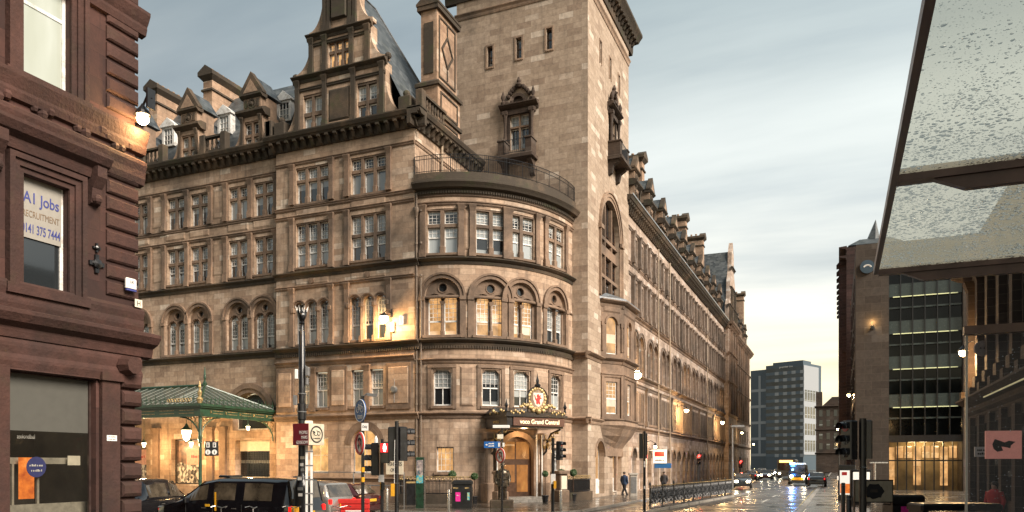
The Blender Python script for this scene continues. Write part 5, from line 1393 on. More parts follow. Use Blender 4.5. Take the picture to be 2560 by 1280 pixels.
fr_.lathe((HX, KYr, KZ), [(.12, 0), (.16, .2), (.05, .4), (.09, .6), (.02, 1.3)], 8)
fr_.build('frame', M['green'], kc)
def spandrel(mb, g, c, dx, dy):
    """pierced quarter bracket from a column towards (dx, dy)"""
    f = lambda a, z: (c[0] + dx * a, c[1] + dy * a, z)
    mb.tube([f(.05, 3.9)] + [f(1.6 - 1.55 * math.cos(t_ * PI / 2), 3.9 + 1.32 * math.sin(t_ * PI / 2)) for t_ in (.2, .4, .6, .8, 1)], .05, 6)
    ax = 'y' if dx else 'x'
    for a, z, r_ in ((.22, 5.0, .17), (.55, 5.05, .14), (.2, 4.62, .12), (.85, 5.12, .1), (.38, 4.8, .08), (.16, 4.35, .08), (1.1, 5.17, .07)): g.torus(f(a, z), r_, .03, 12, 5, ax)
for cx in (KXr - .1, KXr - 9.3, KXr - 18.5):
    q, g = MB(), MB(); q.lathe((cx, KYf + .1, 0), [(.2, 0), (.2, .5), (.12, .6), (.10, 1.2), (.085, 3.6), (.13, 3.65), (.1, 3.8), (.15, 3.95), (.1, 4.1), (.1, 5.25)], 10)
    spandrel(q, g, (cx, KYf + .1), -1, 0); spandrel(q, g, (cx, KYf + .1), 0, 1)
    if cx < KXr - 1: spandrel(q, g, (cx, KYf + .1), 1, 0)
    o = q.build('column', M['green'], kc, smooth=True); g.build('gilded_scroll', M['gold'], o)
q, g = MB(), MB(); spandrel(q, g, (KXr - .05, KYb), 0, -1); o = q.build('wall_bracket', M['green'], kc); g.build('gilded_scroll', M['gold'], o)
g = MB(); g.lathe((KXr + .05, KYf - .1, 6.0), [(.12, 0), (.2, .25), (.08, .4), (.14, .65), (.05, .8), (.09, 1.0), (.01, 1.35)], 8)
for i in range(5): g.lathe((KXr + .02, KYf + .8 + i * 1.25, 5.53), [(.001, -.01), (.1, -.01), (.1, .02), (.001, .02)], 10, 'y'); g.box(KXr, KXr + .015, KYf + 1.0 + i * 1.25, KYf + 1.85 + i * 1.25, 5.44, 5.47); g.box(KXr, KXr + .015, KYf + 1.0 + i * 1.25, KYf + 1.85 + i * 1.25, 5.6, 5.63)
for i in range(12): g.box(KXr - 1.7 - i * 1.6, KXr - .5 - i * 1.6, KYf - .015, KYf, 5.6, 5.63); g.box(KXr - 1.7 - i * 1.6, KXr - .5 - i * 1.6, KYf - .015, KYf, 5.42, 5.45)
for i in range(9): g.torus((KXr - .6 - .22 * i, KYf - .2, 6.22), .1, .03, 8, 4)
g.build('gilding', M['gold'], kc)
def lantern(u, D, z, label, watts, k=1.0, hang=.7):
    p = P(u, D); o = thing('hanging_lantern', label, 'lantern', (p.x, p.y, z), 0, 'lanterns under the glass canopy')
    q, g = MB(), MB()
    g.lathe((0, 0, -.28 * k), [(.14 * k, 0), (.24 * k, .42 * k), (.24 * k, .5 * k)], 8); q.lathe((0, 0, .2 * k), [(.27 * k, 0), (.27 * k, .05 * k), (.1 * k, .2 * k), (.06 * k, .32 * k), (.02, .36 * k)], 8)
    q.tube([(0, 0, .5 * k), (0, 0, .5 * k + hang)], .02, 5); q.lathe((0, 0, -.36 * k), [(.02, 0), (.15 * k, .08 * k)], 8)
    q.build('cap', M['green'], o, world=False); g.build('glass', M['bulbw'], o, world=False)
    lamp('lantern_light', o, (0, 0, -.45 * k), watts, (1, .60, .26), .2)
lantern(466, DonY(466, 36.2), 4.2, 'large glowing lantern hanging beside the green corner column', 480, 1.2, .7)
lantern(478, DonY(478, 40.6), 3.75, 'small glowing lantern above the crowd poster', 260, .6, 1.6)
lantern(360, DonY(360, 40.6), 3.75, 'small glowing lantern nearest the red sandstone corner', 200, .6, 1.6)
lantern(620, DonY(620, 39.5), 4.7, 'small lantern high in front of the shutter', 260, .5, .6)
p = P(529, 47.5); o = thing('direction_sign', 'dark square sign with four white symbols on the canopy column', 'sign', (p.x, p.y, 0), YAW)
q = MB(); q.bev(-.42, .42, -.06, .06, 2.85, 3.75, .02); q.cyl((-.5, .1, 3.3), (0, .05, 3.3), .03); q.build('board', M['inkblack'], o, world=False)
for i, (x, z) in enumerate(((-.2, 3.52), (.2, 3.52), (-.2, 3.08), (.2, 3.08))):
    q = MB()
    if i < 2: q.bev(x - .1, x + .1, -.075, -.06, z - .15, z + .15, .005)
    else: q.lathe((x, -.065, z), [(.001, -.01), (.16, -.01), (.16, .005)], 16, 'y')
    sq = q.build('symbol', M['signwhite'], o, world=False)
    if i > 1: text('lettering', 'i', .06, .18, M['inkblack'], sq, (x, -.08, z), 0, .003)
    else:
        q = MB(); q.bev(x - .05, x + .05, -.082, -.076, z - .1, z + .0, .003); q.box(x - .05, x + .05, -.082, -.076, z + .03, z + .09); q.build('handset', M['inkblack'], sq, world=False)

# ================================================================ RED SANDSTONE BUILDING (left foreground)
RX, RY1 = -16.66, 14.52
rb = thing('red_building', 'dark red sandstone corner building with rusticated quoins and a lettered office window', 'building', (RX, RY1, 0))
fX = lambda u, d, z: (RX + d, u, z)
yy = lambda u: YonX(u, RX)
a0 = -12.0
uw = (yy(55), yy(176)); lw_ = (yy(55), yy(170)); gwn = (yy(25), yy(240))
wall, tr, qn = MB(), MB(), MB()
wall.wall(a0, RY1, 0, 5.3, [rect(gwn[0], gwn[1], 1.0, 4.42)], depth=.3)
wall.wall(a0, RY1, 5.3, 10.3, [rect(lw_[0], lw_[1], 6.3, 8.8)], depth=.32)
wall.wall(a0, RY1, 10.3, 22, [rect(uw[0], uw[1], 10.98, 14.3), rect(uw[0] - 4, uw[1] - 4, 10.98, 14.3)], depth=.32)
wall.face([(RY1, 0, 0), (RY1, -14, 0), (RY1, -14, 22), (RY1, 0, 22)])
LED = lambda z, o=.45: [(-.05, z - .55), (.1, z - .5), (.14, z - .35), (.14, z - .28), (o * .75, z - .18), (o, z - .02), (o, z + .06), (.05, z + .16), (-.05, z + .16)]
for z, o in ((5.62, .44), (6.22, .16), (10.05, .2), (10.85, .24), (13.95, .26), (4.95, .12)): tr.mould(a0, RY1 + (o if o > .4 else o), LED(z, o))
for (b0, b1, z0, z1) in ((lw_[0], lw_[1], 6.3, 8.8), (uw[0], uw[1], 10.98, 14.3)):
    for k, (w, d) in enumerate(((.12, .06), (.26, .11), (.38, .17))):
        i_ = (0, .12, .26)[k]
        tr.box(b0 - w, b0 - i_, -.02, d, z0, z1 + w); tr.box(b1 + i_, b1 + w, -.02, d, z0, z1 + w); tr.box(b0 - i_, b1 + i_, -.02, d, z1 + i_, z1 + w)
    tr.box(b0 - .45, b1 + .45, -.02, .2, z0 - .22, z0)
# console brackets and hood over the lower window
tr.mould(lw_[0] - .9, lw_[1] + .9, LED(9.75, .42))
for y in (lw_[1] + .65, lw_[0] - .65): tr.prism([(0, 8.6), (.12, 8.65), (.16, 9.0), (.34, 9.25), (.34, 9.5), (0, 9.5)], y - .13, y + .13, 'x'); tr.ball((y, .14, 8.75), .13, 8, 6)
rnd = random.Random(3)
for i in range(70):                                         # carved foliage band
    y = a0 + 12 + (RY1 - a0 - 12) * i / 69; tr.ball((y + rnd.uniform(-.05, .05), .04, 10.4 + .14 * math.sin(i * 1.3)), rnd.uniform(.09, .15), 6, 4)
# ground pilaster, panelled
gp0 = gwn[1] + .08; gp1 = yy(292)
tr.box(gp0, gp1, 0, .12, 0, 4.4); tr.box(gp0 - .06, gp1 + .06, 0, .2, 4.4, 4.6); tr.box(gwn[0] - .9, gwn[0] - .08, 0, .12, 0, 4.5)
tr.box(gwn[0] - .08, gwn[1] + .08, 0, .1, 4.42, 4.56); tr.lathe((yy(305), .16, 4.82), [(.22, -.3), (.26, 0), (.22, .3)], 10, 'y')
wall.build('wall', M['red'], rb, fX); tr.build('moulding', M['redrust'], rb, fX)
q0, q1 = yy(264), RY1 + .09
z = .1; i = 0
while z < 22:
    h = .42 if z > 5.7 else .46
    if not (4.3 < z < 6.1 or 9.6 < z < 10.8):
        qn.loft([[(q0, -.01, z + .03), (q1, -.01, z + .03), (q1, -.01, z + h - .03), (q0, -.01, z + h - .03)], [(q0, .05, z + .05), (q1 - .03, .05, z + .05), (q1 - .03, .05, z + h - .05), (q0, .05, z + h - .05)], [(q0 + .05, .085, z + .09), (q1 - .06, .085, z + .09), (q1 - .06, .085, z + h - .09), (q0 + .05, .085, z + h - .09)]]) if z > 5.7 else \
            qn.loft([[(yy(296), -.01, z + .02), (q1 - .05, -.01, z + .02), (q1 - .05, -.01, z + h - .02), (yy(296), -.01, z + h - .02)], [(yy(296), .13, z + .05), (q1, .13, z + .05), (q1, .13, z + h - .05), (yy(296), .13, z + h - .05)], [(yy(296) + .03, .19, z + .13), (q1 - .06, .19, z + .13), (q1 - .06, .19, z + h - .13), (yy(296) + .03, .19, z + h - .13)]])
    z += h
qn.build('quoin', M['redrust'], rb, fX)
def rwin(y0, y1, z0, z1, pm, mid, name='window', rails=True):
    sa, pa = MB(), MB(); frame_rect(sa, y0, y1, z0, z1, -.24, .08, .07, mid=mid); qpane(pa, y0, y1, z0, z1, -.2)
    o = sa.build(name, M['frame'] if pm == 'shop' else M['gum'] if False else M['white'], rb, fX); pa.build('pane', pm if not isinstance(pm, str) else M[pm], o, fX); return o
t = NT('lit_room_pane'); n = t.noise(t.map(t.uv(), (1.6, .35, 1)), 1.6, 2, .4); t.p(Base_Color=(.3, .32, .28), Roughness=.08, Emission_Color=t.ramp(n, [(.35, (.42, .44, .33)), (.6, (.62, .63, .52)), (.7, (.75, .76, .66))]), Emission_Strength=.17); M['litroom'] = t.m
rwin(uw[0], uw[1], 10.98, 14.3, 'litroom', 12.75); rwin(uw[0] - 4, uw[1] - 4, 10.98, 14.3, 'panedark', 12.75)
o = rwin(lw_[0], lw_[1], 6.3, 8.8, 'panedark', None)
q = MB(); q.box(lw_[0] + .06, lw_[1] - .06, -.165, -.15, 7.45, 8.8); bl = q.build('blind', plain('printed_blind', (.30, .28, .245), .6, var=.06), rb, fX)
lc = (lw_[0] + lw_[1]) / 2; LX = RX - .145
wtxt = lw_[1] - lw_[0]
text('blind_lettering', 'A1 Jobs', wtxt * .78, .33, M['inkblue'], bl, (LX, lc, 8.33), PI / 2, .003, False, bold=.01)
text('blind_lettering', 'RECRUITMENT', wtxt * .80, .15, plain('bronze_lettering', (.2, .14, .09), .5), bl, (LX, lc, 8.0), PI / 2, .003, False)
text('blind_lettering', '0141 375 7444', wtxt * .84, .21, M['inkblue'], bl, (LX, lc, 7.67), PI / 2, .003, False, bold=.01)
M['shop'] = M['panedark']
sa, pa = MB(), MB(); frame_rect(sa, gwn[0], gwn[1], 1.0, 4.42, -.24, .05, .07); qpane(pa, gwn[0], gwn[1], 1.0, 3.1, -.2)
t = NT('shop_glass'); t.p(Base_Color=(.03, .028, .024), Roughness=.04, Specular_IOR_Level=.6); tr_ = t.n('ShaderNodeBsdfTransparent', {'Color': (.85, .85, .82)}); ms_ = t.n('ShaderNodeMixShader', {0: .75, 1: t.b.outputs[0], 2: tr_.outputs[0]}); t.set(t.out.inputs[0], ms_.outputs[0]); M['shopglass'] = t.m
o = sa.build('shop_window', M['frame'], rb, fX); pa.build('pane', M['shopglass'], o, fX)
q = MB(); q.box(gwn[0] + .05, gwn[1] - .05, -.3, -.22, 3.1, 4.42); q.build('blind', plain('grey_blind', (.075, .073, .062), .7, var=.06), rb, fX)
q = MB(); q.box(gwn[0] - .3, gwn[1] + .3, -2.6, -2.5, .6, 4.4); q.box(gwn[0] - .3, gwn[0] - .2, -2.5, -.3, .6, 4.4); q.box(gwn[1] + .2, gwn[1] + .3, -2.5, -.3, .6, 4.4); q.box(gwn[0] - .3, gwn[1] + .3, -2.5, -.3, 4.38, 4.45); q.box(gwn[0] - .3, gwn[1] + .3, -2.5, -.3, .5, .6)
q.build('interior', plain('shop_interior', (.07, .058, .045), .8, scale=2, var=.4), rb, fX)
q = MB(); q.box(gwn[0] - .2, gwn[1] + .2, -.62, -.5, 1.0, 1.42); q.box(gwn[0], gwn[1], -.7, -.62, 2.35, 2.5); q.box(gwn[0] + .45, gwn[0] + .5, -.66, -.6, 1.4, 2.35); q.box(gwn[0] + 1.05, gwn[0] + 1.1, -.66, -.6, 1.4, 2.35); q.build('display_shelf', plain('pale_shelf', (.34, .31, .25), .5), rb, fX)
lamp('shop_light', rb, (RX - 1.6, (gwn[0] + gwn[1]) / 2, 4.1), 14, (1, .85, .62), .3, True)
q = MB(); pq = (yy(83), yy(122)); q.box(pq[0], pq[1], -.5, -.49, 1.55, 2.5)
t = NT('orange_poster'); n = t.noise(t.map(t.uv(), (2, 2, 1)), 1.6, 5, .6); t.p(Base_Color=t.ramp(n, [(.3, (.35, .06, .015)), (.55, (.75, .20, .03)), (.7, (.85, .4, .12))]), Roughness=.4, Emission_Color=t.ramp(n, [(.3, (.35, .06, .015)), (.6, (.9, .25, .04))]), Emission_Strength=.22); M['orange'] = t.m
o = tag(q.build('poster', M['orange'], None, fX), 'backlit orange poster with blue disc in the red building shop window', 'poster')
q = MB(); q.lathe((pq[0] + .42, -.485, 2.28), [(.001, -.005), (.24, -.005), (.24, .004)], 20, 'y'); q2 = q.build('disc', M['inkblue'], o, fX)
for k in range(2): scribble('lettering', .34 - .08 * k, .05, M['signwhite'], q2, (RX - .478, pq[0] + .42, 2.32 - k * .12), PI / 2, False)
q = MB(); q.box(yy(205), yy(236), -.5, -.49, 2.32, 2.55); tag(q.build('price_card', M['cream'], None, fX), 'small cream card stuck inside the red building shop window', 'card')
p = (RX - .4, yy(95), 2.98); text('reflected_lettering', 'ladbrokes', -.42, .1, M['signwhite'], rb, p, PI / 2, .003, False)  # mirrored letters stand in for a sign reflected in the glass
# small fixtures on the quoins
al = thing('alarm_box', 'white and blue alarm box on the red quoins', 'alarm', (RX + .15, yy(313), Zat(714, 19.6)))
q = MB(); q.bev(0, .09, -.16, .16, -.10, .16, .03); q.build('casing', M['signwhite'], al, world=False); q = MB(); q.bev(-.005, .085, -.14, .16, -.16, -.1, .02); q.build('base_band', M['inkblue'], al, world=False); text('lettering', 'UK', .12, .07, M['inkblack'], al, (.094, .0, .06), PI / 2, .002)
q = MB(); q.box(RX + .15, RX + .165, yy(326), yy(344), 6.36, 6.56); pl_ = tag(q.build('plaque', M['cream'], None), 'small cream plaque with H mark low on the red quoins', 'plaque'); WL[pl_.name] = Vector(); text('lettering', 'H', .1, .13, M['inkblack'], pl_, (RX + .168, yy(335), 6.46), PI / 2, .002)
q = MB(); q.box(RX + .12, RX + .13, yy(258), yy(283), 2.92, 3.06); pl_ = tag(q.build('notice_plate', M['signwhite'], None), 'small white no loading plate on the red pilaster', 'sign')
for k, s_ in enumerate(('No loading', 'at any time')): text('lettering', s_, .2, .035, M['inkblack'], pl_, (RX + .133, yy(270.5), 3.02 - .06 * k), PI / 2, .002)
for v, k in ((660, 1.0), (620, .5)):
    y = yy(239); q = MB(); z = Zat(v, ppx(RX, y)[1]); q.lathe((y, .04, z), [(.001, -.02), (.12 * k, -.02), (.12 * k, .05), (.001, .08)], 8, 'y'); q.box(y - .2 * k, y + .2 * k, 0, .06, z - .05 * k, z + .05 * k); q.box(y - .05 * k, y + .05 * k, 0.01, .065, z - .22 * k, z + .22 * k); q.build('wall_anchor', M['black'], rb, fX)

# ================================================================ RIGHT SIDE OF THE STREET
OX, OY = 1.5, 76.6
ob = thing('office_building', 'modern stone and dark glass office block with glowing floor strips', 'office', (OX, OY, 0))
fO = lambda u, d, z: (u, OY - d, z); xo = lambda u: XonY(u, OY)
HO = Zat(612, DonY(2150, OY))
g0, g1, xe = xo(2222), xo(2408), xo(2446)
w, dk = MB(), MB()
w.box(OX, g0, -30, 0, 0, HO); w.box(g1, xe, -30, 0, 0, HO)
w.build('stone_pier', M['pier'], ob, fO)
w = MB(); w.box(OX - .02, OX - .0, -30, -2, 5, HO - 1)
w.build('side_cladding', M['pier'], ob, fO)
for i in range(7):
    q = MB(); y = OY + 4 + i * 3.6
    for k in range(5): q.box(OX - .06, OX - .03, y, y + 1.6, 1 + k * 4, 4.2 + k * 4)
    q.build('side_window', M['panedark'], ob)
w = MB(); w.box(g0, g1, -29, -.6, 4.6, HO - .6); w.build('glass_front', M['officeglass'], ob, fO)
w = MB(); w.box(g0, g1, -29, -3.5, 0, 4.6); w.build('lobby_back', plain('lobby_wall', (.30, .22, .12), .7, scale=.6, var=.5), ob, fO)
D_ = DonY(2315, OY)
zs = [Zat(v, D_) for v in (735, 829, 919, 1016)]
for k, z in enumerate(zs):
    q = MB(); q.box(g0, g1, -.62, -.35, z, z + 1.15); q.box(g0 + .01, g1 - .01, -.6, -.4, z - 1.05, z - .9); q.build('spandrel', plain('spandrel_panel_%d' % k, (.045, .06, .056), .25, var=.15), ob, fO)
    q = MB(); q.box(g0 + .35, g1 - .35, -.34, -.28, z - .05, z + .03); q.build('light_strip', M['strip'], ob, fO)
q = MB()
for i in range(7): x = g0 + (g1 - g0) * i / 6; q.box(x - .04, x + .04, -.58, -.27, 4.6, HO - .6)
q.box(g0, g1, -.6, -.2, 4.3, 4.9); q.box(g0, g1, -.6, -.2, HO - .7, HO)
for i in range(9): x = g0 + (g1 - g0) * i / 8; q.box(x - .05, x + .05, -.6, -.45, 0, 4.4)
q.box(g0, g1, -.58, -.46, 2.6, 2.72); q.build('mullion', M['black'], ob, fO)
for i in range(8):
    q = MB(); a, b = g0 + (g1 - g0) * (i + .08) / 8, g0 + (g1 - g0) * (i + .92) / 8; q.box(a, b, -3.48, -3.4, 2.9, 4.0) if i % 3 else q.box(a, b, -3.48, -3.4, .4, 3.9)
    q.build('lobby_panel', M['panelit'], ob, fO)
for x in (g0 + 2, (g0 + g1) / 2, g1 - 1.5): lamp('lobby_light', ob, (x, OY + 2, 4.2), 34, (1, .72, .35), .3, True)
q = MB(); ux = xo(2181); zq = Zat(818, DonY(2181, OY)); q.bev(ux - .12, ux + .12, 0, .25, zq - .2, zq + .15, .02); q.build('uplighter', M['black'], ob, fO); lamp('uplight', ob, (ux, OY - .3, zq + .4), 25, (1, .62, .25), .06, True)
q = MB(); q.lathe((xo(2168), .14, Zat(668, DonY(2168, OY))), [(.001, -.1), (.6, -.1), (.6, .1), (.001, .12)], 20, 'y'); q.build('logo_disc', M['modern'], ob, fO); q = MB(); q.torus((xo(2168), .2, Zat(668, DonY(2168, OY)) - .2), .34, .1, 14, 5, 'y', .4, 2.6); q.build('logo_mark', M['signwhite'], ob, fO)
# dark stone terrace further on
def terrace(name, label, cat, X, ya, yb, top, mat, bayd=.9, step=4.2, front=True, spire=None, xback=14):
    r = thing(name, label, cat, (X, ya, 0)); f = lambda u, d, z: (X - d, u, z)
    w, m = MB(), MB(); w.box(ya, yb, -xback, 0, 0, top)
    n = int((yb - ya) / step)
    for i in range(n):
        y = ya + (yb - ya) * (i + .5) / n
        w.loft([[(y - 1.1, 0, 5), (y - .6, bayd, 5), (y + .6, bayd, 5), (y + 1.1, 0, 5)], [(y - 1.1, 0, top - 2), (y - .6, bayd, top - 2), (y + .6, bayd, top - 2), (y + 1.1, 0, top - 2)]])
        m.prism([(0, top - 2), (bayd + .3, top - 2), (0, top - .6)], y - 1.2, y + 1.2, 'x')
    for z in (5, 9, 13, 17, top - 1.2, top): 
        if z <= top: m.mould(ya - .3, yb, STR(z, .45 if z < top - 2 else .9, .5))
    w.build('wall', mat, r, f); m.build('moulding', M['darkred'], r, f)
    for i in range(n):
        y = ya + (yb - ya) * (i + .5) / n
        for z in range(1, int((top - 4) / 4)):
            q = MB(); q.box(y - .5, y + .5, bayd, bayd + .02, 1.2 + z * 4, 3.6 + z * 4); q.build('window', M['panedark'], r, f)
    if front:
        for k in range(int(xback / 3)):
            for z in range(1, int((top - 4) / 4)): q = MB(); q.box(X + 1 + k * 3, X + 2.4 + k * 3, ya - .03, ya, 1.2 + z * 4, 3.6 + z * 4); q.build('window', M['panedark'], r)
    return r
tb = terrace('red_terrace', 'tall dark red stone terrace with oriel bays behind the office block', 'building', 1.0, 108, 150, 30.2, M['darkred'])
q = MB(); q.loft([[(1.2, 108.2, 30.4), (7.5, 108.2, 30.4), (7.5, 114, 30.4), (1.2, 114, 30.4)], [(2.6, 110, 31.5), (6, 110, 31.5), (6, 112, 31.5), (2.6, 112, 31.5)]]); q.cyl((4.2, 110.5, 31.2), (4.5, 110.5, 34.0), .9, .02, 6); q.build('roof', M['slate'], tb)
rg = random.Random(5)
fg = thing('gabled_terrace', 'distant dark gabled stone terrace at the end of the street', 'building', (-3, 235, 0))
w, m = MB(), MB(); fF = lambda u, d, z: (u, 232 - d, z); x0 = XonY(2040, 232); x1 = 6.0
w.box(x0, x1, -40, 0, 0, 18.5)
for a, b, z in ((x0, x0 + 1.6, 22.5), (x0 + 4, x0 + 6, 21), (x0 + 8.2, x0 + 9, 21.5)): w.box(a, b, -4, -.2, 18, z)
m.prism([(x0 + 1.6, 18.5), (x0 + 4.0, 20.8), (x0 + 6.5, 18.5)], -5, 0, 'y'); m.mould(x0 - .4, x1, STR(18.5, .6, .6)); m.mould(x0 - .3, x1, STR(12, .3, .4)); m.mould(x0 - .3, x1, STR(5.5, .4, .5))
w.build('wall', M['dark'], fg, fF); m.build('moulding', M['dark'], fg, fF)
for i in range(6):
    for z in (6.4, 9.2, 12.8, 15.6): q = MB(); q.box(x0 + .8 + i * 1.9, x0 + 1.7 + i * 1.9, 0, .03, z, z + 1.8); q.build('window', M['panelit'] if (i * 3 + int(z)) % 11 == 0 else M['panedark'], fg, fF)
# classical building on the right edge
RXX = 6.2
cb_ = thing('classical_building', 'dark classical stone building with pilasters beyond the rain spotted glass', 'building', (RXX, 44, 0))
fC = lambda u, d, z: (RXX - d, u, z); ya, yb = 14.0, 44.5
w, m = MB(), MB(); w.box(ya, yb, -12, 0, 0, 13)
for y in [yb - .5 - 2.6 * i for i in range(12)]:
    m.box(y - .28, y + .28, 0, .3, 6.2, 11.2); m.box(y - .36, y + .36, 0, .4, 5.9, 6.4); m.loft([[(y - .28, 0, 10.8), (y + .28, 0, 10.8), (y + .28, .3, 10.8), (y - .28, .3, 10.8)], [(y - .42, 0, 11.3), (y + .42, 0, 11.3), (y + .42, .48, 11.3), (y - .42, .48, 11.3)]]); m.box(y - .3, y + .3, 0, .22, 0, 4.6)
    m.box(y - .3, y + .3, 0, .6, 5.55, 5.9)
for z, o, h in ((5.5, .7, .6), (11.8, .9, .6), (12.8, .3, .3), (4.9, .3, .3)): m.mould(ya, yb + .5, STR(z, o, h))
w.build('wall', M['dark'], cb_, fC); m.build('pilaster', M['dark'], cb_, fC)
for i, y in enumerate([yb - 1.8 - 2.6 * i for i in range(11)]):
    q = MB(); q.box(y - .62, y + .62, 0, .03, 6.6, 10.4); q.build('window', M['panedark'], cb_, fC)
    q = MB(); q.box(y - .85, y + .85, 0, .03, .9 if i % 4 else .05, 4.2); q.build('shop_window', M['panedark'], cb_, fC)
q = MB(); q.box(26, 36.5, .7, .74, 5.05, 5.1); q.build('light_strip', M['strip'], cb_, fC)

# modern tower block in the distance
DB = 300.0
cpt = P(2008, DB)
md = thing('modern_block', 'modern grey tower block with a chequer of white squares closing the street', 'tower block', (cpt.x, cpt.y, 0), -.40)
k_ = DB / FPX; HB = Zat(906, DB); Lf = 95 * k_ / .95; Ls = 13
w = MB(); w.box(-Lf, 0, 0, 16, 0, HB); w.box(-Lf - 7.5, -Lf, 1.5, 16, 0, HB - 1.2); w.box(-Lf + 2, -1, 2, 9, HB, HB + 1.2); w.build('body', M['modern'], md, world=False)
w = MB(); w.box(.0, .3, .0, Ls, 6, HB - 1); w.build('white_flank', M['modwhite'], md, world=False)
rows = 13
for r_ in range(rows):
    z0 = 5.2 + r_ * (HB - 6.5) / rows; hh = (HB - 6.5) / rows
    q = MB(); q.box(-Lf + .1, -.2, -.06, 0, z0, z0 + hh * .42); q.build('spandrel', M['modern2'], md, world=False)
    q = MB(); q.box(-Lf + .1, -.2, -.03, -.01, z0 + hh * .42, z0 + hh); q.build('window_band', M['farglass'], md, world=False)
    for c in range(4):
        q = MB(); x = -Lf + Lf * (.3 + .225 * c); q.box(x - .8, x + .8, -.12, -.07, z0 - .1, z0 + hh * .42); q.build('white_square', M['modwhite'], md, world=False)
for i in range(5):
    z = 3 + i * (HB - 9) / 5
    q = MB(); q.box(-Lf - 7.5, -Lf - .1, 1.4, 1.5, z + 2.5, z + 3.6); q.box(-Lf - 4, -Lf - 3, 1.42, 1.5, z + 3.6, z + 9); q.build('white_band', M['modwhite'], md, world=False)
    if i < 4:
        q = MB()
        for j in range(5): q.box(.31, .36, .8 + j * 2.4, 2.5 + j * 2.4, z + 4.2, z + 8.6)
        q.build('flank_window', M['panedark'], md, world=False)
text('lettering', 'premier inn', 5.5, .9, M['signwhite'], md, (-Lf * .45, -.14, HB - 1.2), 0, .05)

# ================================================================ OVERHEAD GLASS SHELTER (right foreground)
SX, SY1, SYm, SZ = .2, 5.32, 3.58, 3.56
sh_ = thing('glass_shelter', 'rain spotted glass shelter roof carried on dark metal bars', 'shelter', (SX, SY1, 0))
t = NT('rainy_glass'); pos = t.map(t.pos(), (1, 1, 1))
wob = t.n('ShaderNodeVectorMath', {0: pos, 1: t.n('ShaderNodeVectorMath', {0: t.n('ShaderNodeTexNoise', {'Vector': pos, 'Scale': 22.0, 'Detail': 2.0}).outputs['Color'], 'Scale': .03}, operation='SCALE').outputs[0]}, operation='ADD').outputs[0]
hs_ = []
dens = t.n('ShaderNodeMapRange', {0: t.n('ShaderNodeSeparateXYZ', {0: pos}).outputs[1], 1: 1.9, 2: 3.9, 3: .62, 4: 1.35}).outputs[0]
for sc, thr, am in ((40, .33, 1.0), (95, .36, .5), (22, .21, 1.1)):
    v = t.n('ShaderNodeTexVoronoi', {'Vector': wob, 'Scale': float(sc), 'Randomness': 1.0}); mm = t.noise(pos, sc * .09, 3)
    th = t.math('MULTIPLY', t.math('MULTIPLY', t.ramp(mm, [(.34, (.35, .35, .35)), (.62, (1, 1, 1))]), dens), thr)
    hh = t.math('MAXIMUM', t.math('SUBTRACT', th, v.outputs['Distance']), 0.0); hs_.append(t.math('MULTIPLY', t.math('SQRT', hh), am))
H = t.math('MAXIMUM', t.math('MAXIMUM', hs_[0], hs_[1]), hs_[2])
bmp = t.n('ShaderNodeBump', {'Height': H, 'Strength': .8, 'Distance': .02}).outputs[0]
rf = t.n('ShaderNodeBsdfRefraction', {'Color': (.78, .80, .78), 'Roughness': .02, 'IOR': 1.3, 'Normal': bmp})
gs_ = t.n('ShaderNodeBsdfGlossy', {'Color': (1, .96, .88), 'Roughness': .08, 'Normal': bmp}); tl = t.n('ShaderNodeBsdfTranslucent', {'Color': (.92, .90, .78)})
fre = t.n('ShaderNodeFresnel', {'IOR': 1.35, 'Normal': bmp}).outputs[0]
m1_ = t.n('ShaderNodeMixShader', {0: t.math('ADD', t.math('MULTIPLY', t.math('GREATER_THAN', H, .02),   .2), .3), 1: rf.outputs[0], 2: tl.outputs[0]}); m2_ = t.n('ShaderNodeMixShader', {0: fre, 1: m1_.outputs[0], 2: gs_.outputs[0]})
t.set(t.out.inputs[0], m2_.outputs[0]); M['rain'] = t.m
flat = t.n('ShaderNodeMixShader', {0: t.math('MULTIPLY', dens, .30), 1: t.n('ShaderNodeBsdfTransparent', {'Color': (.62, .63, .59)}).outputs[0], 2: t.n('ShaderNodeBsdfTranslucent', {'Color': (.42, .41, .33)}).outputs[0]})
rf.inputs['IOR'].default_value = 1.2; rf.inputs['Color'].default_value = (.60, .60, .55, 1)
drop = t.n('ShaderNodeMixShader', {0: .34, 1: rf.outputs[0], 2: gs_.outputs[0]})
sel = t.n('ShaderNodeMixShader', {0: t.math('MULTIPLY', t.math('GREATER_THAN', H, .03), .85), 1: flat.outputs[0], 2: drop.outputs[0]})
t.set(t.out.inputs[0], sel.outputs[0])
t2 = NT('clear_glass_back'); t2.set(t2.out.inputs[0], t2.n('ShaderNodeBsdfTransparent', {'Color': (.96, .97, .96)}).outputs[0]); M['rainback'] = t2.m
for a, b in ((SYm + .07, SY1 - .03), (1.83, SYm + .01), (.1, 1.77)):
    q = MB(); q.box(SX + .032, 6.0, a, b, SZ - .004, SZ + .006); q.m = [0 if i == 0 else 1 for i in range(len(q.m))]; q.build('roof_pane', [M['rain'], M['rainback']], sh_)
q = MB(); q.box(SX + .004, SX + .03, -.6, SY1, SZ - .03, SZ + .015); q.build('edge_bar', M['frame'], sh_)
for y in (SY1, SYm + .04, 1.8):
    q = MB(); q.box(SX + .03, 6.0, y - .03, y + .03, SZ - .035, SZ + .02); q.prism([(SX + .16, SZ - .036), (SX + .28, SZ - .09), (6.0, SZ - .09), (6.0, SZ - .036)], y - .02, y + .02, 'y'); q.build('cross_bar', M['frame'], sh_)
XG = XonY(2418, 5.3); ZG = Zat(838, DonY(2418, 5.3))
t = NT('side_glass'); t.p(Base_Color=(.3, .32, .36), Roughness=.03); pos = t.pos()
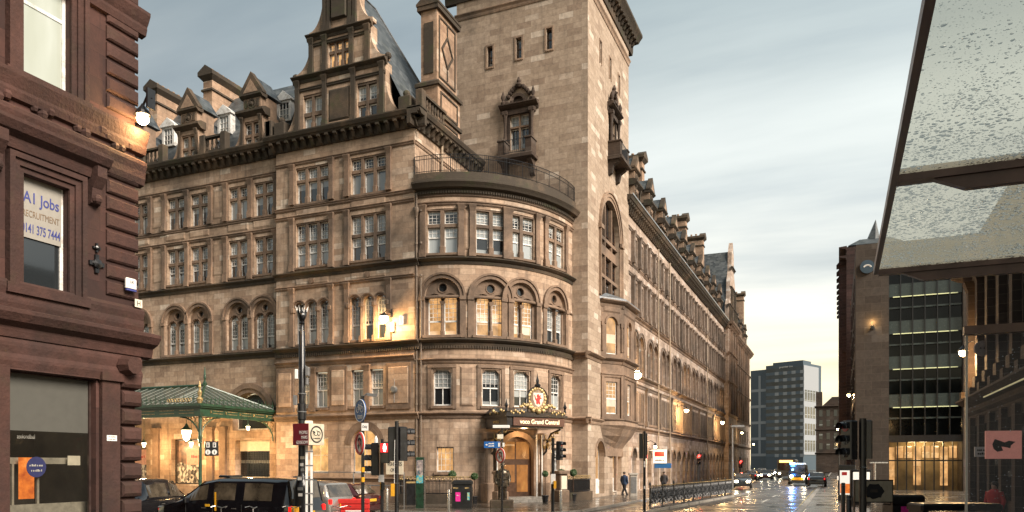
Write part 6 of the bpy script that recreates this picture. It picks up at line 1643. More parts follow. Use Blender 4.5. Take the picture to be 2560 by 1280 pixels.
v = t.n('ShaderNodeTexVoronoi', {'Vector': pos, 'Scale': 38.0}); spot = t.math('LESS_THAN', v.outputs['Distance'], .12)
mm = t.math('MULTIPLY', t.math('GREATER_THAN', t.noise(pos, 9.0, 2), .52), spot)
tr_ = t.n('ShaderNodeBsdfTransparent', {'Color': (.86, .86, .88)}); ms_ = t.n('ShaderNodeMixShader', {0: t.math('SUBTRACT', .95, t.math('MULTIPLY', mm, .5)), 1: t.b.outputs[0], 2: tr_.outputs[0]}); t.set(t.out.inputs[0], ms_.outputs[0]); M['sideglass'] = t.m
q = MB(); q.box(XG, 6.0, 5.285, 5.3, .1, ZG); q.build('side_pane', M['sideglass'], sh_)
q = MB(); q.box(XG - .02, 6.0, 5.26, 5.33, ZG, ZG + .05); q.build('top_rail', M['frame'], sh_)
q = MB(); q.box(XG - .012, XG, 5.28, 5.305, .1, ZG); q.build('edge_strip', M['grey'], sh_)
for x in (3.4, 5.9):
    q = MB(); q.box(x - .05, x + .05, 5.36, 5.46, 0, SZ - .2); q.build('post', M['frame'], sh_)
# ================================================================ STREET FURNITURE
def pole(mb, r=.045, h=4.0, n=10): mb.cyl((0, 0, 0), (0, 0, h), r, n=n)
def disc(mb, y, z, r, th=.012, n=28): mb.lathe((0, y, z), [(.001, -th), (r, -th), (r, th), (.001, th)], n, 'y')
def ring_sign(root, y, z, r):
    q = MB(); disc(q, y, z, r); f = q.build('sign_face', M['signwhite'], root, world=False)
    q = MB(); q.torus((0, y - .012, z), r * .87, r * .12, 28, 6); q.build('red_ring', M['signred'], f, world=False)
    q = MB(); s = r
    q.torus((0, y - .016, z + s * .18), s * .26, s * .085, 14, 5, 'y', 0, PI); q.box(s * .18, s * .35, y - .02, y - .012, z - s * .5, z + s * .18); q.box(-s * .35, -s * .18, y - .02, y - .012, z - s * .15, z + s * .18)
    q.prism([(-s * .5, z - s * .12), (-s * .04, z - s * .12), (-s * .27, z - s * .48)], y - .02, y - .012, 'y'); q.build('arrow', M['inkblack'], f, world=False)
    q = MB(); q.loft([[(-s * .68, y - .03, z + s * .55), (-s * .55, y - .03, z + s * .68), (-s * .55, y - .02, z + s * .68), (-s * .68, y - .02, z + s * .55)], [(s * .55, y - .03, z - s * .68), (s * .68, y - .03, z - s * .55), (s * .68, y - .02, z - s * .55), (s * .55, y - .02, z - s * .68)]]); q.build('slash', M['signred'], f, world=False)
    return f
D0 = 20.5
p = P(907, D0); ts = thing('sign_post', 'black post with blue cycle and taxi disc above a red ringed no u-turn sign', 'road sign', p, YAW)
zt = lambda v, D=D0: Zat(v, D)
q = MB(); pole(q, .045, zt(990)); q.build('post', M['black'], ts, world=False)
sg = thing('x', '', '', (0, 0, 0)); bpy.data.objects.remove(sg)
q = MB(); disc(q, -.07, zt(1027), .305, .012); o = q.build('blue_disc', M['blue'], ts, world=False); o.rotation_euler = (0, 0, -.9)
WL[o.name] = Vector()
q = MB(); q.torus((0, -.083, zt(1027)), .292, .012, 30, 5); q.build('white_rim', M['signwhite'], o, world=False)
q = MB(); bz = zt(1027) + .06
for s_ in (-1, 1): q.torus((s_ * .115, -.087, bz - .03), .075, .011, 18, 5)
for a, b in (((-.115, -.03), (-.05, .07)), ((-.05, .07), (.075, .07)), ((-.05, .07), (0, -.03)), ((0, -.03), (.075, .07)), ((-.115, -.03), (0, -.03)), ((.115, -.03), (.06, .11)), ((.06, .11), (.11, .12)), ((-.05, .07), (-.06, .1)), ((-.09, .1), (-.03, .1))):
    q.cyl((a[0], -.087, bz + a[1]), (b[0], -.087, bz + b[1]), .010, n=5)
q.build('bicycle_symbol', M['signwhite'], o, world=False)
text('lettering', 'taxi', .27, .13, M['signwhite'], o, (0, -.084, zt(1027) - .15), 0, .004, bold=.01)
q = MB(); q.box(-.02, .16, -.075, -.06, zt(1077), zt(1058)); o = q.build('plate', M['signwhite'], ts, world=False); text('lettering', 'Only', .13, .09, M['inkblack'], o, (.07, -.078, zt(1068)), 0, .003)
o = ring_sign(ts, -.07, zt(1109), .31); o.rotation_euler = (0, 0, -1.0)
q = MB(); q.tube([(0, 0, zt(992)), (.12, -.02, zt(984)), (.22, -.03, zt(985))], .02, 6); q.loft([[(.12, -.08, zt(990)), (.12, .04, zt(990)), (.12, .04, zt(984)), (.12, -.08, zt(984))], [(.4, -.11, zt(993)), (.4, .05, zt(993)), (.4, .05, zt(985)), (.4, -.11, zt(985))]]); q.build('lamp_head', M['grey'], ts, world=False)
q = MB()
for v in (1180, 1205): q.cyl((0, 0, zt(v)), (0, 0, zt(v - 12)), .05, n=10)
q.build('sticker', M['yellow'], ts, world=False)

# crest-topped lamp column and the lit cube totem before it
DC = 23.6
p = P(755, DC); lc_ = thing('street_column', 'tall black iron column with crown finial, banded base and small grey boxes', 'column', p, YAW)
zc = lambda v: Zat(v, DC)
q = MB(); q.lathe((0, 0, 0), [(.32, 0), (.32, .12), (.25, .2), (.25, 1.55), (.27, 1.6), (.22, 1.75), (.13, 2.0), (.115, 2.1), (.11, zc(1050)), (.135, zc(1048)), (.135, zc(1010)), (.10, zc(1008)), (.095, zc(830)), (.05, zc(825)), (.05, zc(812))], 14); q.build('shaft', M['black'], lc_, world=False, smooth=True)
q = MB(); q.torus((0, 0, zc(1192)), .26, .02, 18, 5, 'z'); q.torus((0, 0, zc(1030)), .13, .02, 16, 5, 'z'); q.torus((0, 0, zc(985)), .12, .02, 16, 5, 'z'); q.build('band', M['grey'], lc_, world=False)
q = MB(); q.lathe((0, 0, zc(812)), [(.05, 0), (.09, .05), (.05, .1), (.11, .2), (.16, .38), (.14, .45), (.02, .47)], 10)
q.ball((.03, -.06, zc(790)), .12, 8, 6, (1, 1, 1.2)); q.build('finial', M['black'], lc_, world=False, smooth=True)
q = MB()
for i in range(7): a = 2 * PI * i / 7; q.cyl((.13 * math.cos(a), .13 * math.sin(a), zc(783)), (.2 * math.cos(a), .2 * math.sin(a), zc(766)), .022, .004, 5)
q.build('crown', M['signwhite'], lc_, world=False)
for x, z, mt, w in ((-.16, 935, 'signwhite', .05), (-.2, 1000, 'grey', .06)): q = MB(); q.bev(x - w, x + w, -.08, .05, zc(z) - .15, zc(z) + .14, .015); q.build('junction_box', M[mt], lc_, world=False)
q = MB(); q.cyl((.1, 0, zc(915)), (.2, -.04, zc(925)), .03); q.bev(.13, .24, -.16, .06, zc(940), zc(918), .02); q.bev(.12, .2, -.1, .06, zc(962), zc(944), .02); q.build('camera_head', M['grey'], lc_, world=False)
for z, m_, w in ((1020, 'yellow', .035), (1148, 'cream', .06), (1165, 'signwhite', .05), (1178, 'grey', .05), (1200, 'signwhite', .06), (1225, 'grey', .08), (1240, 'signwhite', .06)):
    q = MB(); r_ = .115 if z < 1190 else .26; q.bev(-w + .02 * (z % 3), w + .02 * (z % 3), -r_ - .012, -r_ + .02, zc(z), zc(z) + .09, .004); q.build('sticker', M[m_], lc_, world=False)
DT = 23.0
p = P(772, DT); tt = thing('cycle_totem', 'cube sign on pale posts with a crimson side and a cream cycle hire side', 'totem', p, YAW + .25)
zz2 = lambda v: Zat(v, DT); c0 = .34
q = MB()
for x in (-.06, .08): q.box(x - .035, x + .035, -.03, .03, 0, zz2(1112))
q.build('post', M['signwhite'], tt, world=False)
q = MB()
for v in (1130, 1165, 1200, 1235, 1262): q.box(-.11, .13, -.045, .045, zz2(v), zz2(v) + .035)
q.build('clamp', M['grey'], tt, world=False)
cube = MB(); c_ = .315
cube.box(-c_, c_ - .0, -c_, c_, zz2(1113), zz2(1060)); cu_ = cube.build('cube', plain('cube_cream', (.62, .55, .42), .4, var=.15, dirt=(.34, .26, .16)), tt, world=False); cu_.rotation_euler = (0, 0, PI / 4); WL[cu_.name] = Vector()
q = MB(); q.box(-c_ - .012, -c_ - .0, -c_, c_, zz2(1113), zz2(1060)); rp = q.build('crimson_side', M['crimson'], cu_, world=False)
zm = (zz2(1113) + zz2(1060)) / 2
for k, s_ in enumerate(('PEOPLE', 'MAKE', 'GLASGOW')): text('lettering', s_, (.34, .26, .46)[k], .10, M['signwhite'], rp, (-c_ - .016, (-.12, -.16, -.06)[k], zm + .05 - .145 * k), -PI / 2, .003)
q = MB(); q.torus((0, -c_ - .005, zm), .24, .014, 26, 5); q.torus((0, -c_ - .005, zm), .215, .006, 26, 4)
q.torus((.09, -c_ - .005, zm + .03), .055, .012, 16, 5); q.tube([(-.13, -c_ - .005, zm + .03), (-.08, -c_ - .005, zm - .02), (-.02, -c_ - .005, zm - .03), (.05, -c_ - .005, zm + .0)], .01, 5); q.tube([(.0, -c_ - .005, zm + .11), (.06, -c_ - .005, zm + .09)], .01, 5)
q.prism([(-.17, zm + .1), (-.09, zm + .09), (-.05, zm + .03), (-.11, zm + .03)], -c_ - .012, -c_, 'y'); q.build('cycle_logo', M['inkblack'], cu_, world=False)
scribble('lettering', .26, .03, M['inkblack'], cu_, (0, -c_ - .008, zm - .12))
q = MB(); q.bev(-.12, .12, -.12, .12, zz2(1060), zz2(1052), .02); q.build('cap', M['cream'], tt, world=False)

# signals
def signal_head(root, x, y, z, rz, lit=None, n=3, back=False, name='signal_head', visor=True, w=.30):
    h = .31 * n; q = MB(); q.bev(-w / 2, w / 2, -.12, .10, z - h, z, .025)
    o = q.build(name, M['black'], root, world=False); o.location = (x, y, 0); o.rotation_euler = (0, 0, rz); WL[o.name] = Vector()
    for i in range(n):
        zz_ = z - .155 - .31 * i
        l = MB(); l.lathe((0, -.125, zz_), [(.001, -.012), (.105, -.005), (.105, .01), (.001, .01)], 16, 'y')
        l.build('lens', M['redsig'] if lit == i else M['tailoff'] if i == 0 else M['blackgloss'], o, world=False)
        if visor:
            v = MB(); v.torus((0, -.20, zz_), .12, .012, 14, 4, 'y', -.3, PI + .3); k_ = []
            rings = [[(.12 * math.cos(a), yy_, zz_ + .12 * math.sin(a)) for a in [-.3 + (PI + .6) * j / 12 for j in range(13)]] for yy_ in (-.12, -.32)]
            v.loft(rings, False, False); v.build('visor', M['black'], o, world=False)
    return o
DP = 22.0
p = P(955, DP); ps = thing('pedestrian_signal', 'pedestrian signal on a thin black post showing a lit red man', 'traffic light', p, YAW); zp = lambda v: Zat(v, DP)
q = MB(); pole(q, .05, zp(1098)); q.build('post', M['black'], ps, world=False)
q = MB(); q.bev(-.02, .24, -.2, .03, zp(1158), zp(1106), .02); hd = q.build('man_head', M['black'], ps, world=False)
q = MB(); q.box(-.005, .225, -.215, -.2, zp(1131), zp(1109)); q.build('red_lens', plain('red_lens_glow', (.5, .02, .02), .3, emit=((1, .03, .03), .7)), hd, world=False)
q = MB(); q.ball((.11, -.22, zp(1112)), .024, 8, 6); q.loft([[(.075, -.225, zp(1115)), (.145, -.225, zp(1115)), (.145, -.215, zp(1115)), (.075, -.215, zp(1115))], [(.07, -.225, zp(1121)), (.15, -.225, zp(1121)), (.15, -.215, zp(1121)), (.07, -.215, zp(1121))], [(.085, -.225, zp(1129)), (.135, -.225, zp(1129)), (.135, -.215, zp(1129)), (.085, -.215, zp(1129))]]); q.build('red_man', glow('white_red_man', (1, .55, .45), 8), hd, world=False)
q = MB(); q.box(-.005, .225, -.215, -.2, zp(1156), zp(1133)); q.build('dark_lens', plain('dim_lens', (.05, .055, .05), .2, coat=.5), hd, world=False)
signal_head(ps, -.17, 0, zp(1107), PI / 2 + PI, None, 3, w=.26)
q = MB(); q.lathe((-.17, 0, zp(1107)), [(.06, 0), (.05, .12), (.01, .2)], 8); q.build('cap', M['signwhite'], ps, world=False)
q = MB(); q.bev(-.09, .07, -.075, -.055, zp(1205), zp(1187), .005); q.build('plate', M['signwhite'], ps, world=False)
q = MB(); q.bev(-.0, .09, -.12, -.04, zp(1224), zp(1206), .01); q.build('push_button', M['blackgloss'], ps, world=False)
q = MB(); q.box(-.045, -.02, -.06, -.045, zp(1224), zp(1205)); q.build('yellow_strip', M['yellow'], ps, world=False)
DQ = 21.0; zq2 = lambda v: Zat(v, DQ)
p = P(992, DQ); tl = thing('traffic_signal', 'thick black signal post seen from behind with two dark heads and a yellow push button', 'traffic light', p, YAW)
q = MB(); pole(q, .055, zq2(1053), 12); q.build('post', M['black'], tl, world=False)
signal_head(tl, .02, .16, zq2(1066), PI - .55, None, 2, w=.34).scale = (1, 1, 1)
signal_head(tl, .14, .10, zq2(1067), PI / 2 + .3, None, 3, w=.26)
signal_head(tl, -.12, .12, zq2(1067), PI, None, 3, w=.26)
q = MB(); q.bev(-.15, -.05, -.14, -.04, zq2(1240), zq2(1209), .01); q.build('push_button', M['yellow'], tl, world=False)
q = MB(); q.tube([(-.062, -.03, zq2(1209)), (-.062, -.03, zq2(1160)), (-.05, -.04, zq2(1100))], .008, 5); q.build('cable', M['signwhite'], tl, world=False)
for v in (1159, 1165, 1184, 1208): q = MB(); q.torus((0, 0, zq2(v)), .058, .006, 14, 4, 'z'); q.build('strap', M['steel'], tl, world=False)
DR = 38.0; zr = lambda v: Zat(v, DR)
p = P(1382, DR); t3 = thing('traffic_signal', 'traffic signal beside the hotel porch with its dark head turned right and yellow push button', 'traffic light', p, YAW)
q = MB(); pole(q, .085, zr(1095)); q.build('post', M['black'], t3, world=False)
signal_head(t3, .32, 0, zr(1103), PI / 2 - .5, None, 3, w=.36)
q = MB(); q.box(.08, .22, -.03, .03, zr(1112), zr(1109)); q.box(.08, .22, -.03, .03, zr(1146), zr(1143)); q.build('bracket', M['black'], t3, world=False)
q = MB(); q.bev(-.1, .13, -.11, -.09, zr(1210), zr(1185), .005); q.build('plate', M['signwhite'], t3, world=False)
q = MB(); q.bev(.03, .16, -.2, -.11, zr(1221), zr(1202), .01); q.build('push_button', M['yellow'], t3, world=False)
DU = 38.0
p = P(1611, DU); t4 = thing('traffic_signal', 'dark signal head seen from behind on a stickered post at the pavement corner', 'traffic light', p, YAW)
q = MB(); pole(q, .07, Zat(1078, DU)); q.build('post', M['black'], t4, world=False); signal_head(t4, -.02, .22, Zat(1083, DU), PI - .25, None, 4, w=.4)
for v in (1160, 1168, 1222): q = MB(); q.box(-.04, .03, -.08, -.068, Zat(v, DU), Zat(v - 7, DU)); q.build('sticker', M['signwhite'], t4, world=False)
for u, v, D, lb in ((1745, 1142, 66, 'traffic signal showing red at the railed island'), (1850, 1157, 90, 'far traffic signal showing red beyond the railed island')):
    p = P(u, D); r = thing('traffic_signal', lb, 'traffic light', p, YAW)
    q = MB(); pole(q, .08, Zat(v - 14, D)); q.build('post', M['black'], r, world=False)
    signal_head(r, 0, -.2, Zat(v - 7, D), 0, 0, 3, w=.44)
    lamp('signal_glow', r, (0, -.6, Zat(v, D)), 12, (1, .08, .05), .1)
DS = 18.5; zs2 = lambda v: Zat(v, DS)
p = P(2157, DS); t5 = thing('traffic_signal', 'big near traffic signal on a thick black post before the office block', 'traffic light', p, YAW)
q = MB(); pole(q, .085, zs2(1046), 12); q.build('post', M['black'], t5, world=False)
signal_head(t5, -.3, .05, zs2(1052), PI / 2 + PI + .35, None, 3, w=.34); signal_head(t5, -.22, .2, zs2(1050), PI, None, 3, w=.3); signal_head(t5, .16, .12, zs2(1050), PI - .2, None, 3, w=.2, visor=False)
q = MB(); q.torus((0, 0, zs2(1168)), .09, .008, 14, 4, 'z'); q.build('strap', M['steel'], t5, world=False)
# statue and its pole
DST = 41.5; p = P(1256, DST)
def skin_body(name, joints, bones, mat, parent, sub=1, local=True):
    me = bpy.data.meshes.new(name); me.from_pydata([j[0] for j in joints], bones, []); o = bpy.data.objects.new(name, me); COL.objects.link(o)
    m = o.modifiers.new('s', 'SKIN'); o.modifiers.new('d', 'SUBSURF').levels = sub
    for i, (c, r) in enumerate(joints): me.skin_vertices[0].data[i].radius = (r, r) if not isinstance(r, tuple) else r
    me.skin_vertices[0].data[0].use_root = True
    m2 = bpy.data.meshes.new_from_object(o.evaluated_get(bpy.context.evaluated_depsgraph_get())); bpy.data.objects.remove(o); bpy.data.meshes.remove(me)
    m2.name = name; m2.materials.clear(); m2.materials.append(mat)
    m2.polygons.foreach_set('use_smooth', [True] * len(m2.polygons))
    return link(name, m2, parent, False)
def body_joints(H=1.75, arm=.12, stride=.12, z0=0.0, fat=1.0):
    k = H / 1.75; J = []; B = []
    def j(x, y, z, r, par=None):
        J.append(((x * k, y * k, z * k + z0), r * k * fat if not isinstance(r, tuple) else tuple(q * k * fat for q in r)))
        if par is not None: B.append((par, len(J) - 1))
        return len(J) - 1
    pel = j(0, 0, .95, (.17, .12)); wa = j(0, 0, 1.10, (.155, .11), pel); ch_ = j(0, 0, 1.32, (.19, .125), wa); ne = j(0, 0, 1.48, .06, ch_); hd = j(0, -.015, 1.57, (.075, .09), ne); j(0, -.01, 1.66, (.082, .098), hd); j(0, 0, 1.73, .05, len(J) - 1)
    for s in (-1, 1):
        hp = j(s * .10, 0, .86, .095, pel); kn = j(s * .11, -s * stride * .5, .49, .062, hp); an = j(s * .12, s * stride * .6, .09, .045, kn); j(s * .13, s * stride * .6 - .17, .035, .04, an)
        sh = j(s * .20, 0, 1.40, .065, ch_); el = j(s * (.24 + arm * .5), .03, 1.12, .048, sh); wr = j(s * (.24 + arm * .35), -.07, .87, .034, el); hn = j(s * (.24 + arm * .3), -.09, .80, .032, wr)
        for q, (dx, dl) in enumerate(((-.024, .07), (-.008, .085), (.008, .08), (.024, .065))): f = j(s * (.24 + arm * .3) + dx, -.10, .80 - dl * .6, .010, hn); j(s * (.24 + arm * .3) + dx, -.085, .80 - dl, .008, f)
        f = j(s * (.21 + arm * .3), -.125, .77, .011, hn)
    return J, B
sta = thing('statue', 'bronze statue of a firefighter in a long coat and helmet on a square plinth', 'statue', p, YAW)
q = MB(); q.bev(-.66, .60, -.55, .55, 0, .42, .04); q.build('plinth', M['mossy'], sta, world=False)
J, B = body_joints(1.95, .2, .1, .42, 1.12); skin_body('figure', J, B, M['bronze'], sta)
q = MB(); zb = .42
q.lathe((0, 0, zb), [(.34, .72), (.33, 1.0), (.29, 1.15), (.31, 1.35), (.30, 1.5), (.22, 1.62), (.12, 1.68)], 14, 'z', 1.05, .75)
for s in (-1, 1): q.tube([(s * .24, 0, zb + 1.56), (s * .36, .02, zb + 1.25), (s * .37, -.06, zb + .98)], [.12, .105, .085], 8)
q.torus((0, 0, zb + 1.12), .30, .03, 16, 5, 'z')
for s in (-1, 1): q.lathe((s * .13, 0, zb + .02), [(.11, 0), (.12, .2), (.10, .35), (.12, .7)], 8)
q.build('coat', M['bronze'], sta, world=False, smooth=True)
q = MB(); q.lathe((0, -.01, zb + 1.84), [(.2, 0), (.17, .02), (.13, .03), (.125, .1), (.08, .17), (.02, .19)], 12, 'z', 1, 1.2); q.build('helmet', M['bronze'], sta, world=False, smooth=True)
DK = 36.0; zk = lambda v: Zat(v, DK); p = P(1255, DK)
s2 = thing('sign_post', 'slim post before the bronze statue with blue route board and small red ringed sign', 'road sign', p, YAW)
q = MB(); pole(q, .055, zk(1062)); q.build('post', M['black'], s2, world=False)
q = MB(); q.bev(-.84, -.08, -.07, -.05, zk(1120), zk(1104), .005); o = q.build('blue_board', M['blue'], s2, world=False)
for k in range(2): scribble('lettering', .3, .06, M['signwhite'], o, (-.48, -.075, zk(1109 + 6 * k)))
q = MB(); q.prism([(-.78, zk(1112)), (-.7, zk(1112) + .05), (-.7, zk(1112) + .015), (-.66, zk(1112) + .015), (-.66, zk(1112) - .015), (-.7, zk(1112) - .015), (-.7, zk(1112) - .05)], -.08, -.068, 'y'); q.bev(-.18, -.1, -.08, -.068, zk(1117), zk(1107), .003); q.build('symbol', M['signwhite'], o, world=False)
o = ring_sign(s2, -.08, zk(1139), .36); o.rotation_euler = (0, 0, -.95)
q = MB(); q.bev(-.22, .06, -.08, -.06, zk(1097), zk(1086), .005); q.build('plate', M['cream'], s2, world=False)
q = MB(); q.bev(.02, .12, -.08, -.06, zk(1117), zk(1107), .005); q.build('plate', M['signwhite'], s2, world=False)
q = MB(); q.bev(-.44, .36, -.12, .12, zk(1070), zk(1063), .02); q.build('lamp_head', M['signwhite'], s2, world=False)
# totem, bin, bollards
p = P(1051, 41); it = thing('map_totem', 'tall green map totem with a poster panel beside the railing', 'totem', p, YAW - .25)
q = MB(); q.bev(-.25, .22, -.07, .07, 0, Zat(1143, 41), .02); q.build('slab', M['green'], it, world=False); q = MB(); q.box(.22, .26, -.08, .08, 0, Zat(1143, 41)); q.build('edge_strip', M['steel'], it, world=False)
t = NT('map_poster'); n = t.noise(t.map(t.uv(), (1, 1, 1)), 4.5, 5, .6); zz_ = t.n('ShaderNodeSeparateXYZ', {0: t.uv()}).outputs[1]
t.p(Base_Color=t.mix(t.math('GREATER_THAN', zz_, 1.75), t.ramp(n, [(.35, (.02, .16, .22)), (.5, (.05, .35, .45)), (.6, (.5, .45, .05)), (.7, (.1, .3, .4))]), t.ramp(n, [(.35, (.05, .03, .02)), (.5, (.35, .18, .12)), (.65, (.6, .45, .35))])), Roughness=.2, Emission_Color=(.1, .3, .35), Emission_Strength=.15); M['map'] = t.m
q = MB(); q.box(-.19, .18, -.09, -.072, Zat(1208, 41), Zat(1150, 41)); q.build('poster_panel', M['map'], it, world=False)
p = P(1156, 41); bn = thing('litter_bin', 'wide black litter bin with a magenta poster in front of the railing', 'litter bin', p, YAW)
zb2 = lambda v: Zat(v, 41)
q = MB(); q.bev(-.54, .54, -.35, .35, 0, 1.15, .04); q.bev(-.5, .5, -.3, .3, 1.15, 1.28, .03); q.bev(-.56, .56, -.38, .38, 1.28, 1.5, .08); q.build('body', M['black'], bn, world=False)
q = MB(); q.box(-.34, -.08, -.365, -.352, .38, .86); o = q.build('poster', M['pink'], bn, world=False); scribble('lettering', .16, .04, M['signwhite'], o, (-.21, -.37, .7))
q = MB(); q.box(.28, .4, -.365, -.352, .45, .85); q.build('sticker', M['map'], bn, world=False)
q = MB(); q.box(-.46, -.2, -.365, -.352, 1.05, 1.12); q.box(.15, .38, -.365, -.352, 1.05, 1.12); q.build('gold_label', M['gold'], bn, world=False)
def bollard(u, D, lb, h=1.05, r=.065, mt='steel'):
    o = thing('bollard', lb, 'bollard', P(u, D), YAW, 'steel bollards on the hotel pavement' if mt == 'steel' else 'black posts on the right pavement'); q = MB(); q.lathe((0, 0, 0), [(r * 1.2, 0), (r * 1.2, .04), (r, .05), (r, h - .03), (r * .8, h), (.001, h)], 12); q.build('post', M[mt], o, world=False, smooth=True)
    q = MB(); q.torus((0, 0, h - .12), r, .008, 14, 4, 'z'); q.build('band', M['grey'], o, world=False)
bollard(1122, 38.6, 'steel bollard left of the litter bin'); bollard(1402, 38.6, 'steel bollard beside the signal near the hotel porch')
bollard(918, 39.5, 'steel bollard behind the red barrier'); bollard(968, 40.5, 'steel bollard behind the thin pedestrian signal post')
bollard(2108, 35, 'black post in front of the lit screens', 1.5, .09, 'black'); bollard(2122, 27, 'near black post left of the big traffic signal', 1.25, .09, 'black')
o = thing('service_pillar', 'narrow pale service pillar beside the person in navy', 'pillar', P(1583, 57), YAW); q = MB(); q.bev(-.28, .28, -.2, .2, 0, 1.55, .05); q.bev(-.34, .34, -.26, .26, 1.55, 1.68, .03); q.build('casing', M['concrete'], o, world=False); q = MB(); q.box(-.2, .2, -.215, -.2, .2, 1.4); q.build('door', M['grey'], o, world=False)
# wall litter bin by main block
o = thing('litter_bin', 'small black bin with yellow rim by the hotel wall left of the map totem', 'litter bin', P(1029, 44.5), YAW); q = MB(); q.bev(-.28, .28, -.25, .25, 0, 1.25, .03); q.build('body', M['black'], o, world=False); q = MB(); q.bev(-.29, .29, -.26, .26, 1.25, 1.33, .02); q.build('rim', M['gold'], o, world=False)
# barrier
o = thing('barrier', 'bright red plastic road barrier behind the taxi sign post', 'barrier', P(884, 30), YAW + .1)
q = MB(); q.loft([[(-.62, -.25, 0), (.62, -.25, 0), (.62, .25, 0), (-.62, .25, 0)], [(-.62, -.22, .25), (.62, -.22, .25), (.62, .22, .25), (-.62, .22, .25)], [(-.62, -.09, .4), (.62, -.09, .4), (.62, .09, .4), (-.62, .09, .4)]])
for z in (.42, .62, .82): q.bev(-.62, .62, -.11, .11, z, z + .17, .04)
q.box(-.6, .6, -.07, .07, .4, 1.0); q.build('body', M['redp'], o, world=False); q = MB(); q.box(-.3, .3, -.12, -.111, .5, .56); q.build('reflector', M['signwhite'], o, world=False)
# hanging pub sign and lantern on the wing
XH = XW + .95
y = YonX(1650, XH); D = ppx(XH, y)[1]
o = thing('hanging_sign', 'white projecting sign with red panel above a blue board on the hotel wing', 'sign', (XH, y, 0)); q = MB(); z0, z1 = Zat(1158, D), Zat(1124, D); w2 = .62
q.box(-w2, w2, -.05, .05, z0, z1); q.box(-1.0, -w2, -.02, .02, z1 - .1, z1 - .05); f = q.build('board', M['screen'], o, world=False); q = MB(); q.box(-w2 * .8, w2 * .65, -.06, -.05, z0 + (z1 - z0) * .5, z0 + (z1 - z0) * .85); q.build('red_panel', M['signred'], f, world=False)
scribble('lettering', .9, .12, M['inkblack'], f, (0, -.06, z0 + .28))
q = MB(); q.box(-w2 + .1, w2 + .4, .02, .09, z0 - .45, z0); q.build('blue_board', M['blue'], o, world=False)
def wall_lamp(u, X, v, lb, watts, arm=.7, facing=0, pole_h=None, k=1.0, Y=None):
    if Y is None: y = YonX(u, X)
    else: X, y = XonY(u, Y), Y
    D = ppx(X, y)[1]; z = Zat(v, D); o = thing('wall_lamp' if pole_h is None else 'street_lamp', lb, 'lamp', (X, y, z if pole_h is None else 0), facing, 'lit street lamps on the buildings')
    zz_ = 0 if pole_h is None else z
    q = MB(); q.tube([(0, arm, zz_ + .45), (0, arm * .5, zz_ + .55), (0, 0, zz_ + .32)], .03, 6); q.lathe((0, 0, zz_ + .08), [(.2 * k, 0), (.17 * k, .1), (.06, .24), (.03, .3)], 10)
    q.box(-.12, .12, arm, arm + .06, zz_ + .2, zz_ + .7)
    if pole_h: q.cyl((0, arm + .1, 0), (0, arm + .1, zz_ + .6), .07, n=8)
    q.build('bracket', M['black'], o, world=False)
    q = MB(); q.ball((0, 0, zz_), .15 * k, 10, 8); q.build('bulb', M['bulb'], o, world=False)
    lamp('lamp_light', o, (0, -.05, zz_ - .35), watts, (1, .60, .25), .15)
    return o
# facing: local -y points away from the wall
wall_lamp(960, 0, 795, 'floodlight lamp blazing on the hotel corner above the first ledge', 330, .75, 0, k=1.8, Y=YM - .85)
q = MB()
for u, v in ((981, 815), (1003, 800)):
    x = XonY(u, YM - .15); z = Zat(v, 48.3); o = thing('wall_box', 'small white wall box %s of the blazing corner floodlight' % ('lower right' if u < 990 else 'upper right, on the hotel corner'), 'junction box', (x, YM - .02, z), 0); q = MB(); q.bev(-.1, .1, -.2, 0, -.3, .25, .02); q.build('casing', M['signwhite'], o, world=False); q = MB(); q.box(-.07, .07, -.21, -.2, -.25, .2); q.build('cover', M['grey'], o, world=False)
wall_lamp(1593, XW + 1.0, 937, 'nearest bright lamp on the hotel side wing', 1000, .9, PI / 2, k=2.3)
wall_lamp(1716, XW + 1.0, 1026, 'second bright lamp along the hotel side wing', 560, .9, PI / 2, k=1.5)
wall_lamp(1806, XW + 1.0, 1056, 'third lamp along the hotel side wing', 500, .9, PI / 2, k=1.5)
wall_lamp(1855, XW + 1.2, 1082, 'farthest lamp along the hotel side wing', 250, .9, PI / 2, k=1.1)
wall_lamp(1638, XW + .9, 1117, 'small copper lantern above the white projecting sign', 40, .8, PI / 2, k=.9)
wall_lamp(357, 0, 297, 'bright lamp on a bracket at the red sandstone corner', 90, -.3, 0, k=1.0, Y=14.4).rotation_euler = (0, 0, PI / 2)
wall_lamp(2408, 5.5, 882, 'bright lamp bracketed from the classical building', 420, .7, -PI / 2, k=1.2)
wall_lamp(2122, 0, 988, 'highest lamp on the right side of the street', 200, .8, -PI / 2, k=1.2, Y=95)
wall_lamp(2110, 0, 1035, 'middle lamp on the right side of the street', 200, .8, -PI / 2, k=1.3, Y=125)
wall_lamp(2094, 0, 1072, 'farthest small lamp on the right side of the street', 100, .8, -PI / 2, k=1.6, Y=170)
wall_lamp(1866, 0, 1092, 'distant lamp low at the end of the hotel wing', 150, .8, PI / 2, k=1.5, Y=170)
wall_lamp(1884, 0, 1110, 'most distant lamp before the modern tower block', 150, .8, PI / 2, k=1.5, Y=200)
p = P(1831, 72); o = thing('street_lamp', 'unlit grey lamp column with a flat head beyond the railed island', 'lamp post', p, YAW); q = MB(); q.cyl((0, 0, 0), (0, 0, Zat(1066, 72)), .1, .06, 8); q.build('column', M['grey'], o, world=False); q = MB(); q.bev(-.2, 1.1, -.18, .18, Zat(1068, 72), Zat(1063, 72), .05); q.build('lamp_head', M['grey'], o, world=False)

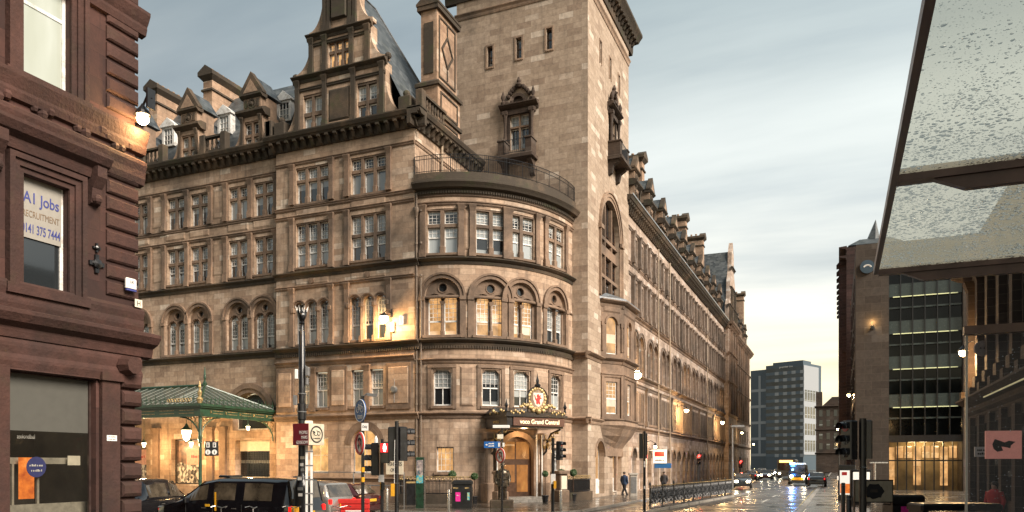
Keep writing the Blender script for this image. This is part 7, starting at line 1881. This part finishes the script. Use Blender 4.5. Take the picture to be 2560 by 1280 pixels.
# ornamental fence on the island
FA, FB_ = Vector((-9.65, 42.6)), Vector((-7.75, 63.0))
def ornamental_panel(mb, gb_, a, b):
    d = (b - a); L_ = d.length; d.normalize()
    pt = lambda t_, z: (a.x + d.x * t_, a.y + d.y * t_, z)
    for z in (.16, 1.0): mb.tube([pt(0, z), pt(L_, z)], .022, 5)
    n = 15
    for i in range(n):
        t_ = L_ * (i + .5) / n; s_ = .09 * (1 if i % 2 else -1)
        mb.tube([pt(t_ - s_, .1), pt(t_ + s_, .4), pt(t_ - s_, .7), pt(t_ + s_, 1.0), pt(t_ + s_ * .4, 1.16)], [.03, .045, .04, .045, .012], 5)
        mb.ball(pt(t_, .25 + .6 * ((i * 7) % 5) / 5), .085, 6, 4); mb.ball(pt(t_ + .06, .2 + .7 * ((i * 3) % 5) / 5), .07, 6, 4); 
        gb_.ball(pt(t_ + .05, 1.12), .028, 5, 4)
        if i % 2: mb.torus(pt(t_, .55), .11, .02, 8, 4, 'x')
nP = 9
for i in range(nP):
    a, b = FA.lerp(FB_, i / nP), FA.lerp(FB_, (i + 1) / nP)
    o = thing('fence_panel', 'dark ornamental iron fence panel in the row along the traffic island', 'fence', (a.x, a.y, 0), 0, 'ornamental fence panels on the traffic island')
    q, g = MB(), MB(); ornamental_panel(q, g, a + (b - a) * .04, b - (b - a) * .02); q.build('ironwork', M['black'], o); g.build('gilded_tip', M['gold'], o)
    q = MB(); q.lathe((a.x, a.y, 0), [(.06, 0), (.045, .1), (.04, 1.15), (.07, 1.2), (.05, 1.28), (.01, 1.36)], 8); q.build('post', M['black'], o)
# people
def person(p, rz, lb, coat, trous, H=1.75, hair='hair', stride=.2):
    r = thing('person', lb, 'person', p, rz)
    J, B = body_joints(H, .1, stride); skin_body('body', J, B, M['skin'], r, 2)
    k = H / 1.75; q = MB()
    q.lathe((0, 0, 0), [(.235 * k, .78 * k), (.24 * k, .95 * k), (.215 * k, 1.1 * k), (.245 * k, 1.3 * k), (.235 * k, 1.4 * k), (.15 * k, 1.47 * k), (.085 * k, 1.52 * k)], 14, 'z', 1, .72)
    for s in (-1, 1): q.tube([(s * .2 * k, 0, 1.42 * k), (s * .29 * k, .03 * k, 1.12 * k), (s * .275 * k, -.07 * k, .87 * k)], [.085 * k, .072 * k, .055 * k], 8)
    q.build('coat', M[coat], r, world=False, smooth=True)
    q = MB()
    for s in (-1, 1): q.tube([(s * .10 * k, 0, .92 * k), (s * .11 * k, -s * stride * .5 * k, .49 * k), (s * .12 * k, s * stride * .6 * k, .10 * k)], [.125 * k, .085 * k, .075 * k], 8)
    q.build('trousers', M[trous], r, world=False, smooth=True)
    q = MB(); q.ball((0, .02 * k, 1.67 * k), .108 * k, 10, 8, (.95, 1.1, .95)); q.build('hair', M[hair], r, world=False, smooth=True)
    q = MB()
    for s in (-1, 1): q.ball((s * .035 * k, -.105 * k, 1.645 * k), .012 * k, 6, 4)
    q.build('eye', M['inkblack'], r, world=False)
    q = MB()
    for s in (-1, 1): q.bev(s * .125 * k - .05, s * .125 * k + .05, s * stride * .6 * k - .2, s * stride * .6 * k + .07, 0, .1, .03)
    q.build('shoe', M['inkblack'], r, world=False)
    return r
person(P(1561, 59), YAW + 2.4, 'person in navy jacket and dark trousers walking by the hotel archways', 'navy', 'darkcloth')
person(P(1660, 66), YAW + 2.9, 'person in charcoal clothes walking along the side wing behind the fence', 'darkcloth', 'darkcloth', 1.7)
person(P(2486, 25), YAW - 1.2, 'person in red coat seen through the rain spotted glass', 'redcloth', 'darkcloth', 1.78)

# ================================================================ VEHICLES (local: x along, front at -x; z up)
def vehicle(name, label, cat, p, rz, L, Wd, prof, zb, paint, wins, ws, wheels, wr=.32, lights=True, plate=None, rear_on=True, front_on=False, extras=None, taper=.82, group=None, low=.22):
    """prof: (x, z_top) from nose to tail; zb belt height; wins: side-glass x ranges; ws: (x0, x1) spans of windscreen and rear screen"""
    r = thing(name, label, cat, p, rz, group)
    def top(x):
        for (a, za), (b, zb_) in zip(prof, prof[1:]):
            if a <= x <= b: t_ = (x - a) / (b - a) if b > a else 0; t_ = t_ * t_ * (3 - 2 * t_) if False else t_; return za + (zb_ - za) * t_
        return prof[-1][1]
    def sec(x):
        e = min(x / (L * .10), (L - x) / (L * .06), 1); e = max(e, 0) ** .5
        w = Wd / 2 * (.80 + .20 * e); z = top(x); b = min(zb, z - .05); lo = low + .12 * (1 - e)
        g = max(0, min(1, (z - zb) / .3)); wt = w * (1 - (1 - taper) * g)
        return [(w * .94, lo), (w, lo + .22), (w, b - .12), (w * .985, b), (wt, max(z - .10, b + .01)), (wt * .88, z - .02), (wt * .5, z + .012)]
    xs = sorted(set([x for x, _ in prof] + [L * i / 28 for i in range(29)] + [.02, .08, L - .02, L - .08]))
    q = MB(); rings = []
    for x in xs:
        s_ = sec(x); rings.append([(x - L / 2, -a, z) for a, z in s_] + [(x - L / 2, a, z) for a, z in reversed(s_)])
    q.loft(rings); q.build('body', paint, r, world=False, smooth=True)
    for x0, x1 in wins:
        for sgn in (-1, 1):
            gl = MB(); n = 6; lo_, hi_ = [], []
            for i in range(n + 1):
                x = x0 + (x1 - x0) * i / n; s_ = sec(x); (wa, za), (wb, zb_) = s_[3], s_[4]
                if zb_ - za < .08: continue
                lo_.append((x - L / 2, sgn * (wa + .006 + (wb - wa) * .12), za + (zb_ - za) * .12)); hi_.append((x - L / 2, sgn * (wa + .008 + (wb - wa) * .92), za + (zb_ - za) * .92))
            for i in range(len(lo_) - 1): gl.face([lo_[i], lo_[i + 1], hi_[i + 1], hi_[i]])
            if gl.f: gl.build('side_window', M['carglass'], r, world=False)
    for k, (x0, x1) in enumerate(ws):
        gq = MB(); n = 6
        for i in range(n):
            xa, xb = x0 + (x1 - x0) * i / n, x0 + (x1 - x0) * (i + 1) / n; sa, sb = sec(xa), sec(xb); o_ = -.012 if k == 0 else .012
            gq.face([(xa - L / 2 + o_, -sa[5][0] * .98, sa[6][1] + .006), (xa - L / 2 + o_, sa[5][0] * .98, sa[6][1] + .006), (xb - L / 2 + o_, sb[5][0] * .98, sb[6][1] + .006), (xb - L / 2 + o_, -sb[5][0] * .98, sb[6][1] + .006)])
        gq.build('windscreen' if k == 0 else 'rear_window', M['carglass'], r, world=False)
    for x in wheels:
        for sgn in (-1, 1):
            y = sgn * (Wd / 2 - .09)
            q = MB(); q.lathe((x - L / 2, y, wr), [(wr * .55, -.11), (wr * .95, -.11), (wr, -.07), (wr, .07), (wr * .95, .11), (wr * .55, .11)], 20, 'y'); o = q.build('wheel', M['tyre'], r, world=False, smooth=True)
            q = MB(); q.lathe((x - L / 2, y + sgn * .06, wr), [(.01, -.03), (wr * .6, -.03), (wr * .6, .03), (.05, .045), (.01, .045)], 14, 'y'); q.build('rim', M['steel'], o, world=False)
    if lights:
        for sgn in (-1, 1):
            w = Wd / 2
            q = MB(); q.bev(-L / 2 - .01, -L / 2 + .2, sgn * w * .62 - .16, sgn * w * .62 + .16, zb - .36, zb - .18, .03); q.build('headlight', M['head'] if front_on else M['steel'], r, world=False)
            q = MB(); q.bev(L / 2 - .16, L / 2 + .015, sgn * w * .84 - .065, sgn * w * .84 + .065, zb - .26, zb - .07, .03); q.build('tail_light', M['taill'] if rear_on else M['tailoff'], r, world=False)
            q = MB(); q.bev(L * .27 - L / 2, L * .27 - L / 2 + .14, sgn * (w + .02) if sgn > 0 else -w - .2, w + .2 if sgn > 0 else -w - .02, zb - .02, zb + .14, .03); q.build('door_mirror', paint, r, world=False)
            for xx in (.38, .6):
                q = MB(); q.box(L * xx - L / 2, L * xx - L / 2 + .18, sgn * w - .012, sgn * w + .02, zb - .2, zb - .17); q.build('door_handle', M['steel'], r, world=False)
            for xx in (.26, .46, .67):
                q = MB(); q.box(L * xx - L / 2, L * xx - L / 2 + .012, sgn * w - .012, sgn * w + .004, .4, zb - .06); q.build('door_seam', M['tyre'], r, world=False)
        q = MB(); q.bev(-L / 2 - .03, -L / 2 + .1, -Wd * .42, Wd * .42, .3, .52, .03); q.build('bumper', paint, r, world=False); q = MB(); q.bev(L / 2 - .1, L / 2 + .03, -Wd * .42, Wd * .42, .32, .54, .03); q.build('bumper', paint, r, world=False)
    if plate:
        q = MB(); q.box(L / 2 + .015, L / 2 + .035, plate[1] - .26, plate[1] + .26, plate[2], plate[2] + .115); o = q.build('number_plate', M['plate'], r, world=False)
        if plate[0]: text('plate_lettering', plate[0], .44, .075, M['inkblack'], o, (L / 2 + .038, plate[1], plate[2] + .057), PI / 2, .002)
    return r
SAL = lambda L, zr, zh: [(0, .62), (.08, .78), (L * .22, zh), (L * .40, zr - .02), (L * .55, zr), (L * .70, zr - .05), (L * .86, zh + .05), (L - .06, zh - .02), (L, .75)]
MPV = lambda L, zr: [(0, .65), (.1, .85), (L * .19, 1.02), (L * .36, zr - .06), (L * .5, zr), (L * .82, zr - .02), (L * .93, zr - .10), (L - .08, 1.05), (L, .7)]
# van taxi, side on
DV = 25.6; c = P(598, DV)
van = vehicle('van_taxi', 'black van taxi with a sloping nose and red tail light parked side on', 'taxi van', c, .0, 5.65, 1.93, [(0, .70), (.12, .92), (1.0, 1.12), (2.1, 1.80), (2.65, 1.89), (4.4, 1.90), (5.42, 1.86), (5.55, 1.2), (5.65, .8)], 1.12, M['blackgloss'], [(1.5, 2.35), (2.6, 3.5), (3.85, 4.95)], [(1.1, 2.05), (5.43, 5.54)], (1.0, 4.6), .34, plate=('', 0, .75), taper=.86)
q = MB(); q.bev(-.62, -.1, -.3, .3, 1.90, 1.98, .03); q.build('roof_sign', M['blackgloss'], van, world=False)
q = MB(); q.box(-.52, -.34, -.975, -.962, .98, 1.06); q.build('door_badge', M['plate'], van, world=False)
q = MB(); q.box(-.12, -.06, -.98, -.97, .85, 1.45); q.build('grab_rail', M['yellow'], van, world=False)
DB2 = 27.5
cab = vehicle('black_cab', 'rounded black taxi cab seen from behind beside the red building', 'taxi', P(372, 28.6), -PI / 2 - .0 + PI + .25, 4.55, 1.86, [(0, .75), (.1, .92), (1.15, 1.12), (1.75, 1.70), (2.2, 1.80), (3.1, 1.80), (3.7, 1.72), (4.25, 1.15), (4.45, .98), (4.55, .7)], 1.1, M['blackgloss'], [(1.5, 2.3), (2.45, 3.6)], [(1.2, 1.75), (3.72, 4.2)], (.8, 3.6), .33, plate=('SJ67 CGE', .1, .72), taper=.8)
cab.rotation_euler = (0, 0, PI / 2 + PI + .18 + PI / 2 * 0); cab.rotation_euler = (0, 0, -PI / 2 + .25 + 0)
mp = vehicle('silver_people_carrier', 'silver people carrier half hidden behind the cycle totem', 'car', P(735, 31), .0, 4.75, 1.85, MPV(4.75, 1.70), 1.08, M['silver'], [(1.4, 2.3), (2.4, 3.3), (3.4, 4.25)], [(1.0, 1.65), (4.45, 4.66)], (.9, 3.75), .33, plate=('', 0, .7), taper=.84)
hb = vehicle('red_hatchback', 'dark red hatchback behind the red barrier', 'car', P(838, 35), .0, 4.0, 1.72, [(0, .6), (.1, .8), (.95, .98), (1.6, 1.42), (2.2, 1.5), (3.2, 1.46), (3.75, 1.0), (3.95, .95), (4, .7)], .98, M['carred'], [(1.2, 2.1), (2.2, 3.2)], [(1.0, 1.5), (3.3, 3.72)], (.75, 3.3), .31, plate=('', 0, .7))
# side street traffic (their noses towards the camera: -x turned to -y)
NOSE = PI / 2
vehicle('hatchback', 'grey car with glowing headlamps just beyond the railed island', 'car', P(1856, 76), NOSE + .1, 4.2, 1.75, SAL(4.2, 1.45, .95), .95, M['grey_car'], [(1.2, 2.1), (2.2, 3.1)], [(1.0, 1.6), (3.1, 3.55)], (.8, 3.4), .31, front_on=True, rear_on=False)
pv = vehicle('police_van', 'dark van with yellow bonnet, bright headlamps and a blue beacon', 'police van', P(1996, 89), NOSE + .0, 5.2, 2.0, [(0, .8), (.1, 1.0), (.8, 1.2), (1.5, 2.05), (2, 2.3), (4.9, 2.3), (5.1, 1.5), (5.2, .9)], 1.25, M['grey_car'], [(1.3, 2.0), (2.2, 3.2), (3.4, 4.6)], [(.85, 1.5), (4.92, 5.08)], (.9, 4.1), .36, front_on=True, rear_on=False, taper=.9)
q = MB(); q.bev(-1.0, -.7, .35, .85, 2.3, 2.5, .04); q.build('beacon', M['bluelight'], pv, world=False); q = MB(); q.bev(-1.0, -.7, -.85, .3, 2.3, 2.48, .04); q.build('light_bar', M['screen'], pv, world=False); lamp('beacon_glow', pv, (-1.6, .6, 2.6), 60, (.08, .3, 1), .1)
q = MB(); q.box(-2.63, -2.59, -.6, .6, .55, .85); q.build('yellow_panel', M['yellow'], pv, world=False)
for s in (-1, 1): lamp('headlamp_glow', pv, (-2.9, s * .75, .8), 12, (1, .85, .6), .1)
bs = thing('bus', 'orange and grey single deck bus with amber display at the end of the street', 'bus', P(1965, 125), YAW * 0)
q = MB(); q.bev(-1.4, 1.4, 0, 10, .35, 3.1, .12); q.build('body', M['bus_grey'], bs, world=False)
q = MB(); q.box(-1.2, 1.2, -.03, -.01, 1.3, 2.5); q.build('windscreen', M['carglass'], bs, world=False)
q = MB(); q.box(-1.0, 1.0, -.04, -.01, 2.6, 2.95); q.build('display', M['amberlit'], bs, world=False)
for s in (-1, 1):
    q = MB(); q.bev(s * 1.0 - .15, s * 1.0 + .15, -.05, .05, .75, .95, .02); q.build('headlight', M['head'], bs, world=False)
    q = MB(); q.lathe((s * 1.2, 2.2, .48), [(.1, -.15), (.48, -.15), (.48, .15), (.1, .15)], 16, 'z' if False else 'y'); q.build('wheel', M['tyre'], bs, world=False)
    q = MB(); q.box(s * 1.405 - .01, s * 1.405 + .01, .6, 9.4, 1.4, 2.6); q.build('side_window', M['carglass'], bs, world=False)
vehicle('parked_car', 'dark parked car with red lamps by the right hand kerb', 'car', P(2043, 82), NOSE + PI, 4.5, 1.8, SAL(4.5, 1.48, 1.0), .98, M['grey_car'], [(1.2, 2.3), (2.4, 3.4)], [(1.0, 1.75), (3.2, 3.85)], (.85, 3.6), .32, rear_on=True)
for u, D, lb, front in ((1916, 118, 'distant car with headlamps on the middle lane', True), (1947, 150, 'distant car with headlamps beside the bus', True), (1893, 135, 'distant queued car with red tail lamps by the hotel wing', False), (1905, 165, 'farthest queued car with red tail lamps', False), (1878, 108, 'nearest queued car with red tail lamps by the hotel wing', False)):
    vehicle('traffic_car', lb, 'car', P(u, D), NOSE + (0 if front else PI), 4.4, 1.8, SAL(4.4, 1.46, .98), .96, M['grey_car'] if u % 2 else M['carred'], [(1.2, 2.2), (2.3, 3.3)], [(1.0, 1.7), (3.1, 3.8)], (.85, 3.5), .32, front_on=front, rear_on=not front, group='cars queuing in the side street')

# bicycles along the bottom of the view
def bicycle(p, rz, lb, frame, basket=False):
    r = thing('bicycle', lb, 'bicycle', p, rz, 'bicycles parked along the near kerb')
    for x in (-.52, .52):
        q = MB(); q.torus((x, 0, .34), .33, .02, 28, 6); w = q.build('wheel', M['tyre'], r, world=False)
        q = MB(); q.torus((x, 0, .34), .305, .009, 28, 4)
        for i in range(12): a = 2 * PI * i / 12; q.cyl((x, 0, .34), (x + .3 * math.cos(a), 0, .34 + .3 * math.sin(a)), .003, n=3)
        q.build('rim', M['steel'], w, world=False)
    q = MB()
    for a, b in (((-.52, .34), (-.08, .30)), ((-.52, .34), (-.2, .78)), ((-.08, .30), (-.24, .86)), ((-.2, .74), (.36, .80)), ((-.08, .30), (.38, .70)), ((.52, .34), (.34, .92))): q.cyl((a[0], 0, a[1]), (b[0], 0, b[1]), .018, n=7)
    q.build('frame', frame, r, world=False)
    q = MB(); q.tube([(.34, 0, .92), (.33, 0, 1.04)], .018, 6); q.tube([(.22, -.3, 1.07), (.34, -.24, 1.1), (.37, 0, 1.05), (.34, .24, 1.1), (.22, .3, 1.07)], .014, 6); q.build('handlebar', M['steel'], r, world=False)
    q = MB(); q.loft([[(-.38, -.08, .9), (-.38, .08, .9), (-.38, .08, .95), (-.38, -.08, .95)], [(-.1, -.02, .92), (-.1, .02, .92), (-.1, .02, .95), (-.1, -.02, .95)]]); q.build('saddle', M['tyre'], r, world=False)
    q = MB(); q.torus((-.08, -.05, .30), .09, .012, 14, 4); q.cyl((-.08, -.1, .30), (-.02, -.1, .15), .01); q.cyl((-.08, .1, .30), (-.14, .1, .45), .01); q.build('crank', M['grey'], r, world=False)
    if basket: q = MB(); q.bev(.36, .5, -.1, .1, .86, 1.08, .02); q.build('front_panel', M['yellow'], r, world=False)
bicycle(P(530, 22.6), YAW + 1.1, 'first bicycle in front of the van taxi nose', M['black']); bicycle(P(605, 22.4), YAW + .75, 'second bicycle in front of the van taxi doors', M['black'])
bicycle(P(718, 22.6), YAW + 1.3, 'bicycle with yellow front panel beside the black column base', M['grey'], True); bicycle(P(862, 22.8), YAW + 2.2, 'red framed bicycle in front of the red barrier', M['signred'])
bicycle(P(290, 22.2), YAW + .9, 'bicycle below the red building shop pilaster', M['grey'])
# tall guard rail behind the cabs
o = thing('guard_rail', 'thin grey guard rail at the canopy kerb behind the taxis', 'railing', P(420, 34.6), 0)
q = MB(); a = P(330, 34)
for x in range(7):
    q.cyl((a.x + x * 1.1, 36.9, 0), (a.x + x * 1.1, 36.9, 1.9 if x % 3 == 0 else 1.15), .03, n=6)
q.build('post', M['grey'], o); q = MB(); q.cyl((a.x, 36.9, 1.15), (a.x + 6.6, 36.9, 1.15), .03, n=6); q.cyl((a.x, 36.9, 1.88), (a.x + 3.4, 36.9, 1.88), .025, n=6); q.build('rail', M['grey'], o)

# right pavement furniture
D = 49; p = P(2118, D); o = thing('advert_screen', 'tall white and orange advertising screen near the right kerb', 'screen', p, YAW - .5); q = MB(); q.bev(-.5, .5, -.12, .12, 0, Zat(1172, D) + .25, .03); q.build('housing', M['black'], o, world=False)
q = MB(); q.box(-.42, .42, -.135, -.121, .4, Zat(1176, D)); sc_ = q.build('screen', M['screen'], o, world=False); q = MB(); q.box(-.3, 0, -.145, -.136, Zat(1188, D), Zat(1180, D)); q.build('red_square', M['signred'], sc_, world=False); q = MB(); q.box(-.4, .3, -.142, -.136, .5, 1.1); q.build('orange_field', M['orange'], sc_, world=False)
D = 44; p = P(2151, D); o = thing('advert_screen', 'black framed lit bus stop panel behind the big traffic signal', 'screen', p, YAW + .1); q = MB(); q.bev(-.6, .6, -.1, .1, 0, Zat(1174, D), .03); q.build('housing', M['black'], o, world=False); q = MB(); q.box(-.5, .5, -.115, -.101, .5, Zat(1180, D)); sc_ = q.build('screen', M['screen'], o, world=False); q = MB(); q.box(-.5, .05, -.125, -.116, .9, 1.4); q.build('orange_field', M['orange'], sc_, world=False)
p = P(2097, 52); o = thing('kerb_post', 'thin black post with small plate on the right kerb', 'post', p, YAW); q = MB(); pole(q, .05, Zat(1125, 52)); q.build('post', M['black'], o, world=False); q = MB(); q.box(-.14, .12, -.07, -.05, Zat(1200, 52), Zat(1190, 52)); q.build('plate', M['signwhite'], o, world=False)
D = 21.0; p = P(2183, D); o = thing('banner_board', 'pale framed banner board with a black paint splash', 'board', p, YAW + .05); za, zb_ = Zat(1254, D), Zat(1202, D)
q = MB(); q.box(-.52, .52, -.03, .03, za, zb_); f = q.build('board', plain('board_pale', (.34, .29, .21), .5, var=.15), o, world=False); q = MB(); q.prism([(.3 * math.cos(2 * PI * i / 22) * (1 + .12 * math.sin(i * 5.3)), (za + zb_) / 2 + .2 * math.sin(2 * PI * i / 22) * (1 + .15 * math.sin(i * 3.7))) for i in range(22)], -.036, -.03, 'y'); sp = q.build('black_splash', M['inkblack'], f, world=False)
q = MB(); q.box(-.1, .1, -.042, -.036, (za + zb_) / 2 - .03, (za + zb_) / 2 + .05); q.build('splash_label', M['pier'], sp, world=False)
q = MB(); q.box(-.54, .54, -.04, .04, zb_, zb_ + .03); q.box(-.54, .54, -.04, .04, za - .03, za); q.box(-.54, -.52, -.04, .04, 0, zb_); q.box(.52, .54, -.04, .04, 0, zb_); q.build('frame', M['black'], o, world=False)
o = thing('lamp_pole', 'short pale pole with thin flat arm beside the office pier', 'pole', P(2187, 60), YAW); q = MB(); q.cyl((0, 0, 0), (0, 0, Zat(1155, 60)), .08, n=8); q.build('pole', M['steel'], o, world=False); q = MB(); q.bev(-.4, 1.0, -.1, .1, Zat(1158, 60), Zat(1155, 60), .02); q.build('arm', M['steel'], o, world=False)
D = 24; o = thing('litter_bin', 'black litter bin with magenta poster beside the pale banner board', 'litter bin', P(2257, D), YAW); q = MB(); q.bev(-.5, .5, -.32, .32, 0, 1.12, .04); q.bev(-.54, .54, -.35, .35, 1.12, 1.4, .06); q.build('body', M['black'], o, world=False); q = MB(); q.box(-.22, .05, -.335, -.322, .62, 1.05); q.build('poster', M['pink'], o, world=False)
o = thing('planter_bench', 'long dark flat topped bench planter before the lit office lobby', 'bench', P(2385, 20), YAW); q = MB(); q.bev(-1.05, 1.05, -.4, .4, 1.16, 1.34, .05); q.build('top', M['black'], o, world=False)
q = MB(); q.box(-1.0, -.86, -.35, .35, 0, 1.16); q.build('leg', M['black'], o, world=False); q = MB(); q.box(.86, 1.0, -.35, .35, 0, 1.16); q.build('leg', M['black'], o, world=False); q = MB(); q.box(-.86, .86, .1, .2, .2, 1.1); q.build('back_panel', M['grey'], o, world=False)
# projecting signs of the classical building
D = 26.5; p = P(2508, D); z0, z1 = Zat(1147, D), Zat(1077, D)
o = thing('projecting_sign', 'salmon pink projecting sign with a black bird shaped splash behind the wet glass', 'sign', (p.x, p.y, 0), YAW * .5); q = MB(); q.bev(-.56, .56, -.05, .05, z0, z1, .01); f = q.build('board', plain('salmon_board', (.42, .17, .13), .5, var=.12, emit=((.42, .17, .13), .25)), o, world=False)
q = MB(); pts = [(-.36, .02), (-.28, .2), (-.12, .14), (.02, .08), (.16, .14), (.36, .1), (.22, -.02), (.2, -.12), (.05, -.08), (-.08, -.06), (-.02, -.2), (-.2, -.24), (-.32, -.14)]; q.prism([(x, (z0 + z1) / 2 + z) for x, z in pts], -.057, -.05, 'y'); q.build('black_splash', M['inkblack'], f, world=False); q = MB(); q.box(.3, 1.2, -.02, .02, z1, z1 + .04); q.build('bracket', M['black'], o, world=False)
D = 34; p = P(2456, D); o = thing('projecting_sign', 'round pale projecting sign just right of the bracketed lamp', 'sign', (p.x, p.y, 0), YAW * .6); q = MB(); q.lathe((0, 0, Zat(871, D)), [(.01, -.06), (.34, -.06), (.34, .06), (.01, .06)], 24, 'y'); f = q.build('disc', plain('grey_disc', (.30, .27, .25), .5), o, world=False); q = MB()
for x in (-.1, .06): q.lathe((x, -.065, Zat(871, D)), [(.01, -.01), (.035, -.01), (.035, .01), (.01, .01)], 10, 'y')
q.build('mark', M['inkblack'], f, world=False); q = MB(); q.cyl((0, 0, Zat(871, D) + .34), (.9, 0, Zat(871, D) + .5), .025); q.build('bracket', M['black'], o, world=False)
D = 30; p = P(2456, D); o = thing('shop_plate', 'white lettered shop plate left of the salmon pink sign', 'sign', (p.x, p.y, 0), YAW * .5); q = MB(); q.box(-.28, .28, -.03, .03, Zat(1142, D), Zat(1117, D)); f = q.build('board', M['signwhite'], o, world=False); scribble('lettering', .4, .08, M['inkblack'], f, (0, -.036, Zat(1125, D))); scribble('lettering', .36, .08, M['inkblack'], f, (0, -.036, Zat(1134, D))); q = MB(); q.box(.28, .9, -.015, .015, Zat(1120, D), Zat(1118, D)); q.build('bracket', M['black'], o, world=False)
